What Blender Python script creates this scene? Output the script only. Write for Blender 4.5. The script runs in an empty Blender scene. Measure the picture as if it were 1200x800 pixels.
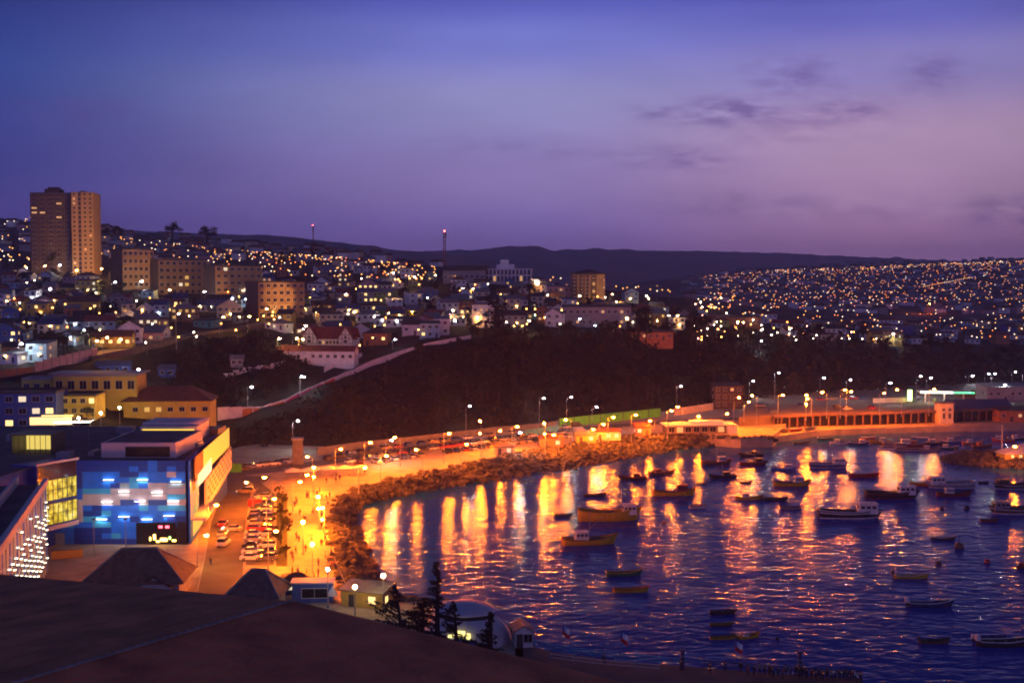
import bpy, math, random
import numpy as np
from mathutils import Vector, Matrix, noise as mnoise
random.seed(11)
rnd = random.Random(5)
S = bpy.context.scene
COL = S.collection
R = math.radians

# ---------------------------------------------------------------- camera
F = 1400.0          # focal length in photo pixels (photo 1200 x 800)
CAMZ = 60.0
TH = math.atan(70.0 / F)
cam = bpy.data.cameras.new("camera")
cam.sensor_width = 36.0
cam.lens = 36.0 * F / 1200.0
cam.clip_start = 0.5
cam.clip_end = 30000
camo = bpy.data.objects.new("camera", cam)
COL.objects.link(camo)
camo.location = (0, 0, CAMZ)
camo.rotation_euler = (math.pi / 2 - TH, 0, 0)
S.camera = camo

# ---------------------------------------------------------------- view
S.view_settings.view_transform = 'Standard'
S.view_settings.look = 'None'
S.view_settings.exposure = 0.0
S.view_settings.gamma = 1.0
S.render.engine = 'CYCLES'
S.cycles.use_denoising = True
S.cycles.max_bounces = 5
S.cycles.diffuse_bounces = 2
S.cycles.glossy_bounces = 3
S.cycles.transmission_bounces = 3
S.cycles.volume_bounces = 0
S.cycles.caustics_reflective = False
S.cycles.caustics_refractive = False
S.cycles.sample_clamp_indirect = 4.0
S.cycles.use_light_tree = True
S.cycles.filter_width = 1.9


def s2l(c):
    return tuple((v / 12.92 if v <= 0.04045 else ((v + 0.055) / 1.055) ** 2.4) for v in [x / 255.0 for x in c])

# ---------------------------------------------------------------- world: dusk sky
W = bpy.data.worlds.new("World")
S.world = W
W.use_nodes = True
wt = W.node_tree
wt.nodes.clear()


class NT:
    """small node writer"""
    def __init__(s, tree): s.t = tree
    def n(s, typ, **kw):
        x = s.t.nodes.new(typ)
        for k, v in kw.items(): setattr(x, k, v)
        return x
    def l(s, a, b): s.t.links.new(a, b)
    def inp(s, sock, v):
        if hasattr(v, 'is_linked') or isinstance(v, bpy.types.NodeSocket): s.l(v, sock)
        else: sock.default_value = v
    def m(s, op, a, b=None, c=None, clamp=False):
        x = s.n('ShaderNodeMath', operation=op); x.use_clamp = clamp
        s.inp(x.inputs[0], a)
        if b is not None: s.inp(x.inputs[1], b)
        if c is not None: s.inp(x.inputs[2], c)
        return x.outputs[0]
    def mix(s, f, a, b):
        x = s.n('ShaderNodeMix', data_type='RGBA')
        s.inp(x.inputs[0], f)
        for q, v in ((6, a), (7, b)):
            if isinstance(v, tuple): x.inputs[q].default_value = (*v[:3], 1)
            else: s.l(v, x.inputs[q])
        return x.outputs[2]
    def ramp(s, f, stops, interp='EASE'):
        x = s.n('ShaderNodeValToRGB'); cr = x.color_ramp; cr.interpolation = interp
        cr.elements[0].position = stops[0][0]; cr.elements[0].color = (*stops[0][1], 1)
        cr.elements[1].position = stops[-1][0]; cr.elements[1].color = (*stops[-1][1], 1)
        for p, c in stops[1:-1]:
            e = cr.elements.new(p); e.color = (*c, 1)
        s.l(f, x.inputs[0])
        return x.outputs[0]


w = NT(wt)
tc = w.n('ShaderNodeTexCoord')
sep = w.n('ShaderNodeSeparateXYZ')
w.l(tc.outputs['Generated'], sep.inputs[0])
X, Y, Z = sep.outputs
el = w.m('MAXIMUM', Z, 0.0)
elr = w.m('MULTIPLY', el, 2.0, clamp=True)     # 0 horizon, 0.5 = thirty degrees up
SKY = 1.12


def stops(lst):
    out = []
    for py, c in lst:
        v = (330 - py) / F
        z = v / math.sqrt(1 + v * v)
        out.append((min(1.0, 2 * z), tuple(SKY * q for q in s2l(c))))
    out.append((0.52, (0.028, 0.050, 0.19)))
    out.append((0.60, (0.009, 0.024, 0.105)))
    out.append((1.0, (0.010, 0.022, 0.085)))
    return out


left = w.ramp(elr, stops([(330, (96, 82, 158)), (262, (74, 68, 144)), (200, (54, 62, 138)), (100, (42, 68, 142)), (0, (24, 44, 114))]))
mid = w.ramp(elr, stops([(330, (150, 122, 200)), (275, (138, 116, 194)), (215, (148, 130, 192)), (120, (148, 146, 200)), (50, (118, 124, 206)), (0, (88, 94, 186))]))
rgt = w.ramp(elr, stops([(330, (190, 140, 192)), (290, (182, 134, 184)), (235, (184, 146, 186)), (170, (184, 152, 188)), (90, (142, 132, 194)), (30, (98, 100, 186)), (0, (78, 80, 170))]))
az = w.m('ARCTAN2', X, Y)
fa = w.n('ShaderNodeMapRange', interpolation_type='SMOOTHSTEP'); w.l(az, fa.inputs[0]); fa.inputs[1].default_value = -0.46; fa.inputs[2].default_value = 0.03
fb = w.n('ShaderNodeMapRange', interpolation_type='SMOOTHSTEP'); w.l(az, fb.inputs[0]); fb.inputs[1].default_value = 0.0; fb.inputs[2].default_value = 0.30
base = w.mix(fb.outputs[0], w.mix(fa.outputs[0], left, mid), rgt)
# dusk sky texture, sun already below the horizon
sky = w.n('ShaderNodeTexSky', sky_type='NISHITA')
sky.sun_disc = False
sky.sun_elevation = R(-4.0)
sky.sun_rotation = R(62)
skm = w.n('ShaderNodeVectorMath', operation='SCALE'); w.l(sky.outputs[0], skm.inputs[0]); skm.inputs[3].default_value = 0.05
base2 = w.n('ShaderNodeVectorMath', operation='ADD'); w.l(base, base2.inputs[0]); w.l(skm.outputs[0], base2.inputs[1])
# right edge of the sky gets darker again
fc = w.n('ShaderNodeMapRange', interpolation_type='SMOOTHSTEP'); w.l(az, fc.inputs[0]); fc.inputs[1].default_value = 0.30; fc.inputs[2].default_value = 0.60; fc.inputs[3].default_value = 1.0; fc.inputs[4].default_value = 0.5
# sky behind the viewer is brightened, added fill for camera facing walls
fd = w.n('ShaderNodeMapRange', interpolation_type='SMOOTHSTEP'); w.l(Y, fd.inputs[0]); fd.inputs[1].default_value = -0.4; fd.inputs[2].default_value = 0.75; fd.inputs[3].default_value = 2.3; fd.inputs[4].default_value = 1.0
dim = w.m('MULTIPLY', fc.outputs[0], fd.outputs[0])
# thin stratocumulus streaks
ysafe = w.m('MAXIMUM', Y, 0.05)
ux = w.m('DIVIDE', X, ysafe)
vz = w.m('DIVIDE', Z, ysafe)
cv = w.n('ShaderNodeCombineXYZ'); w.l(w.m('MULTIPLY', ux, 1.0), cv.inputs[0]); w.l(w.m('MULTIPLY', vz, 3.2), cv.inputs[1])
nz = w.n('ShaderNodeTexNoise'); w.l(cv.outputs[0], nz.inputs['Vector']); nz.inputs['Scale'].default_value = 30; nz.inputs['Detail'].default_value = 9; nz.inputs['Roughness'].default_value = 0.62
nb = w.n('ShaderNodeTexNoise'); w.l(cv.outputs[0], nb.inputs['Vector']); nb.inputs['Scale'].default_value = 7; nb.inputs['Detail'].default_value = 3
mask = None
for (px, py, rx, ry, a) in [(852, 134, 62, 15, 1.0), (930, 92, 52, 24, .62), (990, 131, 42, 15, .72), (768, 132, 24, 9, .7), (930, 140, 100, 16, .5), (1088, 88, 30, 22, .6),
                            (796, 188, 62, 14, .62), (890, 240, 130, 14, .42), (1190, 250, 60, 16, .85), (590, 172, 90, 12, .34), (90, 130, 70, 14, .5), (670, 180, 60, 10, .34), (905, 160, 120, 12, .3), (1000, 245, 120, 18, .3)]:
    a0 = w.m('MULTIPLY', w.m('SUBTRACT', ux, (px - 600) / F), F / rx)
    b0 = w.m('MULTIPLY', w.m('SUBTRACT', vz, (330 - py) / F), F / ry)
    d2 = w.m('ADD', w.m('MULTIPLY', a0, a0), w.m('MULTIPLY', b0, b0))
    g = w.m('MULTIPLY', w.m('EXPONENT', w.m('MULTIPLY', d2, -0.8)), a)
    mask = g if mask is None else w.m('MAXIMUM', mask, g)
nzr = w.n('ShaderNodeMapRange'); w.l(nz.outputs[0], nzr.inputs[0]); nzr.inputs[1].default_value = 0.36; nzr.inputs[2].default_value = 0.60; nzr.inputs[3].default_value = 0.0; nzr.inputs[4].default_value = 1.25
cm = w.m('MULTIPLY', mask, nzr.outputs[0], clamp=True)
cm = w.m('MULTIPLY', cm, w.m('GREATER_THAN', Y, 0.1))
cm = w.m('MULTIPLY', cm, 0.66)
haze_streak = w.n('ShaderNodeMapRange'); w.l(nb.outputs[0], haze_streak.inputs[0]); haze_streak.inputs[1].default_value = 0.3; haze_streak.inputs[2].default_value = 0.7; haze_streak.inputs[3].default_value = 0.93; haze_streak.inputs[4].default_value = 1.06
fin = w.mix(cm, base2.outputs[0], tuple(s2l((98, 72, 146))))
sc1 = w.n('ShaderNodeVectorMath', operation='SCALE'); w.l(fin, sc1.inputs[0]); w.l(w.m('MULTIPLY', dim, haze_streak.outputs[0]), sc1.inputs[3])
bg = w.n('ShaderNodeBackground'); w.l(sc1.outputs[0], bg.inputs[0]); bg.inputs[1].default_value = 1.0
wo = w.n('ShaderNodeOutputWorld'); w.l(bg.outputs[0], wo.inputs[0])


# ---------------------------------------------------------------- picture geometry helpers
ct, st = math.cos(TH), math.sin(TH)


def ray(px, py):
    u = (px - 600) / F; v = (400 - py) / F
    y = ct + v * st; z = -st + v * ct
    return u / y, z / y              # slopes per metre of depth


def PZ(px, py, z=0.0):
    a, b = ray(px, py)
    D = (z - CAMZ) / b
    return Vector((a * D, D, z))


def PD(px, py, D):
    a, b = ray(px, py)
    return Vector((a * D, D, CAMZ + b * D))


def proj(p):
    x, y, z = p[0], p[1], p[2] - CAMZ
    f = y * ct - z * st; v = y * st + z * ct
    if f <= 0.1: return (-9999, -9999)
    return 600 + F * x / f, 400 - F * v / f


# ---------------------------------------------------------------- materials
MATS = {}


def mat(name, col, rough=0.8, var=0.25, scale=1.5, bump=0.0, metal=0.0, emit=None, estr=0.0, bscale=None, coat=0.0, col2=None, detail=4.0, spec=None):
    if name in MATS: return MATS[name]
    m = bpy.data.materials.new(name); m.use_nodes = True
    t = NT(m.node_tree); b = m.node_tree.nodes['Principled BSDF']
    b.inputs['Roughness'].default_value = rough
    b.inputs['Metallic'].default_value = metal
    if spec is not None: b.inputs['Specular IOR Level'].default_value = spec
    if coat: b.inputs['Coat Weight'].default_value = coat
    tcn = t.n('ShaderNodeTexCoord')
    no = t.n('ShaderNodeTexNoise'); no.inputs['Scale'].default_value = scale; no.inputs['Detail'].default_value = detail
    t.l(tcn.outputs['Object'], no.inputs['Vector'])
    c1 = tuple(c * (1 - var) for c in col)
    c2 = tuple(min(1, c * (1 + var)) for c in (col2 or col))
    t.l(t.ramp(no.outputs[0], [(0.3, c1), (0.7, c2)], 'LINEAR'), b.inputs['Base Color'])
    if bump:
        n2 = t.n('ShaderNodeTexNoise'); n2.inputs['Scale'].default_value = bscale or scale * 4; n2.inputs['Detail'].default_value = 4
        t.l(tcn.outputs['Object'], n2.inputs['Vector'])
        bp = t.n('ShaderNodeBump'); bp.inputs['Strength'].default_value = bump; bp.inputs['Distance'].default_value = 0.3
        t.l(n2.outputs[0], bp.inputs['Height']); t.l(bp.outputs[0], b.inputs['Normal'])
    if emit:
        b.inputs['Emission Color'].default_value = (*emit, 1); b.inputs['Emission Strength'].default_value = estr
    MATS[name] = m
    return m


def emat(name, col, strength, sample=True):
    if name in MATS: return MATS[name]
    m = bpy.data.materials.new(name); m.use_nodes = True
    b = m.node_tree.nodes['Principled BSDF']
    b.inputs['Base Color'].default_value = (0.4, 0.4, 0.4, 1)
    b.inputs['Emission Color'].default_value = (*col, 1); b.inputs['Emission Strength'].default_value = strength
    if not sample: m.cycles.emission_sampling = 'NONE'
    MATS[name] = m
    return m


SOD = (1.0, 0.165, 0.004)
WARM = (1.0, 0.62, 0.22)
COOL = (0.92, 0.95, 1.0)
emat('sodium_glow', SOD, 3400)
emat('sodium_glow_bright', SOD, 4300)
emat('white_glow', COOL, 700)
emat('white_glow_dim', (0.85, 0.9, 1.0), 70)
emat('amber_glow', (1.0, 0.42, 0.07), 500)
emat('warm_glow', WARM, 450)
emat('soft_glow', WARM, 110)
emat('window_warm', (1.0, 0.50, 0.13), 0.7)
emat('window_yellow', (1.0, 0.58, 0.05), 0.7)
emat('window_white', (1.0, 0.80, 0.5), 1.0)
emat('window_bright', (1.0, 0.60, 0.18), 2.2)
emat('red_glow', (1.0, 0.04, 0.05), 8)
emat('red_beacon', (1.0, 0.05, 0.03), 60)
emat('tail_glow', (1.0, 0.03, 0.02), 3)
emat('head_glow', (1.0, 0.9, 0.7), 25)
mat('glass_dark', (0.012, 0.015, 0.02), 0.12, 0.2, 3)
mat('white_paint', (0.72, 0.70, 0.68), 0.6, 0.12, 2)
mat('dark_metal', (0.05, 0.05, 0.055), 0.5, 0.2, 4)
mat('grey_metal', (0.28, 0.28, 0.29), 0.5, 0.2, 4)
mat('concrete', (0.20, 0.185, 0.165), 0.9, 0.2, 0.7, 0.3)
mat('asphalt', (0.11, 0.10, 0.092), 0.85, 0.25, 0.25, 0.2, bscale=6)
mat('pavers', (0.40, 0.31, 0.22), 0.85, 0.22, 0.35, 0.2, bscale=5)
mat('kerb_stone', (0.36, 0.34, 0.30), 0.85, 0.15, 2)
mat('line_paint', (0.75, 0.74, 0.7), 0.7, 0.1, 3)
mat('tyre', (0.012, 0.012, 0.012), 0.9, 0.1, 8)
mat('rock', (0.075, 0.067, 0.059), 0.95, 0.4, 0.8, 0.5)


# ---------------------------------------------------------------- mesh writer
class MB:
    def __init__(s): s.v = []; s.f = []; s.m = []
    def add(s, vs, fs, mi=0):
        o = len(s.v); s.v += [tuple(v) for v in vs]
        for f in fs: s.f.append(tuple(i + o for i in f)); s.m.append(mi)
    def quad(s, a, b, c, d, mi=0): s.add([a, b, c, d], [(0, 1, 2, 3)], mi)
    def poly(s, pts, mi=0): s.add(pts, [tuple(range(len(pts)))], mi)
    def box(s, c, d, rz=0.0, mi=0, taper=1.0):
        x, y, z = d[0] / 2, d[1] / 2, d[2] / 2
        vs = []
        for sz in (-1, 1):
            k = taper if sz > 0 else 1.0
            for sx, sy in ((-1, -1), (1, -1), (1, 1), (-1, 1)):
                px, py = sx * x * k, sy * y * k
                if rz: px, py = px * math.cos(rz) - py * math.sin(rz), px * math.sin(rz) + py * math.cos(rz)
                vs.append((c[0] + px, c[1] + py, c[2] + sz * z))
        s.add(vs, [(3, 2, 1, 0), (4, 5, 6, 7), (0, 1, 5, 4), (1, 2, 6, 5), (2, 3, 7, 6), (3, 0, 4, 7)], mi)
    def base(s, c, d, rz=0.0, mi=0, taper=1.0): s.box((c[0], c[1], c[2] + d[2] / 2), d, rz, mi, taper)
    def prism(s, poly, z0, z1, mi=0):
        n = len(poly)
        A = sum(poly[i][0] * poly[(i + 1) % n][1] - poly[(i + 1) % n][0] * poly[i][1] for i in range(n))
        if A < 0: poly = poly[::-1]
        vs = [(p[0], p[1], z0) for p in poly] + [(p[0], p[1], z1) for p in poly]
        fs = [tuple(range(n - 1, -1, -1)), tuple(range(n, 2 * n))] + [(i, (i + 1) % n, n + (i + 1) % n, n + i) for i in range(n)]
        s.add(vs, fs, mi)
    def tube(s, pts, rads, n=6, mi=0, cap=True):
        pts = [Vector(p) for p in pts]
        if not hasattr(rads, '__len__'): rads = [rads] * len(pts)
        vs = []; fs = []
        for i, p in enumerate(pts):
            t = (pts[min(i + 1, len(pts) - 1)] - pts[max(i - 1, 0)])
            if t.length < 1e-6: t = Vector((0, 0, 1))
            t.normalize()
            a = Vector((1, 0, 0)) if abs(t.x) < 0.8 else Vector((0, 1, 0))
            e1 = t.cross(a).normalized(); e2 = t.cross(e1)
            for k in range(n):
                q = 2 * math.pi * k / n
                vs.append(p + (e1 * math.cos(q) + e2 * math.sin(q)) * rads[i])
        for i in range(len(pts) - 1):
            for k in range(n):
                a, b = i * n + k, i * n + (k + 1) % n
                fs.append((a, a + n, b + n, b))
        if cap:
            fs.append(tuple(range(n))); fs.append(tuple(range(len(pts) * n - 1, (len(pts) - 1) * n - 1, -1)))
        s.add(vs, fs, mi)
    def ball(s, c, r, n=8, h=5, mi=0):
        rx, ry, rz = r if hasattr(r, '__len__') else (r, r, r)
        vs = [(c[0], c[1], c[2] - rz)]
        for i in range(1, h):
            a = -math.pi / 2 + math.pi * i / h
            for k in range(n):
                q = 2 * math.pi * k / n
                vs.append((c[0] + rx * math.cos(a) * math.cos(q), c[1] + ry * math.cos(a) * math.sin(q), c[2] + rz * math.sin(a)))
        vs.append((c[0], c[1], c[2] + rz))
        fs = [(0, 1 + (k + 1) % n, 1 + k) for k in range(n)]
        for i in range(h - 2):
            for k in range(n):
                a, b = 1 + i * n + k, 1 + i * n + (k + 1) % n
                fs.append((a, b, b + n, a + n))
        L = len(vs) - 1; o = 1 + (h - 2) * n
        fs += [(o + k, o + (k + 1) % n, L) for k in range(n)]
        s.add(vs, fs, mi)
    def build(s, name, mats, parent=None, smooth=False):
        me = bpy.data.meshes.new(name)
        me.from_pydata(s.v, [], s.f)
        if not isinstance(mats, (list, tuple)): mats = [mats]
        for m in mats: me.materials.append(MATS[m] if isinstance(m, str) else m)
        if len(mats) > 1: me.polygons.foreach_set('material_index', s.m)
        if smooth: me.polygons.foreach_set('use_smooth', [True] * len(me.polygons))
        me.update()
        o = bpy.data.objects.new(name, me); COL.objects.link(o)
        if parent: o.parent = parent
        return o


THINGS = []


def tag(o, label, cat, group=None, kind=None, same=False):
    o['label'] = label; o['category'] = cat
    if group: o['group'] = group
    if kind: o['kind'] = kind
    THINGS.append((o, same))
    return o


def thing(name, label, cat, loc=(0, 0, 0), rz=0.0, group=None, same=False, scale=None):
    o = bpy.data.objects.new(name, None); COL.objects.link(o)
    o.empty_display_size = 0.5
    o.location = loc; o.rotation_euler = (0, 0, rz)
    if scale: o.scale = scale if hasattr(scale, '__len__') else (scale,) * 3
    return tag(o, label, cat, group, None, same)


def struct(name, mb, mats, smooth=False, kind='structure'):
    o = mb.build(name, mats, None, smooth); o['kind'] = kind
    return o


def kids(o): return [c for c in o.children]


def dup(root, loc, rz, label, group=None, scale=None, same=False, swap=None):
    """copy a thing, its parts and their sub-parts; swap = {part name: material}"""
    r = root.copy(); COL.objects.link(r)
    r.location = loc; r.rotation_euler = (0, 0, rz)
    if scale is not None: r.scale = scale if hasattr(scale, '__len__') else (scale,) * 3
    r['label'] = label
    if group: r['group'] = group
    def rec(src, dst):
        for ch in CH.get(src.name, []):
            c = ch.copy(); COL.objects.link(c); c.parent = dst
            recolour(c, ch.name, swap)
            rec(ch, c)
    rec(root, r)
    recolour(r, root.name, swap)
    THINGS.append((r, same))
    return r


def recolour(c, nm, swap):
    if not swap: return
    k = nm.split('.')[0]
    if k in swap and c.type == 'MESH':
        c.material_slots[0].link = 'OBJECT'
        c.material_slots[0].material = MATS[swap[k]]


CH = {}


def proto(root):
    """remember the children of a source thing (object.children is slow in big scenes)"""
    def rec(o):
        ch = list(o.children)
        if ch: CH[o.name] = ch
        for c in ch: rec(c)
    rec(root)
    return root
# ---------------------------------------------------------------- terrain
#  profile per viewing column: (depth, height) of cliff base, cliff top, terraces, ridge, far slope
PROF = {
    -500: [(320, 9), (342, 18), (370, 25), (430, 33), (690, 64), (1300, 132), (1700, 118), (2400, 105)],
    0:   [(330, 8), (350, 17), (378, 24.5), (430, 31), (700, 60), (1300, 127), (1700, 112), (2400, 100)],
    100: [(335, 8), (355, 15.5), (382, 22), (440, 31.7), (720, 62.6), (1300, 120), (1700, 105), (2400, 95)],
    150: [(340, 8), (364, 14), (398, 16.5), (470, 33), (700, 57.5), (1250, 111), (1650, 96), (2400, 88)],
    200: [(345, 8), (368, 14), (404, 16.5), (500, 35), (680, 52.7), (1200, 103), (1600, 90), (2400, 80)],
    250: [(395, 5), (428, 9.6), (455, 18), (500, 34), (670, 51.6), (1150, 97), (1600, 84), (2400, 76)],
    300: [(410, 4.4), (446, 11.6), (470, 22), (500, 34), (660, 50.6), (1100, 90), (1600, 76), (2400, 70)],
    400: [(405, 5), (480, 22), (500, 26), (522, 29), (680, 50), (1000, 82), (1500, 66), (2400, 62)],
    500: [(428, 5), (515, 32), (540, 34), (560, 36), (700, 52.5), (900, 72), (1500, 56), (2400, 58)],
    600: [(464, 5), (540, 35.7), (570, 38), (600, 40.7), (700, 52), (850, 64), (1500, 48), (2400, 52)],
    700: [(497, 5), (570, 35.6), (595, 38), (620, 40), (700, 47.5), (800, 54), (1500, 40), (2300, 50)],
    800: [(520, 5), (600, 33.4), (630, 35), (660, 36.4), (740, 41.5), (850, 47), (1500, 40), (2300, 66)],
    900: [(552, 8), (640, 29.8), (670, 30), (700, 30.2), (800, 31.4), (900, 33), (1500, 36), (2400, 84)],
    1000: [(583, 8), (690, 24.5), (715, 24.2), (740, 24), (830, 24.4), (950, 26), (1500, 36), (2500, 94)],
    1100: [(612, 8), (740, 17), (770, 17), (800, 17.2), (880, 18.5), (1000, 21), (1500, 38), (2600, 103)],
    1200: [(630, 8), (760, 12), (790, 12.4), (830, 12.8), (900, 15), (1000, 19), (1500, 46), (2600, 111)],
    1700: [(640, 8), (760, 14), (800, 15), (850, 17), (900, 20), (1000, 26), (1500, 60), (2600, 130)],
}
PX = np.array(sorted(PROF), float)
PA = np.array([PROF[int(k)] for k in PX])          # n,8,2


def terr(x, y):
    """height of the land at plan position; arrays in, array out (land only, -4 where the bay is)"""
    x = np.atleast_1d(np.asarray(x, float)); y = np.atleast_1d(np.asarray(y, float))
    px = 600 + F * x / np.maximum(y, 1.0)
    px = np.clip(px, PX[0], PX[-1])
    i = np.clip(np.searchsorted(PX, px) - 1, 0, len(PX) - 2)
    t = (px - PX[i]) / (PX[i + 1] - PX[i])
    t = t * t * (3 - 2 * t)
    pr = PA[i] * (1 - t)[:, None, None] + PA[i + 1] * t[:, None, None]      # N,8,2
    D = [np.full_like(y, 0.0), np.full_like(y, 26.0), np.full_like(y, 62.0), pr[:, 0, 0] - 10] + [pr[:, k, 0] for k in range(8)] + [np.full_like(y, 3600.0)]
    H = [np.full_like(y, 44.0), np.full_like(y, 44.0), np.full_like(y, -4.0), np.full_like(y, -4.0)] + [pr[:, k, 1] for k in range(8)] + [pr[:, 7, 1] * 0.6]
    D = np.array(D); H = np.array(H)
    z = np.full_like(y, H[-1][0] if len(y) == 1 else 0.0)
    z[:] = H[-1]
    for k in range(len(D) - 1):
        s = (y >= D[k]) & (y < D[k + 1])
        q = (y - D[k]) / np.maximum(D[k + 1] - D[k], 1e-3)
        z = np.where(s, H[k] + (H[k + 1] - H[k]) * q, z)
    # roughness of the slopes
    on = np.clip((z - 4) / 6, 0, 1) * np.clip((y - 300) / 60, 0, 1)
    a = np.sin(x * 0.051 + 1.3) * np.sin(y * 0.043 + x * 0.013) + 0.6 * np.sin(x * 0.127 + y * 0.061) * np.sin(y * 0.11 + 2.0)
    b = np.sin(x * 0.31 + 0.5 * np.sin(y * 0.21)) * np.sin(y * 0.27 + 0.7)
    z = z + on * (0.8 * a + 0.35 * b) * np.where(y > 1000, 2.2, 1.0)
    return z


def in_poly(x, y, poly):
    n = len(poly); c = False; j = n - 1
    for i in range(n):
        xi, yi = poly[i][0], poly[i][1]; xj, yj = poly[j][0], poly[j][1]
        if (yi > y) != (yj > y) and x < (xj - xi) * (y - yi) / (yj - yi) + xi: c = not c
        j = i
    return c


def pz(lst, z): return [tuple(PZ(px, py, z)[:2]) for px, py in lst]


# shore slab (promenade, car park, plaza) : its seaward edge follows the top of the rock bank
SHORE = [(612, 757), (590, 738), (560, 722), (520, 708), (470, 702), (430, 704), (404, 690), (394, 640), (388, 606), (394, 588), (420, 570), (480, 557), (560, 541), (640, 525), (720, 513), (800, 507), (868, 512), (905, 511)]
SLAB1 = pz(SHORE, 4.0) + [(112, 480), (122, 590), (60, 545), (0, 500), (-60, 440), (-100, 425), (-180, 400), (-330, 360), (-330, 120), (-60, 70), (0, 70), (2, 160)]
# upper quay deck on the right (z 7.4) and the landing quay below it
SLAB2 = [tuple(PZ(866, 489, 7.4)[:2]), tuple(PZ(905, 487, 7.4)[:2]), tuple(PZ(960, 484.5, 7.4)[:2]), tuple(PZ(1030, 483, 7.4)[:2]), tuple(PZ(1110, 480, 7.4)[:2]), tuple(PZ(1250, 476, 7.4)[:2]), (420, 700), (140, 640), (118, 575)]
SLAB3 = pz([(880, 513), (905, 512), (960, 503.5), (1040, 500.5), (1105, 499), (1250, 497)], 2.4) + [(330, 540), (100, 520)]
PIER = pz([(604, 752), (650, 764), (720, 773), (800, 780), (900, 788), (1010, 795), (1014, 830), (600, 840)], 4.0)
SLABS = [(SLAB1, 4.0), (SLAB2, 7.4), (SLAB3, 2.4), (PIER, 4.0)]


def ground(x, y):
    z = float(terr(x, y)[0])
    for poly, h in SLABS:
        if h > z and in_poly(x, y, poly): z = h
    return z


def hit(px, py, dmin=60.0):
    """first point of the ground seen through a picture position, walking away from the viewer"""
    a, b = ray(px, py)
    ys = np.concatenate([np.arange(dmin, 1000, 1.0), np.arange(1000, 3500, 4.0)])
    zr = CAMZ + b * ys
    z = terr(a * ys, ys)
    z = np.where((ys < 330) & (z < 4), 4.0, z) if px < 420 else z
    for poly, h in SLABS[:3]:
        c = np.nonzero((zr < h + 0.6) & (zr > h - 0.6) & (z < h))[0]
        for k in c:
            if in_poly(a * ys[k], ys[k], poly): z[k] = max(z[k], h)
    idx = np.nonzero(zr <= z)[0]
    if len(idx) == 0: return None
    y = ys[idx[0]]
    return Vector((a * y, y, ground(a * y, y)))


us = np.linspace(-0.86, 0.80, 300)
ds = np.concatenate([np.linspace(3, 62, 16), np.linspace(64, 330, 40), np.linspace(332, 900, 230), np.linspace(906, 1500, 70), np.linspace(1515, 3600, 90)])
UU, DD = np.meshgrid(us, ds)
XX = (UU * DD).ravel(); YY = DD.ravel()
ZZ = terr(XX, YY)
nU, nD = len(us), len(ds)
idx = np.arange(nU * nD).reshape(nD, nU)
fq = np.stack([idx[:-1, :-1], idx[:-1, 1:], idx[1:, 1:], idx[1:, :-1]], -1).reshape(-1, 4)
me = bpy.data.meshes.new('terrain')
me.from_pydata(np.stack([XX, YY, ZZ], 1).tolist(), [], fq.tolist())
me.polygons.foreach_set('use_smooth', [True] * len(me.polygons))
terrain = bpy.data.objects.new('terrain', me); COL.objects.link(terrain); terrain['kind'] = 'structure'
m = bpy.data.materials.new('hill_soil'); m.use_nodes = True; MATS['hill_soil'] = m
t = NT(m.node_tree); b = m.node_tree.nodes['Principled BSDF']; b.inputs['Roughness'].default_value = 0.95
tcn = t.n('ShaderNodeTexCoord')
n1 = t.n('ShaderNodeTexNoise'); n1.inputs['Scale'].default_value = 0.03; n1.inputs['Detail'].default_value = 8; n1.inputs['Roughness'].default_value = 0.65; t.l(tcn.outputs['Object'], n1.inputs['Vector'])
n2 = t.n('ShaderNodeTexNoise'); n2.inputs['Scale'].default_value = 0.25; n2.inputs['Detail'].default_value = 5; t.l(tcn.outputs['Object'], n2.inputs['Vector'])
c1 = t.ramp(n1.outputs[0], [(0.35, (0.003, 0.004, 0.003)), (0.5, (0.005, 0.005, 0.003)), (0.66, (0.015, 0.012, 0.008))], 'LINEAR')
c2 = t.ramp(n2.outputs[0], [(0.3, (0.45, 0.45, 0.45)), (0.7, (1, 1, 1))], 'LINEAR')
mx = t.n('ShaderNodeMix', data_type='RGBA', blend_type='MULTIPLY'); mx.inputs[0].default_value = 1; t.l(c1, mx.inputs[6]); t.l(c2, mx.inputs[7])
# the built up ground of the far suburb is paler dust and paving
spz = t.n('ShaderNodeSeparateXYZ'); t.l(tcn.outputs['Object'], spz.inputs[0])
fy = t.n('ShaderNodeMapRange'); t.l(spz.outputs[1], fy.inputs[0]); fy.inputs[1].default_value = 800; fy.inputs[2].default_value = 1150
c3 = t.ramp(n1.outputs[0], [(0.35, (0.05, 0.045, 0.045)), (0.62, (0.15, 0.12, 0.12))], 'LINEAR')
t.l(t.mix(fy.outputs[0], mx.outputs[2], c3), b.inputs['Base Color'])
bp = t.n('ShaderNodeBump'); bp.inputs['Distance'].default_value = 1.2; bp.inputs['Strength'].default_value = 0.6; t.l(n2.outputs[0], bp.inputs['Height']); t.l(bp.outputs[0], b.inputs['Normal'])
me.materials.append(m)

# ---------------------------------------------------------------- far hills
mat('far_forest', (0.095, 0.085, 0.10), 1.0, 0.5, 0.006, 0.4, bscale=0.03)


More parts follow.
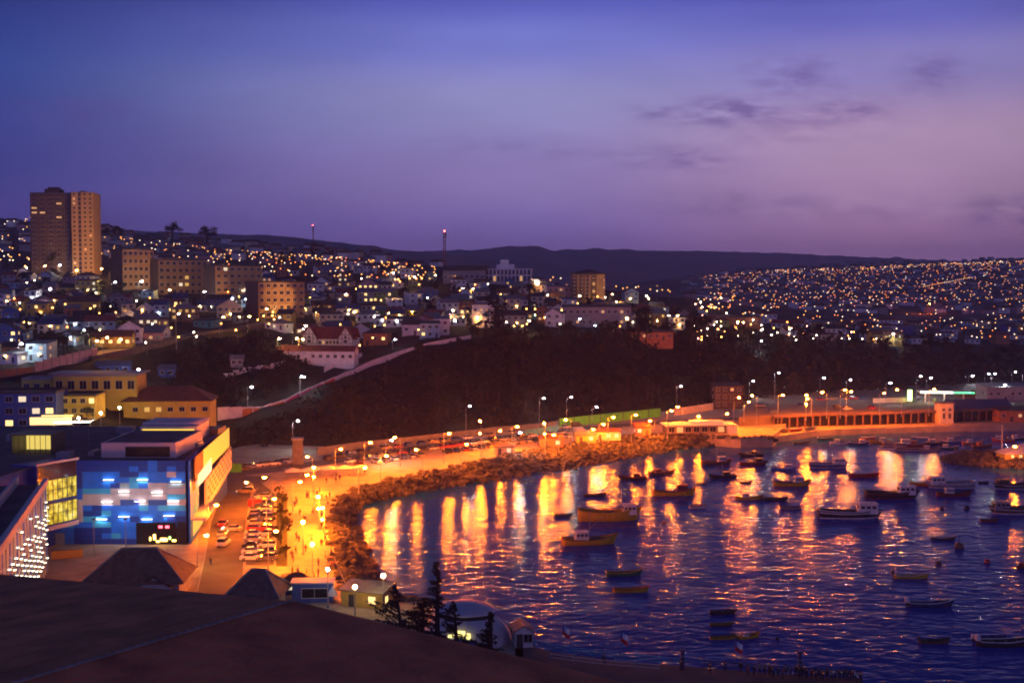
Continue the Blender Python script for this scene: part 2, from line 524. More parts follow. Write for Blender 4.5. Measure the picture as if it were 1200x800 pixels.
def hill_layer(name, D, depth, crest, tree, seed, foot=-60):
    mb = MB(); r = random.Random(seed)
    xs = np.linspace(crest[0][0], crest[-1][0], 520)
    cy = np.interp(xs, [c[0] for c in crest], [c[1] for c in crest])
    rows = []
    prof = [(0.0, 0.0), (0.25, 0.34), (0.5, 0.62), (0.75, 0.86), (0.92, 0.97), (1.0, 1.0), (1.3, 0.8)]
    for k, (q, hf) in enumerate(prof):
        row = []
        for i, px in enumerate(xs):
            top = PD(px, cy[i], D)
            y = D - depth + depth * q
            x = top.x * y / D
            h = foot + (top.z - foot) * hf
            h += mnoise.noise((x * 0.004, y * 0.004, seed)) * 22 * (1 - hf) * hf * 3
            if 0.9 < q < 1.1: h += tree * max(0, 0.5 + mnoise.noise((x * 0.012, 3.1, seed))) * (0.5 + 0.5 * r.random())
            row.append((x, y, h))
        rows.append(row)
    n = len(xs)
    vs = [p for row in rows for p in row]
    fs = [(k * n + i, k * n + i + 1, (k + 1) * n + i + 1, (k + 1) * n + i) for k in range(len(rows) - 1) for i in range(n - 1)]
    mb.add(vs, fs)
    return struct(name, mb, 'far_forest', True)


hill_layer('hills', 4600, 1500, [(-600, 262), (60, 268), (180, 272), (260, 275), (330, 277), (400, 285), (480, 295), (560, 302), (660, 312), (760, 324), (850, 333)], 7, 3)
hill_layer('hills', 6600, 2600, [(300, 300), (460, 297), (540, 294), (575, 293), (592, 289), (630, 290), (650, 294.5), (700, 292.5), (760, 294.5), (860, 296), (960, 299.5), (1060, 304), (1160, 309), (1300, 312), (1900, 300)], 14, 8)

# ---------------------------------------------------------------- water
wm = MB()
N = 60
wm.quad((-1200, 60, 0), (1600, 60, 0), (1600, 900, 0), (-1200, 900, 0))
m = bpy.data.materials.new('sea_water'); m.use_nodes = True; MATS['sea_water'] = m
m.node_tree.nodes.clear(); t = NT(m.node_tree)
dif = t.n('ShaderNodeBsdfDiffuse'); dif.inputs['Color'].default_value = (0.001, 0.050, 0.33, 1)
glo = t.n('ShaderNodeBsdfGlossy', distribution='BECKMANN'); glo.inputs['Color'].default_value = (1, 1, 1, 1)
fr = t.n('ShaderNodeFresnel'); fr.inputs['IOR'].default_value = 1.13
mxs = t.n('ShaderNodeMixShader'); wout = t.n('ShaderNodeOutputMaterial')
t.l(fr.outputs[0], mxs.inputs[0]); t.l(dif.outputs[0], mxs.inputs[1]); t.l(glo.outputs[0], mxs.inputs[2]); t.l(mxs.outputs[0], wout.inputs['Surface'])
tcn = t.n('ShaderNodeTexCoord')
mp = t.n('ShaderNodeMapping'); mp.inputs['Rotation'].default_value = (0, 0, R(8)); mp.inputs['Scale'].default_value = (0.62, 1.0, 1.0); t.l(tcn.outputs['Object'], mp.inputs[0])
a1 = t.n('ShaderNodeTexNoise'); a1.inputs['Scale'].default_value = 0.43; a1.inputs['Detail'].default_value = 1.6; a1.inputs['Roughness'].default_value = 0.5; a1.inputs['Distortion'].default_value = 0.6; t.l(mp.outputs[0], a1.inputs['Vector'])
a2 = t.n('ShaderNodeTexNoise'); a2.inputs['Scale'].default_value = 0.10; a2.inputs['Detail'].default_value = 3; t.l(mp.outputs[0], a2.inputs['Vector'])
hh = t.m('ADD', t.m('MULTIPLY', a1.outputs[0], 0.9), t.m('MULTIPLY', a2.outputs[0], 1.1))
bp = t.n('ShaderNodeBump'); bp.inputs['Strength'].default_value = 1.0; bp.inputs['Distance'].default_value = 0.31; t.l(hh, bp.inputs['Height'])
for s_ in (dif, glo, fr): t.l(bp.outputs[0], s_.inputs['Normal'])
# calm and ruffled patches
a3 = t.n('ShaderNodeTexNoise'); a3.inputs['Scale'].default_value = 0.018; a3.inputs['Detail'].default_value = 3; t.l(mp.outputs[0], a3.inputs['Vector'])
rr = t.n('ShaderNodeMapRange'); t.l(a3.outputs[0], rr.inputs[0]); rr.inputs[1].default_value = 0.35; rr.inputs[2].default_value = 0.65; rr.inputs[3].default_value = 0.17; rr.inputs[4].default_value = 0.23
t.l(rr.outputs[0], glo.inputs['Roughness'])
struct('water', wm, 'sea_water')

# ---------------------------------------------------------------- slabs, quays, pier
mb = MB(); mb.prism(SLAB1, -4, 4.0); struct('promenade', mb, 'pavers')
mat('worn_asphalt', (0.17, 0.125, 0.095), 0.9, 0.3, 0.3, 0.2)
mb = MB(); mb.prism(SLAB2, -3, 7.4); struct('upper_quay', mb, 'worn_asphalt')
mb = MB(); mb.prism(SLAB3, -3, 2.4); struct('landing_quay', mb, 'pavers')


def sheet(name, pts, z, m, kerb=None):
    mb = MB(); poly = pts
    mb.prism(poly, z - 0.003, z)
    return struct(name, mb, m)


def ribbon_pts(pts, w):
    L, Rr = [], []
    for i, p in enumerate(pts):
        a = Vector(pts[max(i - 1, 0)]); c = Vector(pts[min(i + 1, len(pts) - 1)])
        d = (c - a); d.z = 0; d.normalize(); n = Vector((-d.y, d.x, 0))
        L.append(Vector(p) + n * w / 2); Rr.append(Vector(p) - n * w / 2)
    return L, Rr


def ribbon(mb, pts, w, drop=2.5, lift=0.0, mi=0):
    L, Q = ribbon_pts(pts, w)
    n = len(pts); vs = []
    for a, b in zip(L, Q):
        vs += [a + Vector((0, 0, lift)), b + Vector((0, 0, lift)), a - Vector((0, 0, drop)), b - Vector((0, 0, drop))]
    fs = []
    for i in range(n - 1):
        o = i * 4; q = o + 4
        fs += [(o, o + 1, q + 1, q), (o + 1, o + 3, q + 3, q + 1), (o + 2, o, q, q + 2), (o + 3, o + 2, q + 2, q + 3)]
    fs += [(0, 2, 3, 1), (n * 4 - 4, n * 4 - 3, n * 4 - 1, n * 4 - 2)]
    mb.add(vs, fs, mi)


def dens(pts, step=6.0):
    out = []
    for a, b in zip(pts[:-1], pts[1:]):
        a, b = Vector(a), Vector(b); k = max(1, int((b - a).length / step))
        out += [a.lerp(b, i / k) for i in range(k)]
    return out + [Vector(pts[-1])]


# street beside the shopping centre
ST = pz([(228, 705), (284, 705), (285, 660), (288, 610), (294, 578), (318, 558), (262, 556), (262, 572), (247, 610), (240, 650)], 4.0)
sheet('street', ST, 4.006, 'asphalt')
# coast avenue behind the car park
AV_ = [PZ(px, py, 4.0) for px, py in [(262, 556), (330, 549), (420, 535), (520, 521), (640, 506), (730, 498), (800, 493), (862, 490)]]
AVd = dens(AV_, 8)
mb = MB(); L, Q = ribbon_pts(AVd, 9.0); mb.add([v for p in zip(L, Q) for v in p], [(2 * i, 2 * i + 1, 2 * i + 3, 2 * i + 2) for i in range(len(L) - 1)])
for i, v in enumerate(mb.v): mb.v[i] = (v[0], v[1], 4.010)
struct('avenue', mb, 'asphalt')
mb = MB()
for i in range(0, len(AVd) - 1, 2):
    a, c = AVd[i], AVd[i].lerp(AVd[i + 1], 0.5); d = (c - a).normalized(); n = Vector((-d.y, d.x, 0)) * 0.08
    mb.quad((a - n)[:2] + (4.014,) if False else ((a - n).x, (a - n).y, 4.015), ((a + n).x, (a + n).y, 4.015), ((c + n).x, (c + n).y, 4.015), ((c - n).x, (c - n).y, 4.015))
struct('lane_marking', mb, 'line_paint')
# upper quay road
UQ = dens([PZ(px, py, 7.4) for px, py in [(880, 478), (960, 474), (1040, 472), (1130, 470), (1220, 468)]], 10)
mb = MB(); L, Q = ribbon_pts(UQ, 8.0); mb.add([(v.x, v.y, 7.41) for p in zip(L, Q) for v in p], [(2 * i, 2 * i + 1, 2 * i + 3, 2 * i + 2) for i in range(len(L) - 1)])
struct('quay_road', mb, 'worn_asphalt')
# car park surface with bay lines
CP = pz([(288, 662), (322, 662), (322, 578), (306, 566), (297, 580), (291, 612)], 4.0)
sheet('car_park', CP, 4.007, 'asphalt')
# kerbs
mb = MB()
for ch in ([(228, 705), (240, 650), (247, 610), (262, 572), (262, 556)], [(285, 705), (286, 664)], [(322, 664), (322, 578), (306, 564)], [(338, 664), (338, 578), (322, 560)]):
    pts = dens([PZ(a, c, 4.0) for a, c in ch], 5)
    ribbon(mb, pts, 0.35, 0.0, 0.13)
struct('kerb', mb, 'kerb_stone')
mb = MB(); mb.prism(pz([(323.5, 663), (336.5, 663), (336.5, 579), (324, 577)], 4.0), 4.0, 4.09)
mat('lawn', (0.045, 0.06, 0.02), 1.0, 0.4, 1.2, 0.4)
struct('planting_strip', mb, 'lawn')
# sloping lawn between the ramp wall and the car park (left)
# ---------------------------------------------------------------- roads up the hill
RAMP = [PD(px, py, D) for px, py, D in [(248, 491, 428), (275, 489, 436), (300, 487, 446), (328, 477, 452), (345, 467, 458), (372, 454, 468), (400, 441, 480), (430, 428, 493), (465, 416, 505), (500, 406, 515), (548, 397, 532)]]
RAMPd = dens(RAMP, 5)
mb = MB(); ribbon(mb, [p + Vector((-1.5, 5.0, 0)) for p in RAMPd], 7.5, 3.5, 0.1)
struct('ramp_road', mb, 'asphalt')
HR = [hit(px, py) for px, py in [(96, 420), (125, 414), (160, 408), (200, 399), (240, 391), (285, 385), (320, 378)]]
HRd = dens([p + Vector((0, 0, 0.5)) for p in HR], 4)
mb = MB(); ribbon(mb, HRd, 8.0, 3.5, 0.3)
mat('worn_asphalt', (0.17, 0.125, 0.095), 0.9, 0.3, 0.3, 0.2)
struct('hill_road', mb, 'worn_asphalt')

# rock bank along the shore: countless boulders
WATERLINE = [(596, 752), (560, 735), (520, 716), (470, 702), (446, 697), (432, 660), (420, 630), (410, 606), (424, 590), (470, 581), (520, 571), (570, 565), (620, 556), (680, 547), (740, 536), (800, 526), (850, 521), (905, 519)]
top = pz(SHORE, 4.0); bot = pz(WATERLINE, 0.0)
rb = MB(); r = random.Random(3)


def along(pts, n):
    P = [Vector((p[0], p[1], 0)) for p in pts]; L = [0]
    for a, c in zip(P[:-1], P[1:]): L.append(L[-1] + (c - a).length)
    out = []
    for i in range(n):
        s = L[-1] * i / (n - 1)
        k = min(np.searchsorted(L, s, 'right') - 1, len(P) - 2)
        out.append(P[k].lerp(P[k + 1], (s - L[k]) / max(1e-6, L[k + 1] - L[k])))
    return out


def boulder(mb, c, s, r):
    ang = r.random() * 6.28
    k = len(mb.v)
    mb.ball((0, 0, 0), 1.0, 6, 4)
    ex = (s * r.uniform(.8, 1.4), s * r.uniform(.7, 1.1), s * r.uniform(.55, .9))
    ca, sa = math.cos(ang), math.sin(ang)
    for i in range(k, len(mb.v)):
        v = mb.v[i]; j = r.uniform(.72, 1.25)
        x, y, z = v[0] * ex[0] * j, v[1] * ex[1] * j, v[2] * ex[2] * j
        mb.v[i] = (c[0] + x * ca - y * sa, c[1] + x * sa + y * ca, c[2] + z)


nS = 330
ta, ba = along(top, nS), along(bot, nS)
bank = MB()
bank.add([(p.x, p.y, 3.9) for p in ta] + [(p.x, p.y, -1.5) for p in ba], [(i, i + 1, nS + i + 1, nS + i) for i in range(nS - 1)])
struct('shore_bank', bank, 'rock')
for i in range(nS):
    L = (ta[i] - ba[i]).length
    for q in range(max(4, int(L / 1.7))):
        f = r.uniform(-0.06, 1.05)
        p = ta[i].lerp(ba[i], f)
        boulder(rb, (p.x + r.uniform(-1.2, 1.2), p.y + r.uniform(-1.2, 1.2), 3.9 - 4.1 * f), r.uniform(0.55, 1.35), r)
e0, e1 = PZ(858, 517, 0), PZ(908, 515, 0)
for i in range(120):
    p = e0.lerp(e1, r.random()); f = r.random(); boulder(rb, (p.x + r.uniform(-1, 1), p.y + 1 + 5 * f, -.3 + 2.6 * f), r.uniform(.7, 1.5), r)
# right mole
MOLE = PZ(1182, 544, 0.0)
for i in range(420):
    a = r.random() * 6.28; q = math.sqrt(r.random())
    x = MOLE.x + 6 + math.cos(a) * q * 25; y = MOLE.y + 6 + math.sin(a) * q * 15
    boulder(rb, (x, y, 3.0 * (1 - q ** 2.2) - 0.1), r.uniform(0.9, 2.1), r)
struct('boulders', rb, 'rock', kind='stuff')
mb = MB()
mb.ball((MOLE.x + 6, MOLE.y + 6, -1.0), (25, 15, 3.3), 26, 10)
struct('rock_mole', mb, 'rock')

# ---------------------------------------------------------------- evening haze
mb = MB(); mb.box((0, 4600, 115), (9000, 9800, 390))
hz = bpy.data.materials.new('haze'); hz.use_nodes = True; MATS['haze'] = hz
hz.node_tree.nodes.clear(); h = NT(hz.node_tree)
ho = h.n('ShaderNodeOutputMaterial'); hv = h.n('ShaderNodeVolumePrincipled')
hv.inputs['Color'].default_value = (0.88, 0.80, 1.0, 1); hv.inputs['Density'].default_value = 0.00014; hv.inputs['Anisotropy'].default_value = 0.2
h.l(hv.outputs[0], ho.inputs['Volume'])
struct('haze', mb, 'haze', kind='stuff')
# ---------------------------------------------------------------- building kit
MESHC = {}


def cached(key, fn, mats, name):
    if key not in MESHC:
        mb = MB(); fn(mb)
        me = bpy.data.meshes.new(name); me.from_pydata(mb.v, [], mb.f)
        if not isinstance(mats, (list, tuple)): mats = [mats]
        for m in mats: me.materials.append(MATS[m])
        if len(mats) > 1: me.polygons.foreach_set('material_index', mb.m)
        me.update(); MESHC[key] = me
    return MESHC[key]


def inst(name, me, parent, loc=(0, 0, 0), rz=0.0, scale=None):
    o = bpy.data.objects.new(name, me); COL.objects.link(o)
    o.parent = parent; o.location = loc; o.rotation_euler = (0, 0, rz)
    if scale: o.scale = scale
    return o


mat('frame_white', (0.6, 0.58, 0.56), 0.6, 0.1, 4)


def win(parent, c, w, h, rz, m, name='window'):
    """window in a wall: frame, sill and glass in one small mesh"""
    w = round(w, 1); h = round(h, 1)
    def fn(mb):
        mb.box((0, -0.03, 0), (w, 0.06, h), 0, 0)
        for s in (-1, 1): mb.box((s * (w / 2 + .05), -0.05, 0), (0.1, 0.12, h + .2), 0, 1)
        mb.box((0, -0.05, h / 2 + .05), (w, 0.11, 0.1), 0, 1); mb.box((0, -0.08, -h / 2 - .06), (w + .3, 0.2, 0.1), 0, 1)
        mb.box((0, -0.063, 0), (0.06, 0.03, h), 0, 1)
    return inst(name, cached(('win', w, h, m), fn, [m, 'frame_white'], name), parent, c, rz)


def door(parent, c, rz, m='dark_metal', w=1.0, h=2.1):
    def fn(mb):
        mb.box((0, -0.04, h / 2), (w, 0.08, h), 0, 0); mb.box((w * .36, -.1, h * .48), (.06, .06, .14), 0, 0)
    return inst('door', cached(('door', m, w, h), fn, m, 'door'), parent, c, rz)


WALLS = {'white': (0.80, 0.77, 0.76), 'cream': (0.66, 0.56, 0.38), 'yellow': (0.60, 0.42, 0.09), 'pale blue': (0.36, 0.52, 0.62), 'teal': (0.10, 0.33, 0.34),
         'pink': (0.52, 0.30, 0.29), 'grey': (0.30, 0.30, 0.31), 'brown': (0.20, 0.12, 0.08), 'terracotta': (0.42, 0.17, 0.08), 'blue': (0.06, 0.12, 0.36), 'green': (0.22, 0.34, 0.12), 'umber': (0.075, 0.055, 0.05)}
for k, c in WALLS.items(): mat('wall_' + k.replace(' ', '_'), c, 0.9, 0.16, 0.6, 0.1)
ROOFS = {'dark': (0.05, 0.045, 0.045), 'rusty': (0.16, 0.07, 0.04), 'grey': (0.19, 0.19, 0.20), 'red': (0.26, 0.06, 0.04), 'blue': (0.05, 0.08, 0.17)}
for k, c in ROOFS.items():
    m = mat('roof_' + k, c, 0.65, 0.3, 0.9, 0.0)
    t = NT(m.node_tree); b = m.node_tree.nodes['Principled BSDF']
    tcn = t.n('ShaderNodeTexCoord'); wv = t.n('ShaderNodeTexWave', wave_type='BANDS', bands_direction='X'); wv.inputs['Scale'].default_value = 3.0
    t.l(tcn.outputs['Object'], wv.inputs['Vector'])
    bp = t.n('ShaderNodeBump'); bp.inputs['Strength'].default_value = 0.5; bp.inputs['Distance'].default_value = 0.06
    t.l(wv.outputs['Fac'], bp.inputs['Height']); t.l(bp.outputs[0], b.inputs['Normal'])


def gable_roof(mb, w, d, z, rise, over=0.4, th=0.18, axis='x'):
    """ridge along x (or y), local"""
    W_, D_ = w / 2 + over, d / 2 + over
    if axis == 'x': pts = lambda x, s, k: (x, s * D_ * (1 - k), z + rise * k - (0.0 if k else over * rise / (d / 2)))
    else: pts = lambda x, s, k: (s * W_ * (1 - k), x, z + rise * k - (0.0 if k else over * rise / (w / 2)))
    E = W_ if axis == 'x' else D_
    v = []
    for x in (-E, E):
        for s, k in ((-1, 0), (1, 1), (1, 0)):
            p = pts(x, s, k); v.append(p)
    v2 = [(a, b_, c + th) for a, b_, c in v]
    mb.add(v + v2, [(6, 7, 10, 9), (7, 8, 11, 10), (0, 3, 4, 1), (1, 4, 5, 2), (0, 1, 7, 6), (1, 2, 8, 7), (3, 9, 10, 4), (4, 10, 11, 5), (0, 6, 9, 3), (2, 5, 11, 8)])


def hip_roof(mb, w, d, z, rise, over=0.5, ridge=None):
    W_, D_ = w / 2 + over, d / 2 + over
    r = max(0.05, W_ - D_) if ridge is None else ridge
    v = [(-W_, -D_, z), (W_, -D_, z), (W_, D_, z), (-W_, D_, z), (-r, 0, z + rise), (r, 0, z + rise), (-W_, -D_, z - .15), (W_, -D_, z - .15), (W_, D_, z - .15), (-W_, D_, z - .15)]
    mb.add(v, [(0, 1, 5, 4), (1, 2, 5), (2, 3, 4, 5), (3, 0, 4), (6, 7, 1, 0), (7, 8, 2, 1), (8, 9, 3, 2), (9, 6, 0, 3), (9, 8, 7, 6)])


emat('added_porch_warm', (1.0, .50, .13), 330); emat('added_porch_white', (.95, .93, 1.0), 330)


def house_parts(t, w, d, h, wall, roof, kind, lit, near=True, floors=1, litmat='window_warm', r=rnd, found=4.0):
    """walls (with gable triangles), roof, windows, door, chimney; front is -y"""
    wb = MB(); wb.base((0, 0, -found), (w, d, h + found))
    rb_ = MB()
    rise = 0.0
    if kind == 'gable':
        rise = d * 0.28
        for s in (-1, 1):
            wb.add([(s * (w / 2 - .001), -d / 2, h), (s * (w / 2 - .001), d / 2, h), (s * (w / 2 - .001), 0, h + rise)], [(0, 1, 2)] if s > 0 else [(2, 1, 0)])
        gable_roof(rb_, w, d, h + .02, rise)
    elif kind == 'front gable':
        rise = w * 0.3
        for s in (-1, 1):
            wb.add([(-w / 2, s * (d / 2 - .001), h), (w / 2, s * (d / 2 - .001), h), (0, s * (d / 2 - .001), h + rise)], [(0, 1, 2)] if s < 0 else [(2, 1, 0)])
        gable_roof(rb_, w, d, h + .02, rise, axis='y')
    elif kind == 'hip':
        hip_roof(rb_, w, d, h + .02, d * 0.25); rise = d * .25
    else:
        a = 0.9
        v = [(-w / 2 - .3, -d / 2 - .4, h + .1), (w / 2 + .3, -d / 2 - .4, h + .1), (w / 2 + .3, d / 2 + .3, h + .1 + a), (-w / 2 - .3, d / 2 + .3, h + .1 + a)]
        v += [(x, y, z + .16) for x, y, z in v]
        rb_.add(v, [(3, 2, 1, 0), (4, 5, 6, 7), (0, 1, 5, 4), (1, 2, 6, 5), (2, 3, 7, 6), (3, 0, 4, 7)])
        wb.add([(-w / 2, d / 2 - .002, h), (w / 2, d / 2 - .002, h), (w / 2, d / 2 - .002, h + .9), (-w / 2, d / 2 - .002, h + .9)], [(0, 1, 2, 3)])
        for s in (-1, 1): wb.add([(s * (w / 2 - .002), -d / 2, h), (s * (w / 2 - .002), d / 2, h), (s * (w / 2 - .002), d / 2, h + .9)], [(0, 1, 2)])
    wo_ = wb.build('wall', 'wall_' + wall.replace(' ', '_'), t)
    ro = rb_.build('roof', 'roof_' + roof, t)
    n = max(2, int(w / 3.0)); fh = h / floors
    dr = r.randrange(n)
    for f in range(floors):
        for i in range(n):
            x = -w / 2 + w * (i + .5) / n
            z = f * fh + fh * .56
            if f == 0 and i == dr and near:
                door(t, (x, -d / 2 - .002, 0), 0); continue
            m_ = litmat if r.random() < lit else 'glass_dark'
            win(t, (x, -d / 2 - .002, z), 1.3, 1.2, 0, m_)
        if near:
            for s in (-1, 1):
                m_ = litmat if r.random() < lit else 'glass_dark'
                win(t, (s * (w / 2 + .002), -d * .15, f * fh + fh * .56), 1.1, 1.1, s * math.pi / 2, m_)
    if near and found == 5 and r.random() < .8:  # porch lamps are added to brighten the house fronts
        def fn(mb): mb.ball((0, 0, 0), .13, 6, 4, 1); mb.box((0, .14, .1), (.1, .2, .3), 0, 0)
        pm = r.choice(['added_porch_warm', 'added_porch_warm', 'added_porch_white']); inst('added_porch_lamp', cached(('porch', pm), fn, ['dark_metal', pm], 'added_porch_lamp'), t, (r.uniform(-.3, .3) * w, -d / 2 - .26, 2.35))
    if near and kind != 'shed' and found > 3 and r.random() < .35:
        cb = MB(); cb.base((w * .25, d * .12, h + rise * .4), (.6, .6, 1.8)); cb.build('chimney', 'roof_grey', ro)
    return wo_


def mk_block(name, label, loc, rz, w, d, h, floors, bays, wall, side=None, lit=0.25, wside=0, roof='roof_dark', balcony=False, group='apartment blocks on the hillside', cat='apartment block', found=5.0, litm=('window_warm', 'window_yellow', 'window_white'), front_open=True):
    t = thing(name, label, cat, loc, rz, group)
    mb = MB(); mb.base((0, 0, -found), (w, d, h + found)); mb.build('wall', wall, t)
    mb = MB(); 
    for s in (-1, 1): mb.base((0, s * (d / 2 - .12), h), (w, .25, .7)); mb.base((s * (w / 2 - .12), 0, h), (.25, d - .5, .7))
    mb.base((0, 0, h - .02), (w - .5, d - .5, .1)); mb.build('parapet', roof, t)
    fh = h / floors; ww = min(2.2, w / bays * .55); count = 0
    for f in range(floors):
        for i in range(bays):
            x = -w / 2 + w * (i + .5) / bays
            if count < 96:
                win(t, (x, -d / 2 - .002, f * fh + fh * .55), ww, fh * .45, 0, rnd.choice(litm) if rnd.random() < lit else 'glass_dark'); count += 1
        if balcony and f > 0:
            bb = MB()
            for i in range(bays):
                x = -w / 2 + w * (i + .5) / bays
                if (i + 1) % 2: bb.box((x, -d / 2 - .55, f * fh + .06), (w / bays * .86, 1.1, .14)); bb.box((x, -d / 2 - 1.05, f * fh + .55), (w / bays * .86, .08, .9))
            bb.build('balcony', wall, t)
        for i in range(wside):
            y = -d / 2 + d * (i + .5) / wside
            if count < 96:
                win(t, (w / 2 + .002, y, f * fh + fh * .55), 1.2, fh * .42, math.pi / 2, rnd.choice(litm) if rnd.random() < lit else 'glass_dark'); count += 1
    return t


# ---- tall apartment tower on the left
p = hit(77, 322); D = p.y; k = D / F
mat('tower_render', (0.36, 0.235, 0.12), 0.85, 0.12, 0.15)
mat('tower_dark', (0.085, 0.06, 0.05), 0.85, 0.15, 0.15)  # darker copy of the render: shade of the unlit wing put into colour
t = thing('apartment_tower', 'tall eighteen storey apartment tower with lit ochre side on the left skyline', 'apartment tower', p, R(6))
H = 95 * k; wL = 46 * k; wR = 24 * k
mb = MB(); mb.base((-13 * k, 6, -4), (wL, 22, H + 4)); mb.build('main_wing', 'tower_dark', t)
mb = MB(); mb.base((24.6 * k, 0, -4), (wR, 20, H + 4)); rw = mb.build('ochre_wing', 'tower_render', t); rw['label'] = 'ochre rendered wing lit by the added floodlight'
mb = MB(); mb.base((-14 * k, 6, H), (18 * k, 9, 5 * k)); mb.base((-14 * k, 6, H + 5 * k), (12 * k, 6, 1.2)); mb.build('roof_plant', 'tower_dark', t)
mb = MB(); mb.base((20 * k, 3, H), (6 * k, 5, 1.4)); mb.build('water_tank', 'tower_dark', t)
mb = MB(); mb.base((11.6 * k, -3.5, -4), (1.6, 4, H + 4)); mb.build('stair_shaft', 'tower_dark', t)
fl = 18; fh = H / fl; cnt = 0
for f in range(fl):
    for i in range(5):
        x = -13 * k - wL / 2 + wL * (i + .5) / 5
        lit = (f == 13 and i in (0, 1)) or (f, i) in ((15, 3), (12, 3), (14, 0))
        if cnt < 90: win(t, (x, -5.002, f * fh + fh * .5), wL / 5 * .62, fh * .5, 0, 'window_warm' if lit else 'glass_dark'); cnt += 1
    bb = MB(); bb.box((-13 * k, -5.5, f * fh + .1), (wL * .92, 1.0, .15)); bb.box((-13 * k, -5.95, f * fh + .6), (wL * .92, .08, .9)); bb.build('balcony', 'tower_dark', t)
stuffw = MB(); 
for f in range(fl):
    for i in range(4):
        x = 24.6 * k - wR / 2 + wR * (i + .5) / 4
        if i != 1: stuffw.box((x, -10.03, f * fh + fh * .55), (1.3, .06, fh * .42), 0, 1 if rnd.random() < .07 else 0)
    stuffw.box((24.6 * k - wR * .12, -10.04, f * fh + fh * .5), (1.6, .08, fh * .8), 0, 0)
o = stuffw.build('window', ['glass_dark', 'window_warm'], t); o['kind'] = 'stuff'
TOWER = p.copy()

# ---- four slab blocks stepping down to the right
for (x0, x1, y0, y1, rz, lab, bays, lt, wl) in [
    (128, 176, 290, 338, 46, 'tan apartment block with dark gable nearest the tall tower', 6, 0.04, 'tower_render'),
    (172, 240, 302, 346, 42, 'tan apartment block with grid of balconies, second right of the tall tower', 8, 0.06, 'tower_render'),
    (237, 304, 309, 352, 42, 'tan apartment block with bright ground floor lamps, third right of the tall tower', 7, 0.12, 'tower_render'),
    (286, 354, 328, 373, 40, 'ochre apartment block standing lowest and farthest right of its row', 7, 0.04, 'tower_render')]:
    q = hit((x0 + x1) / 2, y1); k = q.y / F
    W_ = (x1 - x0) * k; a = R(rz)
    d_ = 13.0; ra = a + math.atan2(q.x, q.y); w_ = (W_ - d_ * math.sin(ra)) / math.cos(ra)
    tb = mk_block('apartment_block', lab, q + Vector((0, 6, 0)), a, w_, d_, (y1 - y0 - 3) * k, 5, bays, wl, lit=lt, wside=2, balcony=True)
    gb = MB(); gb.base((-w_ / 2 - .06, 0, -4), (.1, d_ - .1, (y1 - y0 - 3) * k + 4)); g = gb.build('gable_wall', 'tower_dark', tb); g['label'] = 'dark blank gable end'  # dark sheet carries the gable end's shade in its colour

# ---- mid rise with low pyramid roof
q = hit(690, 357); k = q.y / F
t = mk_block('apartment_block', 'brown mid rise block with pyramid roof on the middle of the ridge', q + Vector((0, 7, 0)), R(-28), 34 * k, 22 * k, 35 * k, 8, 4, 'tower_render', lit=.12, wside=3, group=None)
mb = MB(); hip_roof(mb, 34 * k, 22 * k, 35 * k + .75, 4.5 * k, .6, 1.5); mb.build('roof', 'roof_dark', t)
mb = MB()
for i in range(7): mb.base((-15 * k + 5 * k * i, -11.4 * k, 0), (.5, .5, 35 * k))
mb.build('pilaster', 'tower_dark', t)

# ---- long white public building and its dark hall
q = hit(592, 334); k = q.y / F
t = thing('public_building', 'long white building with colonnade and raised block on the ridge', 'building', q + Vector((0, 8, 0)), R(-6))
mb = MB(); mb.base((0, 0, -6), (62 * k, 12, 18 * k + 6)); mb.base((0, 2, 18 * k), (20 * k, 8, 3.5)); mb.build('wall', 'wall_white', t)
mb = MB(); mb.base((-1 * k, 1, 18 * k + 3.5), (9 * k, 6, 5.5 * k)); mb.build('raised_block', 'wall_white', t)
mb = MB(); mb.base((0, 0, 18 * k), (64 * k, 13, .6)); mb.build('cornice', 'white_paint', t)
for i in range(14):
    x = -29 * k + 58 * k * i / 13
    for f in (0, 1): win(t, (x, -6.002, 4.2 + f * 7.4 * k), 2.0, 3.2, 0, 'window_warm' if rnd.random() < .15 else 'glass_dark')
for i in range(13):
    cb = MB(); x = -29 * k + 58 * k * (i + .5) / 13; cb.base((x, -6.6, -2), (.8, .8, 18 * k + 1.9)); cb.build('column', 'white_paint', t)
q = hit(545, 333); k = q.y / F
t = thing('sports_hall', 'wide dark hall with shallow curved roof left of the white ridge building', 'hall', q + Vector((0, 14, 0)), R(-6))
mb = MB(); mb.base((0, 0, -6), (50 * k, 18, 16 * k + 6)); mb.build('wall', 'wall_grey', t)
mb = MB(); n = 9
v = []
for x in (-1, 1):
    for i in range(n): a = math.pi * i / (n - 1); v.append((x * 26 * k, -10 * math.cos(a), 16 * k + .1 + 3.4 * math.sin(a)))
mb.add(v, [(i, i + 1, n + i + 1, n + i) for i in range(n - 1)] + [tuple(range(n)), tuple(range(2 * n - 1, n - 1, -1)), (0, n, 2 * n - 1, n - 1)]); mb.build('roof', 'roof_dark', t)
for i in range(8): win(t, (-22 * k + 44 * k * i / 7, -9.002, 9 * k), 2.2, 1.6, 0, 'glass_dark')

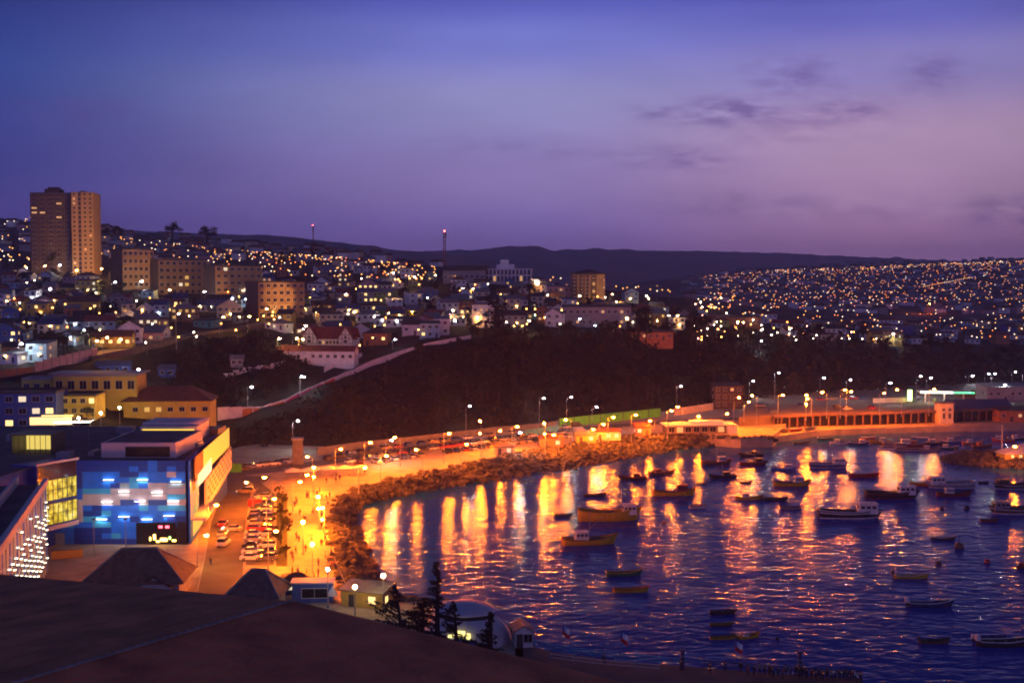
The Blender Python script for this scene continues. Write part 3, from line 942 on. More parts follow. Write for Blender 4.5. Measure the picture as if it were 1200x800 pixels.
# ---- half timbered villa with long white wing
q = hit(388, 408); k = q.y / F
t = thing('half_timbered_villa', 'white half timbered villa with two front gables and steep dark red roof', 'villa', q, R(-8))
w_, d_, h_ = 62 * k, 10.0, 15 * k * .8
wb = MB(); wb.base((0, 0, -5), (w_, d_, h_ + 5))
rb2 = MB(); gable_roof(rb2, w_, d_, h_ + .02, 4.6)
tb = MB()
for cx, gw in ((-w_ * .34, 7.0), (w_ * .36, 6.4)):
    wb.base((cx, -d_ / 2 - .75, -5), (gw, 1.5, h_ + 5))
    wb.add([(cx - gw / 2, -d_ / 2 - 1.5, h_), (cx + gw / 2, -d_ / 2 - 1.5, h_), (cx, -d_ / 2 - 1.5, h_ + gw * .75)], [(0, 1, 2)])
    for s in (-1, 1):
        a0 = Vector((cx + s * (gw / 2 + .5), 0, h_ - .6)); a1 = Vector((cx, 0, h_ + gw * .75 + .15))
        vs = [Vector((a0.x, -d_ / 2 - 1.9, a0.z)), Vector((a1.x, -d_ / 2 - 1.9, a1.z)), Vector((a1.x, 0, a1.z)), Vector((a0.x, 0, a0.z))]
        rb2.add(vs + [q_ + Vector((0, 0, .2)) for q_ in vs], [(0, 1, 2, 3), (7, 6, 5, 4), (0, 4, 5, 1), (0, 3, 7, 4)])
    for i in range(5):
        x = cx - gw / 2 + gw * i / 4; hh_ = h_ + gw * .75 * (1 - abs(x - cx) / (gw / 2)) - .3
        tb.base((x, -d_ / 2 - 1.54, h_ * .5), (.22, .1, max(.5, hh_ - h_ * .5)))
    for z in (h_ * .5, h_, h_ + gw * .28): tb.box((cx, -d_ / 2 - 1.545, z), (gw * (1 if z <= h_ else .6), .1, .22))
wb.build('wall', 'wall_white', t); rb2.build('roof', 'roof_red', t); tb.build('timber_frame', 'roof_dark', t)
for i in range(6): win(t, (-w_ * .15 + w_ * .34 * i / 5, -d_ / 2 - .002, h_ * .6), 1.1, 1.3, 0, 'window_warm' if i == 1 else 'glass_dark')
for cx in (-w_ * .34, w_ * .36): win(t, (cx, -d_ / 2 - 1.56, h_ * .72), 1.6, 1.2, 0, 'glass_dark'); win(t, (cx, -d_ / 2 - 1.56, h_ * 1.14), 1.0, 1.0, 0, 'glass_dark')
q = hit(370, 425); k = q.y / F
t = thing('long_wing', 'long low white wing with a row of small windows below the villa', 'annexe', q, R(-8))
house_parts(t, 98 * k, 7, 14 * k, 'white', 'red', 'gable', 0.0, True, 1)
# ---- blank white gable house standing on the ramp crest, and orange fronted ones
for (px, py, w_, d_, h_, wl, rf, kd, fl_, rz, lab, lt) in [
    (566, 384, 9, 9, 11, 'white', 'grey', 'shed', 2, -10, 'tall white two storey house with square top above the ramp crest', .2),
    (441, 405, 11, 9, 5.5, 'terracotta', 'dark', 'hip', 1, -6, 'orange lit house with dark hip roof right of the villa', .6),
    (503, 396, 9, 8, 6.5, 'pale blue', 'dark', 'shed', 2, 5, 'pale blue two storey house with lit porch by the ramp', .5),
    (517, 393, 7, 8, 7.5, 'white', 'grey', 'shed', 2, 2, 'narrow white house beside the pale blue one by the ramp', .3),
    (482, 393, 8, 8, 5.0, 'white', 'dark', 'gable', 1, -4, 'small white house with round lit gable by the ramp', .3),
    (660, 352, 18, 9, 8, 'pink', 'grey', 'shed', 2, 2, 'wide pink two storey house left of the mid rise block', .2),
    (700, 384, 34, 12, 10, 'grey', 'dark', 'shed', 2, -4, 'grey two storey commercial block with lit shopfronts below the mid rise', .3),
    (862, 384, 30, 10, 6, 'terracotta', 'rusty', 'shed', 1, -3, 'long low orange lit building at the cliff edge', .25),
    (748, 399, 34, 8, 4, 'terracotta', 'rusty', 'shed', 1, -3, 'low pink terrace building at the top of the dark slope', .2),
    (95, 366, 14, 9, 5, 'yellow', 'rusty', 'gable', 1, 12, 'yellow bungalow with two lit windows below the tower', .7),
    (150, 403, 9, 8, 6.5, 'white', 'dark', 'front gable', 2, 10, 'white house with blue door beside the hill road bend', .3),
    (128, 408, 16, 8, 4.5, 'yellow', 'rusty', 'gable', 1, 8, 'golden lit low house beside the hill road bend', .8),
    (175, 402, 9, 7, 4, 'pink', 'grey', 'shed', 1, 10, 'pale house with arched windows beside the hill road', .2)]:
    q = hit(px, py)
    t = thing('hillside_house', lab, 'house', q + Vector((0, d_ / 2, 0)), R(rz), 'houses on the hillside')
    house_parts(t, w_, d_, h_, wl, rf, kd, lt, True, fl_, 'window_bright' if lt > .4 else 'window_warm')

# ---- yellow school buildings behind the shopping centre
mat('school_yellow', (0.58, 0.46, 0.08), 0.85, 0.15, 0.3)
for (x0, x1, yt, yb, D, rz, lab, fl_, bays, dd, lt) in [
    (62, 159, 441, 463, 384, 3, 'long yellow school block with ribbon windows and flat grey roof', 1, 7, 12, .0),
    (25, 60, 445, 464, 386, 3, 'short yellow school block with two dark windows, left of the long one', 1, 3, 10, .0),
    (70, 110, 464, 499, 362, 6, 'three storey yellow school block with small paired windows', 3, 4, 12, .12),
    (-30, 62, 461, 503, 352, 6, 'dark blue three storey building with lit shopfront at the left edge', 3, 6, 14, .22)]:
    a = PD((x0 + x1) / 2, yb, D); k = D / F
    t = mk_block('school_block', lab, a + Vector((0, dd / 2, 0)), R(rz), (x1 - x0) * k, dd, (yb - yt) * k, fl_, bays, 'school_yellow' if 'yellow' in lab else 'wall_blue', lit=lt, group='school buildings behind the shopping centre' if 'yellow' in lab else None, cat='school' if 'yellow' in lab else 'building', roof='grey_metal' if fl_ == 1 else 'roof_dark', litm=('window_bright', 'window_white'))
    if 'long yellow' in lab:
        mb = MB(); mb.base((0, 0, (yb - yt) * k + .72), ((x1 - x0) * k + 2.4, dd + 2, .35)); mb.build('roof', 'grey_metal', t)
    if 'blue' in lab:
        mb = MB(); mb.box((10, -dd / 2 - .12, 2.4), (12, .2, 2.2)); mb.box((12, -dd / 2 - .5, 4.0), (9, .8, .3)); mb.build('shopfront', 'window_bright', t)
a = PD(193, 489, 384); k = 384 / F
t = thing('assembly_hall', 'yellow hall under a wide dark brown hip roof', 'hall', a + Vector((0, 7, 0)), R(6))
mb = MB(); mb.base((0, 0, -5), (100 * k, 13, 19 * k + 5)); mb.build('wall', 'school_yellow', t)
mb = MB(); hip_roof(mb, 102 * k, 14, 19 * k + .1, 4.4); mb.build('roof', 'roof_rusty', t)
for i in range(7): win(t, (-10 + 22 * i / 6., -6.502, 2.6), 1.6, 1.4, 0, 'window_yellow' if i in (1, 2) else 'glass_dark')
# bright blue shed and pale sheds on the dark bank
for (px, py, w_, wl, lab) in [(196, 441, 6, 'blue', 'small bright blue shed on the dark bank behind the school'), (133, 437, 12, 'blue', 'dark blue gabled shed behind the long school roof'), (278, 430, 5, 'grey', 'small grey shack alone on the dark bank')]:
    q = hit(px, py)
    t = thing('shed', lab, 'shed', q, R(10)); house_parts(t, w_, 5, 3, wl, 'blue' if wl == 'blue' else 'grey', 'gable', 0, False)
# pale wall along the hill road, its orange light put into the terracotta colour
for name, lab, pts, h_, m_ in [('boundary_wall', 'long pale boundary wall with orange light in its colour at the left edge', [(-12, 444), (20, 440), (40, 436)], 2.6, 'wall_terracotta'),
                         ('panel_fence', 'tall pale panel fence stepping up beside the hill road', [(41, 436), (70, 429), (114, 418)], 3.6, 'wall_pink')]:
    P_ = dens([hit(*c) for c in pts], 3.2)
    t = thing(name, lab, 'wall' if 'wall' in name else 'fence', P_[0])
    for i, (a, c) in enumerate(zip(P_[:-1], P_[1:])):
        mid_ = (a + c) / 2; mb = MB(); d = c - a
        mb.base((mid_.x - P_[0].x, mid_.y - P_[0].y, min(a.z, c.z) - P_[0].z - 1.5), ((d.xy.length) - .06, .2, h_ + 1.5), math.atan2(d.y, d.x)); mb.build('panel', m_, t)
        mb = MB(); mb.base((a.x - P_[0].x, a.y - P_[0].y, a.z - P_[0].z - 1.5), (.3, .3, h_ + 1.8), math.atan2(d.y, d.x)); mb.build('post', 'concrete', t)

# ---- retaining wall of the ramp, with murals
mat('mural_pink', (0.75, 0.10, 0.30), 0.8, 0.35, 0.8); mat('mural_red', (0.70, 0.06, 0.05), 0.8, 0.3, 1.2); mat('mural_orange', (0.75, 0.28, 0.06), 0.8, 0.3, 1.0)
mat('pale_render', (0.84, 0.76, 0.77), 0.9, 0.16, 0.4, 0.1)
L, Q = ribbon_pts([p + Vector((-1.5, 5.0, 0)) for p in RAMPd], 8.0)
LINE = Q if Q[len(Q) // 2].y < L[len(L) // 2].y else L
t = thing('retaining_wall', 'long pale retaining wall with painted murals climbing beside the ramp road', 'wall', LINE[0])
n = len(LINE)
for i in range(n - 1):
    a, c = LINE[i], LINE[i + 1]; f = i / n
    h_ = 4.2 * (1 - f) ** 1.5 + 1.4
    mb = MB(); d = c - a; nn = Vector((-d.y, d.x, 0)).normalized() * .2
    zb = Vector((0, 0, -2.8)) ; up = Vector((0, 0, max(1.7, h_ - 1.6)))
    A = a - LINE[0]; C_ = c - LINE[0]
    v = [A - nn + zb, C_ - nn + zb, C_ + nn + zb, A + nn + zb, A - nn + up, C_ - nn + up, C_ + nn + up, A + nn + up]
    mb.add(v, [(3, 2, 1, 0), (4, 5, 6, 7), (0, 1, 5, 4), (1, 2, 6, 5), (2, 3, 7, 6), (3, 0, 4, 7)])
    o = mb.build('wall_panel', 'pale_render', t)
    col = {2: 'mural_orange', 3: 'mural_orange', 5: 'mural_orange', 6: 'mural_pink', 7: 'mural_pink', 8: 'mural_pink', 9: 'mural_red', 4: 'mural_red'}.get(i)
    if col:
        g = 1 if nn.y > 0 else -1
        off = -g * nn * 1.06
        m2 = MB(); e = d * .07
        m2.quad(A + e + off + Vector((0, 0, -1.6)), C_ - e + off + Vector((0, 0, -1.6)), C_ - e + off + up * .8, A + e + off + up * .8); m2.build('mural', col, o)

# ---- garden walls below the villa
for lab, pts in [('pale stepped garden wall rising toward the villa', [(262, 446), (285, 438), (318, 432), (335, 428)]), ('pale garden wall with posts below the long white wing', [(380, 436), (400, 428), (424, 418)])]:
    P_ = dens([hit(*c) for c in pts], 4)
    t = thing('garden_wall', lab, 'wall', P_[0])
    for a, c in zip(P_[:-1], P_[1:]):
        d = c - a; mid_ = (a + c) / 2 - P_[0]; mb = MB(); mb.base((mid_.x, mid_.y, mid_.z - 1), (d.xy.length, .25, 2.8), math.atan2(d.y, d.x)); mb.build('wall_panel', 'pale_render', t)

# ---------------------------------------------------------------- shopping centre
BL = {'n': (0.008, 0.05, 0.36), 'b': (0.012, 0.17, 0.85), 't': (0.05, 0.42, 0.80), 'g': (0.50, 0.43, 0.47), 'l': (0.28, 0.38, 0.46), 'd': (0.01, 0.012, 0.03)}
for k_, c in BL.items(): mat('panel_' + k_, c, 0.45, 0.12, 0.5)
mat('mall_roof', (0.075, 0.08, 0.10), 0.9, 0.3, 0.2, 0.1)
mat('mall_white', (0.62, 0.55, 0.54), 0.7, 0.1, 0.4)
ROWS = ["nnnnnnnnnnbnnn", "nnnnnnnnbnbnbn", "nnnbbbbnnbbbgb", "nnnbbbbbttbbbb", "nnnbbbnltbggll", "nnbtttgggggggg", "nnbgggggggggtt", "nngggggnngnngg", "nngbnbbbbtbttt", "tngnntbbbbbbbb", "ttgttbbbnbbbnn", "ttbbttbbbbnnbd", "bbnnnnbbbddddd", "lbnnnbtbbddddd", "lbnnnnnnnddddd"]
MX0, MX1, MY, MZ0, MZ1 = -97.6, -69.6, 253.0, 4.0, 22.0
mall = thing('shopping_centre', 'large shopping centre with blue mosaic facade and glowing wall lights', 'shopping centre', ((MX0 + MX1) / 2, MY, 4.0))
O = Vector(((MX0 + MX1) / 2, MY, 4.0))


def rel(v): return Vector(v) - O


BK = 314.0      # back of the centre
body = MB()
poly = [(MX0, MY), (MX1, MY), (-75.4, BK), (-140, BK), (-140, 200), (-104, 200), (-100.5, 240)]
body.prism([tuple(rel((x, y, 0))[:2]) for x, y in poly], 0.0, 17.9); body.build('building_body', 'panel_n', mall)
mb = MB(); mb.prism([tuple(rel((x, y, 0))[:2]) for x, y in [(MX0 + .3, MY + .3), (MX1 - .4, MY + .3), (-75.9, BK - .3), (-139, BK - .3), (-139, 201), (-104, 201)]], 17.91, 18.0); mb.build('flat_roof', 'mall_roof', mall)
mb = MB(); keys = 'nbtgld'
cw = (MX1 - MX0) / 14; rh = (MZ1 - MZ0) / 15
for r_, row in enumerate(ROWS):
    for c_, ch in enumerate(row):
        x = MX0 + cw * (c_ + .5); z = MZ1 - rh * (r_ + .5)
        mb.box(rel((x, MY - .08 - .012 * ((r_ * 7 + c_ * 3) % 4), z)), (cw - .025, .14, rh - .025), 0, keys.index(ch))
mb.build('mosaic_facade', ['panel_' + q for q in keys], mall)
emat('facade_light_glow', (1.0, 0.93, 0.84), 14)
for (px, py) in [(127, 563), (167, 563), (206, 565), (145, 577), (184, 578), (125, 589), (164, 588), (203, 588), (119, 609), (145, 606), (172, 609), (198, 605)]:
    c = rel(PD(px, py, MY - .42))
    mb = MB(); mb.box(c, (2.5, .34, .30)); lo = mb.build('wall_light', 'dark_metal', mall)
    mb = MB(); mb.quad(c + Vector((-1.15, -.14, .153)), c + Vector((1.15, -.14, .153)), c + Vector((1.15, .14, .153)), c + Vector((-1.15, .14, .153)))
    mb.quad(c + Vector((-1.15, .14, -.153)), c + Vector((1.15, .14, -.153)), c + Vector((1.15, -.14, -.153)), c + Vector((-1.15, -.14, -.153)))
    mb.build('lamp_strip', 'facade_light_glow', lo)
# dark shopfront recess with coloured lamps
mb = MB(); a = rel((-77.2, MY - .2, 5.0)); mb.box(a + Vector((1.2, 0, 1.4)), (8.5, .12, 4.6)); sf = mb.build('shopfront', 'glass_dark', mall)
emat('shop_red', (1, .05, .08), 9); emat('shop_yellow', (1, .62, .1), 9); emat('shop_green', (.5, 1, .2), 5)
for px, py, w_, h_, mt in [(188, 617, .8, .5, 'shop_red'), (196, 617, .8, .5, 'shop_red'), (181, 629, .5, 1.2, 'shop_yellow'), (192, 632, 1.5, .7, 'shop_yellow'), (199, 630, .4, .6, 'shop_green'), (176, 631, .3, .8, 'shop_yellow'), (204, 633, .8, .4, 'shop_yellow'), (185, 634, .7, .4, 'shop_yellow')]:
    mb = MB(); mb.box(rel(PD(px, py, MY - .35)), (w_, .1, h_)); mb.build('shop_sign', mt, sf)
# glazed hall that projects on the left
GA = Vector((-92.7, MY - .2, 0)); GB = Vector((-97.4, 243.2, 0)); z0, z1 = 9.0, 22.3
d = (GB - GA); dn = d.normalized(); nn = Vector((dn.y, -dn.x, 0)); nn = nn if nn.x > 0 else -nn
m = bpy.data.materials.new('lit_hall_glass'); m.use_nodes = True; MATS['lit_hall_glass'] = m
t_ = NT(m.node_tree); b = m.node_tree.nodes['Principled BSDF']; b.inputs['Roughness'].default_value = .2; b.inputs['Base Color'].default_value = (.1, .1, .05, 1)
tcn = t_.n('ShaderNodeTexCoord'); vo = t_.n('ShaderNodeTexNoise'); vo.inputs['Scale'].default_value = 0.75; vo.inputs['Detail'].default_value = 5; vo.inputs['Roughness'].default_value = .7
mpn = t_.n('ShaderNodeMapping'); mpn.inputs['Scale'].default_value = (1, 1, .7); t_.l(tcn.outputs['Object'], mpn.inputs[0]); t_.l(mpn.outputs[0], vo.inputs['Vector'])
cr = t_.ramp(vo.outputs[0], [(.36, (.06, .05, .0)), (.46, (.5, .36, .01)), (.56, (.95, .76, .05)), (.68, (1.0, .90, .35))], 'LINEAR'); t_.l(cr, b.inputs['Emission Color']); b.inputs['Emission Strength'].default_value = 0.95
hall = MB(); hp = [GA, GB, GB - nn * 6 + dn * 1, GA - nn * 5]
hall.prism([tuple(rel(v)[:2]) for v in hp], z0 - 4, z1 - 4); hall.build('glazed_hall', 'panel_n', mall)
def wallq(za, zb, s0, s1, off):
    a = GA + d * s0 + nn * off; c = GA + d * s1 + nn * off
    return [rel((c.x, c.y, za)), rel((a.x, a.y, za)), rel((a.x, a.y, zb)), rel((c.x, c.y, zb))]
for za, zb in ((9.6, 13.9), (14.6, 18.9)):
    mb = MB(); mb.quad(*wallq(za, zb, .02, .98, .06)); g = mb.build('lit_glazing', 'lit_hall_glass', mall)
    mb = MB()
    for i in range(9):
        s = .02 + .96 * i / 8; a = GA + d * s + nn * .1; mb.base(rel((a.x, a.y, za)), (.1, .1, zb - za), math.atan2(d.y, d.x))
    for z in (za, (za + zb) / 2, zb):
        mb.add([v for v in wallq(z - .06, z + .06, 0, 1, .13)], [(0, 1, 2, 3)])
    mb.build('mullion', 'dark_metal', g)
mb = MB(); mb.quad(*wallq(18.95, 22.2, 0.02, .98, .07)); mb.build('dark_glazing', 'glass_dark', mall)
mb = MB(); mb.quad(*wallq(22.2, 22.7, -.05, 1.02, .2)); mb.quad(*wallq(8.4, 9.3, -.02, 1.02, .2)); mb.build('fascia', 'mall_white', mall)
mb = MB(); c = GA + d * 1.0 + nn * .5; mb.base(rel((c.x, c.y, 15.4)), (.9, .25, 2.8), math.atan2(d.y, d.x) + 1.2); mb.build('vertical_sign', 'red_glow', mall)
# light studded wing in front on the left
WA = Vector((-90.3, 230, 0)); WB = Vector((-72.5, 165, 0)); d2 = WB - WA; d2n = d2.normalized(); n2 = Vector((-d2n.y, d2n.x, 0)); n2 = n2 if n2.x > 0 else -n2
wing = thing('studded_wing', 'white sloping shop wing studded with rows of small lamps, lower left', 'shop wing', WA)
wr = lambda v: Vector(v) - WA
mb = MB(); mb.prism([tuple(wr(v)[:2]) for v in [WA, WB, WB - n2 * 40, WA - n2 * 40]], 4, 20.8); mb.build('wall', 'panel_l', wing)
mb = MB(); mb.prism([tuple(wr(v)[:2]) for v in [WA - n2 * 1.6, WB - n2 * 1.6, WB - n2 * 40, WA - n2 * 40]], 20.8, 20.9); mb.build('flat_roof', 'mall_roof', wing)
mb = MB(); mb.prism([tuple(wr(v)[:2]) for v in [WA + n2 * .3, WB + n2 * .3, WB - n2 * .5, WA - n2 * .5]], 20.8, 22.0); mb.prism([tuple(wr(v)[:2]) for v in [WA - n2 * 5, WB - n2 * 5, WB - n2 * 5.5, WA - n2 * 5.5]], 20.9, 22.6); mb.build('parapet', 'mall_white', wing)
emat('stud_glow', (1.0, 0.84, 0.55), 6)
r = random.Random(8); cnt = 0
for row in range(11):
    z = 19.3 - row * 1.35
    for i in range(15):
        s = .03 + i * .055 + (.027 if row % 2 else 0) + r.uniform(-.006, .006)
        if r.random() < .30 or cnt >= 98 or s > .95 or (row < 2 and r.random() < .6): continue
        c = WA + d2 * s + n2 * .35; c = wr((c.x, c.y, z)); cnt += 1
        ang = math.atan2(d2.y, d2.x)
        def fn(mb):
            mb.box((0, 0, 0), (1.0, .5, .14), 0, 0)
            mb.quad((-.45, -.2, .073), (.45, -.2, .073), (.45, .2, .073), (-.45, .2, .073), 1)
        inst('stud_lamp', cached('stud', fn, ['dark_metal', 'stud_glow'], 'stud_lamp'), wing, c, ang)
mb = MB()
for i in range(16):
    s = .03 + i * .06; c = WA + d2 * s + n2 * .06; mb.base(wr((c.x, c.y, 4.5)), (.9, .1, 15.5), math.atan2(d2.y, d2.x), i % 2)
mb.build('cladding_strip', ['panel_b', 'panel_l'], wing)
# two mast lights in the forecourt that wash the mosaic facade
for px, lab in ((99, 'thin mast light left in the forecourt, washing the blue facade'), (137, 'thin mast light right in the forecourt, washing the blue facade')):
    q = PZ(px, 660, 4.0); t = thing('mast_light', lab, 'floodlight', (q.x, 241.0, 4.0), 0, 'mast lights before the blue facade')
    mb = MB(); mb.tube([(0, 0, 0), (0, 0, 7.6)], [.11, .07], 7); mb.build('pole', 'grey_metal', t)
    mb = MB(); mb.box((0, 0, 7.75), (.7, .3, .3)); mb.build('lamp_head', 'dark_metal', t)
    L = bpy.data.lights.new('mast_lamp', 'SPOT'); L.energy = 1100; L.color = (.86, .93, 1.0); L.spot_size = R(125); L.spot_blend = .5; L.shadow_soft_size = .2
    lo = bpy.data.objects.new('mast_lamp', L); COL.objects.link(lo); lo.parent = t; lo.location = (0, .3, 7.75); lo.rotation_euler = Vector((0, 1, .28)).to_track_quat('-Z', 'Y').to_euler()
# roof top volumes
def roofbox(name, x, y, w_, dd_, h_, m_, lab=None, z=22.0):
    mb = MB(); mb.base(rel((x, y, z)), (w_, dd_, h_)); o = mb.build(name, m_, mall)
    if lab: o['label'] = lab
    return o
roofbox('roof_pavilion', -80.8, 268, 16.2, 22, 3.2, 'mall_white', 'white roof pavilion with wide dark opening')
mb = MB(); mb.box(rel((-78.8, 256.9, 23.3)), (9.6, .12, 2.2)); mb.build('opening', 'glass_dark', mall)
mb = MB(); mb.base(rel((-80.8, 268, 25.2)), (14.6, 20, .12)); mb.build('pavilion_roof', 'mall_roof', mall)
roofbox('clerestory', -82.4, 291, 13.6, 12, 3.4, 'mall_white')
emat('clerestory_glow', (1.0, 0.66, 0.05), 1.6)
mb = MB(); mb.box(rel((-82.4, 284.9, 23.7)), (12.4, .12, 2.0)); mb.build('lit_clerestory', 'clerestory_glow', mall)
mb = MB()
for i in range(4): mb.base(rel((-82.2, 287 + i * 3.0, 25.5)), (13.8, .5, .7))
mb.build('louvre', 'mall_white', mall)
mb = MB(); mb.base(rel((-106, 270, 22)), (9, .3, 4.2)); mb.base(rel((-110.4, 266, 22)), (.3, 8, 4.2)); mb.base(rel((-101.6, 266, 22)), (.3, 8, 4.2)); mb.base(rel((-106, 266, 26.2)), (9.2, 8.4, .2)); mb.build('stair_tower', 'dark_metal', mall)
emat('stair_glow', (1.0, 0.74, 0.14), 0.9)
mb = MB(); mb.quad(rel((-110.2, 269.7, 22.05)), rel((-101.8, 269.7, 22.05)), rel((-101.8, 269.7, 26)), rel((-110.2, 269.7, 26))); mb.build('lit_stair_wall', 'stair_glow', mall)
for i in range(8):
    mb = MB(); mb.base(rel((-110 + i * 1.18, 262.2, 22)), (.1, .1, 4.1)); mb.build('mullion', 'dark_metal', mall)
roofbox('roof_vent', -74.2, 300, 2.0, 8, 1.4, 'dark_metal'); roofbox('roof_vent', -97, 258, 3, 3, 1.2, 'grey_metal'); roofbox('roof_vent', -97.5, 300, 4, 3, 1.5, 'grey_metal'); roofbox('roof_vent', -118, 285, 5, 4, 1.6, 'grey_metal')
for x, y in ((-92, 262), (-92, 282), (-95, 292), (-72.6, 275)): roofbox('air_duct', x, y, 1.2, 5, .9, 'grey_metal')
for (x, y, h_) in ((-98, 275, 4), (-74.5, 262, 3)):
    mb = MB(); mb.tube([rel((x, y, 22)), rel((x, y, 22 + h_))], .08); mb.build('aerial', 'grey_metal', mall)
# right flank: parapet, yellow lit band, white band with slots, glowing undercroft
RA = Vector((MX1, MY, 0)); RB = Vector((-77.2, 318, 0)); d3 = RB - RA; n3 = Vector((d3.y, -d3.x, 0)).normalized(); n3 = n3 if n3.x > 0 else -n3
def flank(mb, s0, s1, zb0, zt0, zb1, zt1, off, th, mi=0):
    a = RA + d3 * s0 + n3 * off; c = RA + d3 * s1 + n3 * off; a2 = a - n3 * th; c2 = c - n3 * th
    v = [rel((a.x, a.y, zb0)), rel((c.x, c.y, zb1)), rel((c.x, c.y, zt1)), rel((a.x, a.y, zt0)), rel((a2.x, a2.y, zb0)), rel((c2.x, c2.y, zb1)), rel((c2.x, c2.y, zt1)), rel((a2.x, a2.y, zt0))]
    mb.add(v, [(0, 1, 2, 3), (7, 6, 5, 4), (0, 4, 5, 1), (3, 2, 6, 7), (1, 5, 6, 2), (0, 3, 7, 4)], mi)
emat('flank_glow', (1.0, 0.66, 0.02), 0.62)
mb = MB(); flank(mb, .03, .97, 17.0, 22.3, 16.2, 21.4, 1.7, .3); mb.build('parapet_screen', 'roof_rusty', mall)
mb = MB(); flank(mb, .22, .97, 16.9, 22.2, 16.2, 21.3, 1.75, .04); mb.build('lit_band', 'flank_glow', mall)
mb = MB(); flank(mb, .08, .42, 15.4, 18.0, 15.4, 18.6, 1.85, .05); mb.build('lit_window', 'window_white', mall)
mb = MB(); flank(mb, .24, .98, 8.6, 15.2, 10.4, 16.1, 2.2, .5); sb = mb.build('slotted_band', 'mall_white', mall)
mb = MB()
for row in range(5):
    for i in range(9):
        s = .27 + i * .078 + (row % 2) * .035; zc = 9.6 + s * 2.2 + row * 1.2
        if s < .96: flank(mb, s, s + .04, zc, zc + .62, zc + .1, zc + .72, 2.26, .04)
mb.build('slot', 'dark_metal', sb)
mb = MB(); flank(mb, .0, .2, 4.1, 21.8, 4.1, 21.9, .9, .4); fe = mb.build('end_fin', 'panel_b', mall)
mb = MB()
for s, mi, z in ((.02, 0, 17.5), (.055, 1, 14.6), (.1, 2, 9.5), (.12, 1, 17)): flank(mb, s, s + .05, z, z + 3.4, z, z + 3.4, 1.0, .05, mi)
mb.build('coloured_panel', ['panel_b', 'mural_orange', 'panel_t'], fe)
emat('undercroft_glow', (1.0, 0.55, 0.08), .7)
mb = MB(); flank(mb, .04, .26, 5.2, 8.6, 5.2, 8.6, 1.1, .1); mb.build('lit_entrance', 'undercroft_glow', mall)
mb = MB(); flank(mb, .0, .3, 9.0, 9.4, 9.0, 9.4, 4.2, 3.2); mb.build('canopy', 'mall_white', mall)

# ---- shingled hip roofed pavilions below the shopping centre
mat('old_shingle', (0.17, 0.125, 0.095), 0.95, 0.3, 1.0, 0.4)
for (px, py, z_e, w_, d_, rise, lab, rg, rz) in [(152, 684, 7.2, 17, 11, 5.0, 'brown hip roofed pavilion below the blue facade, with one lit window', 3.0, 4), (297, 700, 6.6, 8.6, 8, 3.8, 'grey brown hip roofed kiosk at the foot of the street', 1.2, -4)]:
    a = PZ(px, py, z_e)
    t = thing('pavilion', lab, 'pavilion', (a.x, a.y + d_ / 2, 4), R(rz))
    mb = MB(); mb.base((0, 0, 0), (w_ - 1, d_ - 1, z_e - 4)); mb.build('wall', 'wall_grey', t)
    mb = MB(); hip_roof(mb, w_, d_, z_e - 4 + .1, rise, .5, rg); ro = mb.build('roof', 'old_shingle', t)
    mb = MB()
    for s in (-1, 1):
        mb.tube([(s * (w_ / 2 + .5), -(d_ / 2 + .5), z_e - 3.8), (s * rg, 0, z_e - 3.8 + rise)], .14, 5); mb.tube([(s * (w_ / 2 + .5), (d_ / 2 + .5), z_e - 3.8), (s * rg, 0, z_e - 3.8 + rise)], .14, 5)
    mb.tube([(-rg, 0, z_e - 3.85 + rise), (rg, 0, z_e - 3.85 + rise)], .16, 5); mb.build('ridge_tile', 'kerb_stone', ro)
    for i in range(4): win(t, (-w_ * .3 + w_ * .2 * i, -(d_ - 1) / 2 - .002, 1.7), 1.2, 1.0, 0, 'window_white' if (i == 1 and w_ > 12) else 'glass_dark')
a = PZ(168, 684, 7)
t = thing('dormer_porch', 'small blue grey gabled porch in front of the brown pavilion', 'porch', (a.x + 2, a.y + 1.0, 4), 0); house_parts(t, 5.5, 3.0, 2.6, 'pale blue', 'dark', 'front gable', 0.0, True)
# low garden wall with warm court left of the pavilion
a = PZ(60, 655, 4); c = PZ(97, 652, 4)
t = thing('court_wall', 'low ochre courtyard wall beside the studded wing', 'wall', a); mb = MB(); dd = c - a; mb.base(dd * .5, (dd.length, .3, 1.6), math.atan2(dd.y, dd.x)); mb.build('panel', 'wall_yellow', t); mb = MB(); mb.base(dd * .5 + Vector((0, 0, 1.6)), (dd.length + .2, .5, .15), math.atan2(dd.y, dd.x)); mb.build('coping', 'concrete', t)

# ---------------------------------------------------------------- harbour buildings on the right
def at(px, py, z): return PZ(px, py, z)
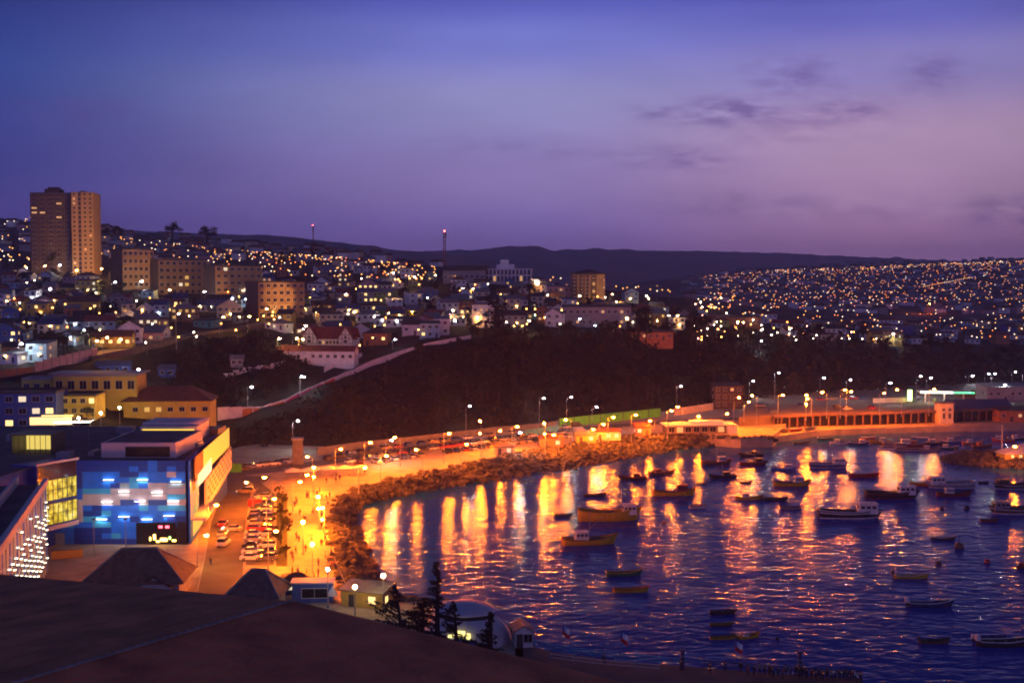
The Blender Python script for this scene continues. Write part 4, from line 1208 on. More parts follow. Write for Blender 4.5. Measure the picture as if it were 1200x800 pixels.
# arcade under the upper quay : pillars and lintel
a = at(900, 498, 4.0)
E = [Vector((p_[0], p_[1], 0)) for p_ in SLAB2[1:6]]
ar = thing('quay_arcade', 'row of dark arches carrying the orange lit upper quay', 'arcade', (E[0].x, E[0].y, 2.4))
pts = dens(E, 3.4); oo = Vector((E[0].x, E[0].y, 2.4))
bk = MB(); lin = MB()
for i, (p_, q_) in enumerate(zip(pts[:-1], pts[1:])):
    d = q_ - p_; nn = Vector((d.y, -d.x, 0)).normalized(); ang = math.atan2(d.y, d.x)
    if i < 44:
        mb = MB(); mb.base(p_ + nn * .9 - oo + Vector((0, 0, 2.4)), (.55, .6, 4.3), ang); mb.base(p_ + nn * .9 - oo + Vector((0, 0, 6.3)), (1.2, .7, .4), ang); mb.build('pillar', 'wall_brown', ar)
    mid_ = (p_ + q_) / 2 + nn * .8 - oo
    lin.base(mid_ + Vector((0, 0, 6.75)), (d.length, 1.8, .65), ang); lin.base(mid_ + nn * .8 + Vector((0, 0, 7.9)), (d.length, .10, .12), ang); lin.base(mid_ + nn * .8 + Vector((0, 0, 7.4)), (.14, .10, .5), ang)
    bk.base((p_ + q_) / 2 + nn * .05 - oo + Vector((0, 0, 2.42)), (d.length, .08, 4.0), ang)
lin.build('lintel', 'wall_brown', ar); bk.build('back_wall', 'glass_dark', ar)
# orange two storey block at the end of the quay
a = at(1109, 496, 2.6)
t = thing('gatehouse', 'orange lit square gatehouse at the end of the quay arcade', 'gatehouse', a + Vector((0, 3, 0)), R(4))
mb = MB(); mb.base((0, 0, -2), (5.6, 5.6, 10)); mb.build('wall', 'wall_cream', t)
mb = MB(); mb.base((0, 0, 8.0), (6.2, 6.2, .4)); mb.build('roof', 'concrete', t)
win(t, (-1.4, -2.802, 5.6), 1.1, 1.0, 0, 'glass_dark'); win(t, (1.2, -2.802, 5.6), 1.1, 1.0, 0, 'glass_dark'); door(t, (-1.2, -2.802, 2.0), 0); door(t, (1.2, -2.802, 2.0), 0)
for (px, py, w_, d_, h_, wl, rf, kd, rz, lab) in [
    (1150, 492, 26, 12, 4.6, 'brown', 'blue', 'gable', 4, 'long brown fish shed with blue grey roof right of the gatehouse'),
    (1190, 494, 14, 9, 4.5, 'terracotta', 'dark', 'shed', 2, 'low orange doored store at the right edge of the quay'),
    (1190, 470, 26, 12, 6, 'grey', 'grey', 'shed', 3, 'pale grey warehouse with sloping roof at the right edge'),
    (1150, 466, 18, 9, 3.6, 'brown', 'dark', 'hip', 3, 'low dark customs hut behind the fuel canopy'),
    (853, 479, 12.5, 9, 10, 'umber', 'dark', 'shed', 3, 'dusky three storey harbour office with balconies at the foot of the slope')]:
    q = hit(px, py) if px < 900 else PZ(px, py, 7.4 if py < 485 else 2.6)
    t = thing('harbour_building', lab, 'building', q + Vector((0, d_ / 2, 0)), R(rz)); house_parts(t, w_, d_, h_, wl, rf, kd, .12, True, 3 if h_ > 8 else 1)
    if h_ > 8:
        for f in (1, 2, 3):
            mb = MB(); mb.box((0, -d_ / 2 - .5, f * 3.3), (w_ + 1, 1.0, .25)); mb.build('balcony', 'wall_brown', t)
# filling station canopy and totem
emat('canopy_white', (0.95, 1.0, 0.75), 4.0); emat('canopy_green', (0.05, 1.0, 0.35), 2.2); emat('totem_green', (0.55, 1.0, 0.25), 5.0)
a = PZ(1105, 473, 7.4)
t = thing('fuel_canopy', 'filling station canopy with glowing white and green fascia', 'canopy', a + Vector((2, 4, 0)), R(-8))
mb = MB(); mb.base((0, 0, 4.6), (22, 8, .5)); mb.build('canopy_roof', 'white_paint', t)
mb = MB(); mb.box((-4, -4.05, 4.9), (13.6, .1, .8)); mb.build('white_fascia', 'canopy_white', t); mb = MB(); mb.box((7.3, -4.05, 4.85), (8.6, .1, .6)); mb.build('green_fascia', 'canopy_green', t)
for x in (-8, 0, 8): mb = MB(); mb.base((x, 0, 0), (.5, .5, 4.6)); mb.build('column', 'white_paint', t)
for x in (-4, 4): mb = MB(); mb.base((x, 0, 0), (.9, .6, 1.7)); mb.base((x, 0, 1.7), (1.0, .7, .15)); mb.build('fuel_pump', 'wall_green', t)
mb = MB(); mb.quad((-10, -3, 4.59), (-10, 3, 4.59), (2, 3, 4.59), (2, -3, 4.59)); mb.build('soffit_light', 'canopy_white', t)
a = PZ(1066, 472, 7.4)
t = thing('totem_sign', 'tall glowing green and white totem sign left of the fuel canopy', 'sign', a, R(5))
mb = MB(); mb.base((0, 0, 0), (2.2, .5, .9)); mb.build('plinth', 'concrete', t); mb = MB(); mb.base((0, 0, .9), (1.9, .35, 4.8)); mb.build('lit_panel', 'totem_green', t); mb = MB(); mb.base((0, 0, 5.7), (2.1, .45, .3)); mb.build('cap', 'wall_green', t)
a = PZ(1023, 472, 7.4); c = PZ(1062, 471, 7.4)
t = thing('forecourt_wall', 'low ochre forecourt wall behind the totem sign', 'wall', a); dd = c - a; mb = MB(); mb.base(dd * .5, (dd.length, .3, 2.0), math.atan2(dd.y, dd.x)); mb.build('panel', 'wall_cream', t); mb = MB(); mb.base(dd * .5 + Vector((0, 0, 2)), (dd.length, .5, .15), math.atan2(dd.y, dd.x)); mb.build('coping', 'concrete', t)
# waterfront restaurant
a = PZ(820, 508, 4.0)
t = thing('waterfront_restaurant', 'low flat roofed restaurant with white fascia at the shore corner', 'restaurant', a + Vector((0, 4, 0)), R(6))
mb = MB(); mb.base((0, 0, 0), (25, 8, 3.0)); mb.build('wall', 'wall_brown', t)
mb = MB(); mb.base((0, 0, 3.0), (27, 10, .35)); mb.base((3, 0, 3.35), (12, 5, 1.1)); mb.build('roof', 'white_paint', t)
for i in range(8): win(t, (-11 + 3.1 * i, -4.002, 1.6), 2.2, 1.9, 0, 'window_warm' if i in (1, 6) else 'glass_dark')
mb = MB(); mb.base((11.4, -4.9, 0), (3.6, 1.6, 2.8)); mb.build('porch', 'mall_white', t)
mb = MB(); mb.box((0, -5.06, 3.2), (26, .1, .3)); mb.build('fascia', 'frame_white', t)
# red gabled stall
for (px, py, w_, h_, wl, rf, kd, lab) in [(753, 511, 5.5, 3.6, 'terracotta', 'red', 'gable', 'red orange stall at the shore end of the car park'), (612, 759, 2.6, 2.6, 'white', 'grey', 'front gable', 'tiny white ticket booth at the root of the pier'), (346, 697, 5, 2.8, 'blue', 'dark', 'hip', 'dark blue kiosk with bright counter beside the promenade'), (712, 516, 9, 3.0, 'cream', 'rusty', 'shed', 'long ochre food stall beside the green fence'), (646, 524, 8, 2.8, 'terracotta', 'rusty', 'shed', 'rusty roofed food stall above the rock bank'), (686, 519, 7, 2.8, 'yellow', 'grey', 'gable', 'yellow food stall above the rock bank'), (590, 533, 6, 2.7, 'cream', 'rusty', 'gable', 'cream food stall facing the rock bank')]:
    a = PZ(px, py, 4.0); t = thing('stall', lab, 'stall', a + Vector((0, 2, 0)), R(8)); house_parts(t, w_, 3.6, h_, wl, rf, kd, .0 if 'booth' in lab else .6, True, 1, 'window_white', found=0)
# white marquee canopies on the plaza
mat('canvas', (0.70, 0.66, 0.60), 0.9, 0.1, 2)
for (px, py, n_, lab) in [(395, 557, 4, 'row of white peaked marquees on the plaza'), (352, 560, 2, 'pair of white peaked marquees nearest the street')]:
    a = PZ(px, py, 4.0); t = thing('marquee', lab, 'marquee', a, R(12))
    for i in range(n_):
        mb = MB(); x = (i - (n_ - 1) / 2) * 4.4; hip_roof(mb, 4.2, 4.2, 2.3, .7, .05, .05); mb.v = [(v[0] + x, v[1], v[2]) for v in mb.v]; mb.build('canopy', 'canvas', t)
        
        for sx in (-1, 1):
            for sy in (-1, 1): mb = MB(); mb.tube([(x + sx * 2, sy * 2, 0), (x + sx * 2, sy * 2, 2.45)], .06, 5); mb.build('pole', 'grey_metal', t)
# long green fence and pale barrier wall behind the car park
mat('green_paint', (0.10, 0.55, 0.05), 0.7, 0.15, 0.6)
for name, lab, pts, h_, m_ in [('green_fence', 'long lime green panel fence behind the car park', [(655, 501), (690, 497), (730, 492.5), (774, 488)], 3.5, 'green_paint'),
                               ('barrier_wall', 'long pale barrier wall behind the avenue lamps', [(372, 533), (420, 526), (470, 521), (520, 515), (580, 508), (652, 501)], 2.4, 'concrete'),
                               ('teal_hoarding', 'dark teal hoarding panels before the green fence', [(615, 512), (636, 509), (655, 506)], 2.6, 'wall_teal'),
                               ('quay_wall', 'orange lit wall under the slope behind the restaurant', [(790, 487), (836, 480)], 3.0, 'wall_cream')]:
    P_ = dens([PZ(px, py, 4.0) for px, py in pts], 6)
    t = thing(name, lab, 'fence' if 'fence' in name or 'hoard' in name else 'wall', P_[0])
    for a, c in zip(P_[:-1], P_[1:]):
        d = c - a; mid_ = (a + c) / 2 - P_[0]; ang = math.atan2(d.y, d.x)
        mb = MB(); mb.base(mid_, (d.length - .3, .2, h_), ang); mb.build('panel', m_, t)
        mb = MB(); mb.base(a - P_[0], (.3, .34, h_ + .15), ang); mb.build('post', 'dark_metal' if 'fence' in name else m_, t)
# lime green booth wall beside the street
a = PZ(268, 553, 4.0); c = PZ(283, 553, 4.0)
t = thing('green_hoarding', 'short lime green hoarding beside the street corner', 'hoarding', a); dd = c - a; mb = MB(); mb.base(dd * .5, (dd.length, .2, 2.6), math.atan2(dd.y, dd.x)); mb.build('panel', 'green_paint', t)
for f in (0, .5, 1): mb = MB(); mb.base(dd * f + Vector((0, .2, 0)), (.2, .2, 2.7)); mb.build('post', 'dark_metal', t)
# pylon of the footbridge : pale square tower beside the lawn
a = PZ(349, 543, 4.0)
t = thing('stone_pillar', 'square pale stone pillar beside the plaza entrance', 'pillar', a, R(10)); mb = MB(); mb.base((0, 0, 0), (3.4, 3.4, 7.5), 0, 0, .92); mb.build('shaft', 'concrete', t); mb = MB(); mb.base((0, 0, 7.5), (3.8, 3.8, .5)); mb.build('cap', 'kerb_stone', t)
# telecom masts on the ridge
for (px, py, top_, lab, thick) in [(521, 326, 272, 'dark lattice telecom mast with red beacon on the ridge', 1.0), (367, 300, 266, 'thin distant mast with red beacon left on the ridge', .55)]:
    q = hit(px, py); k = q.y / F; H = (py - top_) * k
    t = thing('telecom_mast', lab, 'mast', q)
    mb = MB(); w0 = 1.5 * thick
    for i in range(4):
        a = math.pi / 4 + i * math.pi / 2; mb.tube([(w0 * math.cos(a), w0 * math.sin(a), -3), (.5 * w0 * math.cos(a), .5 * w0 * math.sin(a), H)], .22 * thick, 4)
    for j in range(12):
        z = H * j / 12; z2 = H * (j + 1) / 12; f0 = w0 * (1 - .5 * j / 12); f1 = w0 * (1 - .5 * (j + 1) / 12)
        for i in range(4):
            a = math.pi / 4 + i * math.pi / 2; b_ = a + math.pi / 2; mb.tube([(f0 * math.cos(a), f0 * math.sin(a), z), (f1 * math.cos(b_), f1 * math.sin(b_), z2)], .1 * thick, 3)
    mb.build('lattice', 'roof_red', t)
    mb = MB()
    for i in range(3):
        a = i * 2.1; mb.base((1.1 * thick * math.cos(a), 1.1 * thick * math.sin(a), H - 3.4), (.5 * thick, .5 * thick, 2.6))
    mb.base((0, 0, H - 3.8), (2.2 * thick, 2.2 * thick, .3)); mb.build('antenna', 'dark_metal', t)
    mb = MB(); mb.ball((0, 0, H + .5), .45 * (1 if thick > .6 else .7), 6, 4); mb.build('beacon', 'red_beacon', t)
# ---------------------------------------------------------------- houses on the hillside
OCC = []
for o, s in THINGS:
    if o['category'] in ('house', 'apartment block', 'apartment tower', 'villa', 'annexe', 'building', 'hall', 'school', 'shed'):
        OCC.append((o.location.x, o.location.y, 16 if o['category'] in ('apartment block', 'apartment tower', 'villa', 'building', 'hall', 'school', 'annexe') else 8))
ROADS = [(p.x, p.y) for p in RAMPd[::2]] + [(p.x, p.y) for p in HRd[::2]]


def free(x, y, rad):
    for a, b, q in OCC:
        if (a - x) ** 2 + (b - y) ** 2 < (rad + q) ** 2: return False
    for a, b in ROADS:
        if (a - x) ** 2 + (b - y) ** 2 < (rad + 5) ** 2: return False
    return True


HREG = [(-20, 300), (60, 322), (130, 336), (250, 345), (330, 318), (420, 306), (520, 328), (640, 336), (740, 352), (850, 372), (860, 386), (760, 392), (690, 386), (560, 386), (545, 394), (505, 400), (440, 408), (400, 402), (330, 400), (295, 384), (205, 394), (140, 408), (60, 424), (-20, 432)]
wall_names = list(WALLS)
wts = [26, 12, 6, 7, 5, 8, 7, 4, 3, 3, 2, 0]
rh_ = random.Random(21)
nh = 0; tries = 0
HOUSES = []
while nh < 222 and tries < 7000:
    tries += 1
    py = 430 - 115 * rh_.random() ** 0.8; px = rh_.uniform(-20, 860)
    if not in_poly(px, py, HREG): continue
    q = hit(px, py, 380)
    if q is None or q.y > 1000: continue
    w_ = rh_.choice([6, 7, 8, 9, 10, 12]); d_ = rh_.uniform(6, 8.5)
    if not free(q.x, q.y, w_ * .5 + .1): continue
    OCC.append((q.x, q.y, w_ * .5 + .1))
    near = q.y < 640
    fl = 2 if rh_.random() < .3 else 1
    h_ = 2.9 * fl + rh_.uniform(0, .5)
    wl = rh_.choices(wall_names, wts)[0]; rf = rh_.choice(['dark', 'rusty', 'grey', 'grey', 'red', 'dark', 'blue']); kd = rh_.choice(['gable', 'gable', 'front gable', 'shed', 'hip', 'shed'])
    lit = 0.0 if rh_.random() < .45 else rh_.uniform(.2, .7)
    st_ = {1: '', 2: 'two storey '}[fl]
    rn = {'gable': 'gabled', 'front gable': 'front gabled', 'shed': 'flat', 'hip': 'hipped'}[kd]
    lab = f"{st_}{wl} house, {rf} {rn} roof"
    t = thing('hillside_house', lab, 'house', q, R(rh_.choice([-20, -8, 0, 6, 15, 25]) + rh_.uniform(-5, 5)), 'houses on the hillside')
    house_parts(t, w_, d_, h_, wl, rf, kd, lit, near, fl, rh_.choice(['window_warm', 'window_white', 'window_yellow', 'window_bright']), rh_, found=5)
    HOUSES.append((px, py, q)); nh += 1


# nearest rows of the far suburb on the right
nf = 0; tries = 0
while nf < 62 and tries < 1500:
    tries += 1
    px = rh_.uniform(810, 1215); py = rh_.uniform(378, 404)
    q = hit(px, py, 600)
    if q is None or q.y > 1150 or q.y < 690: continue
    w_ = rh_.choice([8, 10, 12, 16, 20]); 
    if not free(q.x, q.y, w_ * .6): continue
    OCC.append((q.x, q.y, w_ * .6)); fl = 1 if rh_.random() < .7 else 2
    wl = rh_.choices(wall_names, wts)[0]; rf = rh_.choice(['dark', 'rusty', 'grey', 'red']); kd = rh_.choice(['gable', 'shed', 'hip'])
    lab = f"{'two storey ' if fl == 2 else ''}{wl} suburb house, {rf} roof"
    t = thing('suburb_house', lab, 'house', q, R(rh_.uniform(-25, 25)), 'nearest houses of the far suburb')
    house_parts(t, w_, 8, 3.0 * fl, wl, rf, kd, .15 if rh_.random() < .5 else 0, False, fl, 'window_warm', rh_, found=4); nf += 1

# the rest of the far suburb: hundreds of tiny houses as one mass
mb = MB(); rs = random.Random(77)
for i in range(900):
    px = rs.uniform(800, 1330); D = rs.uniform(1150, 2550)
    x = (px - 600) / F * D; z = float(terr(x, D)[0])
    w_ = rs.uniform(8, 15); h_ = rs.uniform(3, 6); a = rs.uniform(-.5, .5)
    mb.base((x, D, z - 3), (w_, 9, h_ + 3), a, rs.choice([0, 0, 1, 2, 3]))
    k0 = len(mb.v); gable_roof(mb, w_, 9, 0, 2.2); 
    for j in range(k0, len(mb.v)):
        v = mb.v[j]; mb.v[j] = (x + v[0] * math.cos(a) - v[1] * math.sin(a), D + v[0] * math.sin(a) + v[1] * math.cos(a), z + h_ + v[2])
    for j in range(len(mb.m) - 10, len(mb.m)): mb.m[j] = rs.choice([4, 4, 5])
for i in range(260):
    px = rs.uniform(-30, 520); D = rs.uniform(900, 1250)
    x = (px - 600) / F * D; z = float(terr(x, D)[0]); w_ = rs.uniform(7, 12); h_ = rs.uniform(3, 6); a = rs.uniform(-.5, .5)
    mb.base((x, D, z - 3), (w_, 8, h_ + 3), a, rs.choice([0, 1, 2, 3]))
    k0 = len(mb.v); gable_roof(mb, w_, 8, 0, 2.0)
    for j in range(k0, len(mb.v)):
        v = mb.v[j]; mb.v[j] = (x + v[0] * math.cos(a) - v[1] * math.sin(a), D + v[0] * math.sin(a) + v[1] * math.cos(a), z + h_ + v[2])
    for j in range(len(mb.m) - 10, len(mb.m)): mb.m[j] = rs.choice([4, 5])
struct('distant_houses', mb, ['wall_white', 'wall_cream', 'wall_grey', 'wall_pink', 'roof_grey', 'roof_rusty'], kind='stuff')

# ---------------------------------------------------------------- trees
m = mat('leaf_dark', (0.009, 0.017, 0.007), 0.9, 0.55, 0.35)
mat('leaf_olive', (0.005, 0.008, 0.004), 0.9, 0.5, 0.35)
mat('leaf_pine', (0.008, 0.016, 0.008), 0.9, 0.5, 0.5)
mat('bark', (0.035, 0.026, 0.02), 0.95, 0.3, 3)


def leafquad(mb, c, s, r):
    n = Vector((r.gauss(0, 1), r.gauss(0, 1), r.gauss(0, 1) + .4)).normalized()
    a = n.orthogonal().normalized(); a.rotate(Matrix.Rotation(r.random() * 6.28, 3, n)); b = n.cross(a)
    a *= s * r.uniform(.6, 1.3); b *= s * r.uniform(.4, .9)
    c = Vector(c)
    mb.add([c - a, c - b * .7, c + a, c + b], [(0, 1, 2, 3)])


def make_tree(name, label, kind, seed, leaf):
    r = random.Random(seed)
    t = thing(name, label, 'tree')
    tb = MB(); cb = MB()
    if kind == 'round':
        H = 8.0; tb.tube([(0, 0, -1.5), (.15, 0, 2), (.1, .2, 4.5), (.3, .1, 6.4)], [.34, .28, .18, .06], 6)
        for i in range(13):
            a = r.random() * 6.28; q = r.uniform(.6, 3.0); z = r.uniform(2.8, 7.4); rad = r.uniform(.9, 1.7) * (1.15 - .08 * z)
            c = Vector((q * math.cos(a), q * math.sin(a), z)); tb.tube([(.1, .1, z * .55), c * .6 + Vector((0, 0, z * .36)), c], [.12, .08, .03], 4)
            for j in range(58):
                d = Vector((r.gauss(0, 1), r.gauss(0, 1), r.gauss(0, .8))).normalized() * rad * r.random() ** .4
                leafquad(cb, c + d, .34, r)
    elif kind == 'tall':      # eucalyptus
        tb.tube([(0, 0, -1.5), (.1, 0, 5), (.4, .2, 10), (.3, .3, 14)], [.42, .32, .2, .05], 6)
        for i in range(15):
            a = r.random() * 6.28; z = r.uniform(5, 14.5); q = r.uniform(.4, 3.2) * (1.2 - abs(z - 9) / 9); rad = r.uniform(.8, 1.6)
            c = Vector((q * math.cos(a) + .3, q * math.sin(a), z)); tb.tube([(.25, .1, z - 2.2), c * .55 + Vector((.1, 0, z * .42)), c], [.13, .08, .03], 4)
            for j in range(52):
                d = Vector((r.gauss(0, 1), r.gauss(0, 1), r.gauss(0, .75))).normalized() * rad * r.random() ** .4
                leafquad(cb, c + d, .38, r)
    elif kind == 'pine':
        tb.tube([(0, 0, -1.5), (0, 0, 6), (.1, 0, 12.5)], [.32, .2, .04], 6)
        for i in range(24):
            z = 2.2 + i * .44; L = (13 - z) * .32 * r.uniform(.7, 1.15); a = i * 2.4
            e = Vector((L * math.cos(a), L * math.sin(a), z - .1 * L)); tb.tube([(0, 0, z), e], [.07, .02], 4)
            for j in range(30):
                f = r.random() ** .7; leafquad(cb, Vector((0, 0, z)).lerp(e, f) + Vector((r.gauss(0, .28), r.gauss(0, .28), r.gauss(0, .16))), .3, r)
    else:                     # umbrella pine, flat crown seen on the skyline
        tb.tube([(0, 0, -1.5), (.5, 0, 5), (.2, 0, 9), (.6, .2, 11)], [.4, .32, .2, .08], 6)
        for i in range(12):
            a = r.random() * 6.28; q = r.uniform(.8, 4.4); z = r.uniform(8.2, 12.2) - q * .25
            c = Vector((q * math.cos(a), q * math.sin(a), z)); tb.tube([(.3, 0, 6.8), c * .55 + Vector((.2, 0, z * .38)), c], [.16, .1, .04], 4)
            for j in range(60):
                d = Vector((r.gauss(0, 1), r.gauss(0, 1), r.gauss(0, .5))).normalized() * 1.55 * r.random() ** .4
                leafquad(cb, c + d, .4, r)
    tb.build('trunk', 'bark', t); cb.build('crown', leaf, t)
    return proto(t)


class Kind:
    """first placement moves the source thing, later ones copy it with its parts"""
    def __init__(s, root): s.root = root; s.used = False
    def put(s, loc, rz=0.0, label=None, group=None, scale=None, swap=None, same=False):
        if not s.used:
            s.used = True; r = s.root; r.location = loc; r.rotation_euler = (0, 0, rz)
            if scale is not None: r.scale = scale if hasattr(scale, '__len__') else (scale,) * 3
            if label: r['label'] = label
            if group: r['group'] = group
            if same:
                for i, (o, f) in enumerate(THINGS):
                    if o is r: THINGS[i] = (o, True)
            if swap:
                def rec(o):
                    recolour(o, o.name, swap)
                    for c in CH.get(o.name, []): rec(c)
                s.base_mats = {}
                rec(r)
            return r
        return dup(s.root, loc, rz, label or s.root['label'], group or s.root.get('group'), scale if scale is not None else (1, 1, 1), same, swap)


TREES = {'round': [Kind(make_tree('broadleaf_tree', 'dark rounded broadleaf tree', 'round', k, 'leaf_dark')) for k in (1, 2)],
         'tall': [Kind(make_tree('eucalyptus_tree', 'tall loose crowned eucalyptus', 'tall', k, 'leaf_olive')) for k in (3, 4)],
         'pine': [Kind(make_tree('pine_tree', 'dark pointed pine', 'pine', 5, 'leaf_pine'))],
         'flat': [Kind(make_tree('umbrella_pine', 'dark flat crowned pine', 'flat', k, 'leaf_pine')) for k in (6, 7)]}
TL = {'round': 'dark rounded broadleaf tree', 'tall': 'tall loose crowned eucalyptus', 'pine': 'dark pointed pine', 'flat': 'dark flat crowned pine'}
TH = {'round': 8.3, 'tall': 15, 'pine': 12.7, 'flat': 12.5}
rt = random.Random(9)


def tree(kind, px, py, hpx, label=None, group='trees on the hillside'):
    q = hit(px, py, 150 if py > 540 else 330)
    if q is None: return
    s = hpx * q.y / F / TH[kind]
    OCC.append((q.x, q.y, 2.5))
    rt.choice(TREES[kind]).put(q - Vector((0, 0, .3)), rt.random() * 6.28, label or TL[kind], group, (s * rt.uniform(.95, 1.2), s * rt.uniform(.95, 1.2), s))


for k, px, py, h_, lab in [('flat', 203, 289, 28, 'wide flat crowned pine breaking the skyline right of the tall tower'), ('flat', 243, 293, 29, 'ragged flat crowned pine, right one of the skyline pair'), ('round', 134, 284, 22, 'rounded tree on the skyline just right of the tall tower'), ('round', 124, 282, 15, 'small round tree touching the right edge of the tall tower'),
                           ('round', 66, 322, 30, 'dark tree in front of the foot of the tall tower'), ('tall', 581, 396, 52, 'tall dark eucalyptus right of the tall white house'), ('tall', 572, 372, 30, 'dark eucalyptus behind the tall white house'), ('tall', 748, 402, 42, 'dark eucalyptus standing at the cliff edge below the mid rise'), ('tall', 757, 404, 46, 'taller dark eucalyptus at the cliff edge, right of its twin'),
                           ('round', 815, 396, 34, 'dark round tree at the cliff edge left of the orange building'), ('round', 825, 398, 30, 'dark round tree close to the orange building'), ('round', 330, 316, 22, 'dark round tree on the left ridge above the ochre block'), ('round', 365, 305, 16, 'dark round tree on the ridge among golden lights'), ('round', 389, 304, 14, 'small dark tree on the ridge crest'), ('round', 620, 350, 20, 'dark round tree below the white ridge building'), ('round', 500, 372, 24, 'dark round tree above the pale blue house')]:
    tree(k, px, py, h_, lab)
n = 0
while n < 62:
    px = rt.uniform(-10, 850); py = rt.uniform(318, 425)
    if not in_poly(px, py, HREG): continue
    q = hit(px, py, 380)
    if q is None or not free(q.x, q.y, 1.6): continue
    k = rt.choice(['round', 'round', 'round', 'pine', 'tall']); tree(k, px, py, rt.uniform(5, 9) * F / q.y); n += 1
CLIFF = [(560, 400), (700, 394), (820, 394), (960, 402), (1060, 412), (1200, 424), (1210, 440), (1200, 448), (1050, 456), (900, 464), (780, 472), (690, 480), (600, 490), (500, 502), (420, 510), (360, 512), (430, 440)]
n = 0
while n < 95:
    px = rt.uniform(380, 1210); py = rt.uniform(394, 500)
    if not in_poly(px, py, CLIFF): continue
    q = hit(px, py, 380)
    if q is None or not free(q.x, q.y, 1.5): continue
    if px < 600 and rt.random() < .6: continue
    k = rt.choice(['round', 'round', 'tall', 'flat', 'pine']); tree(k, px, py, rt.uniform(6, 12) * F / q.y, None, 'trees on the dark slope'); n += 1
n = 0
while n < 22:
    px = rt.uniform(180, 380); py = rt.uniform(395, 480)
    if not in_poly(px, py, [(210, 405), (300, 390), (380, 440), (310, 470), (255, 480), (200, 460)]): continue
    q = hit(px, py, 380)
    if q is None or not free(q.x, q.y, 1.5): continue
    tree(rt.choice(['round', 'round', 'pine']), px, py, rt.uniform(4, 7) * F / q.y, None, 'trees on the dark bank'); n += 1
for px in np.linspace(860, 1215, 26):
    tree(rt.choice(['round', 'round', 'tall', 'flat']), px + rt.uniform(-6, 6), np.interp(px, [860, 1000, 1100, 1215], [398, 406, 414, 424]) + rt.uniform(0, 14), rt.uniform(18, 30), None, 'trees on the dark slope')
for px in np.linspace(556, 850, 24):
    tree(rt.choice(['round', 'round', 'tall', 'flat', 'pine']), px + rt.uniform(-6, 6), np.interp(px, [556, 640, 740, 850], [402, 398, 399, 401]) + rt.uniform(-3, 9), rt.uniform(16, 30), None, 'trees on the dark slope')
# trees of the planting strip beside the car park
for (px, py, h_) in [(331, 592, 15), (329, 606, 17), (331, 622, 22), (329, 638, 24), (335, 655, 17), (327, 580, 12)]:
    tree('round', px, py, h_ * 1.1, None, 'trees in the planting strip')
tree('tall', 916, 495, 36, 'bare looking tree leaning beside the bright lamp on the upper quay', 'trees on the quay') if False else None
for (px, py, h_) in [(216, 476, 26), (224, 480, 30), (206, 478, 18), (102, 494, 20)]: tree('round', px, py, h_, None, 'trees by the school')

# scrub: countless bushes over the slopes
mb = MB(); rc = random.Random(4)
cnt = 0
SLOPE = [(330, 490), (372, 462), (440, 432), (545, 402), (700, 392), (820, 392), (960, 400), (1080, 412), (1215, 422), (1215, 448), (1050, 458), (900, 466), (780, 476), (690, 484), (600, 495), (500, 508), (420, 518), (340, 522), (262, 528), (258, 500), (300, 494)]
BANKR = [(190, 412), (300, 390), (345, 410), (372, 436), (300, 470), (250, 484), (246, 460), (200, 455)]
pts = []
while cnt < 2600:
    px = rc.uniform(180, 1215); py = rc.uniform(388, 528)
    if not (in_poly(px, py, SLOPE) or in_poly(px, py, BANKR)): continue
    if in_poly(px, py, SLOPE) and px < 480 and rc.random() < .45: continue
    q = hit(px, py, 370)
    if q is None: continue
    ok = True
    for a, b in ROADS:
        if (a - q.x) ** 2 + (b - q.y) ** 2 < 60: ok = False; break
    if not ok: continue
    s = rc.uniform(.7, 2.2); cnt += 1
    for j in range(13):
        d = Vector((rc.gauss(0, 1) * .8, rc.gauss(0, 1) * .8, abs(rc.gauss(0, .6)))) * s
        leafquad(mb, q + d, .5 * s, rc)
struct('scrub', mb, 'leaf_olive', kind='stuff')
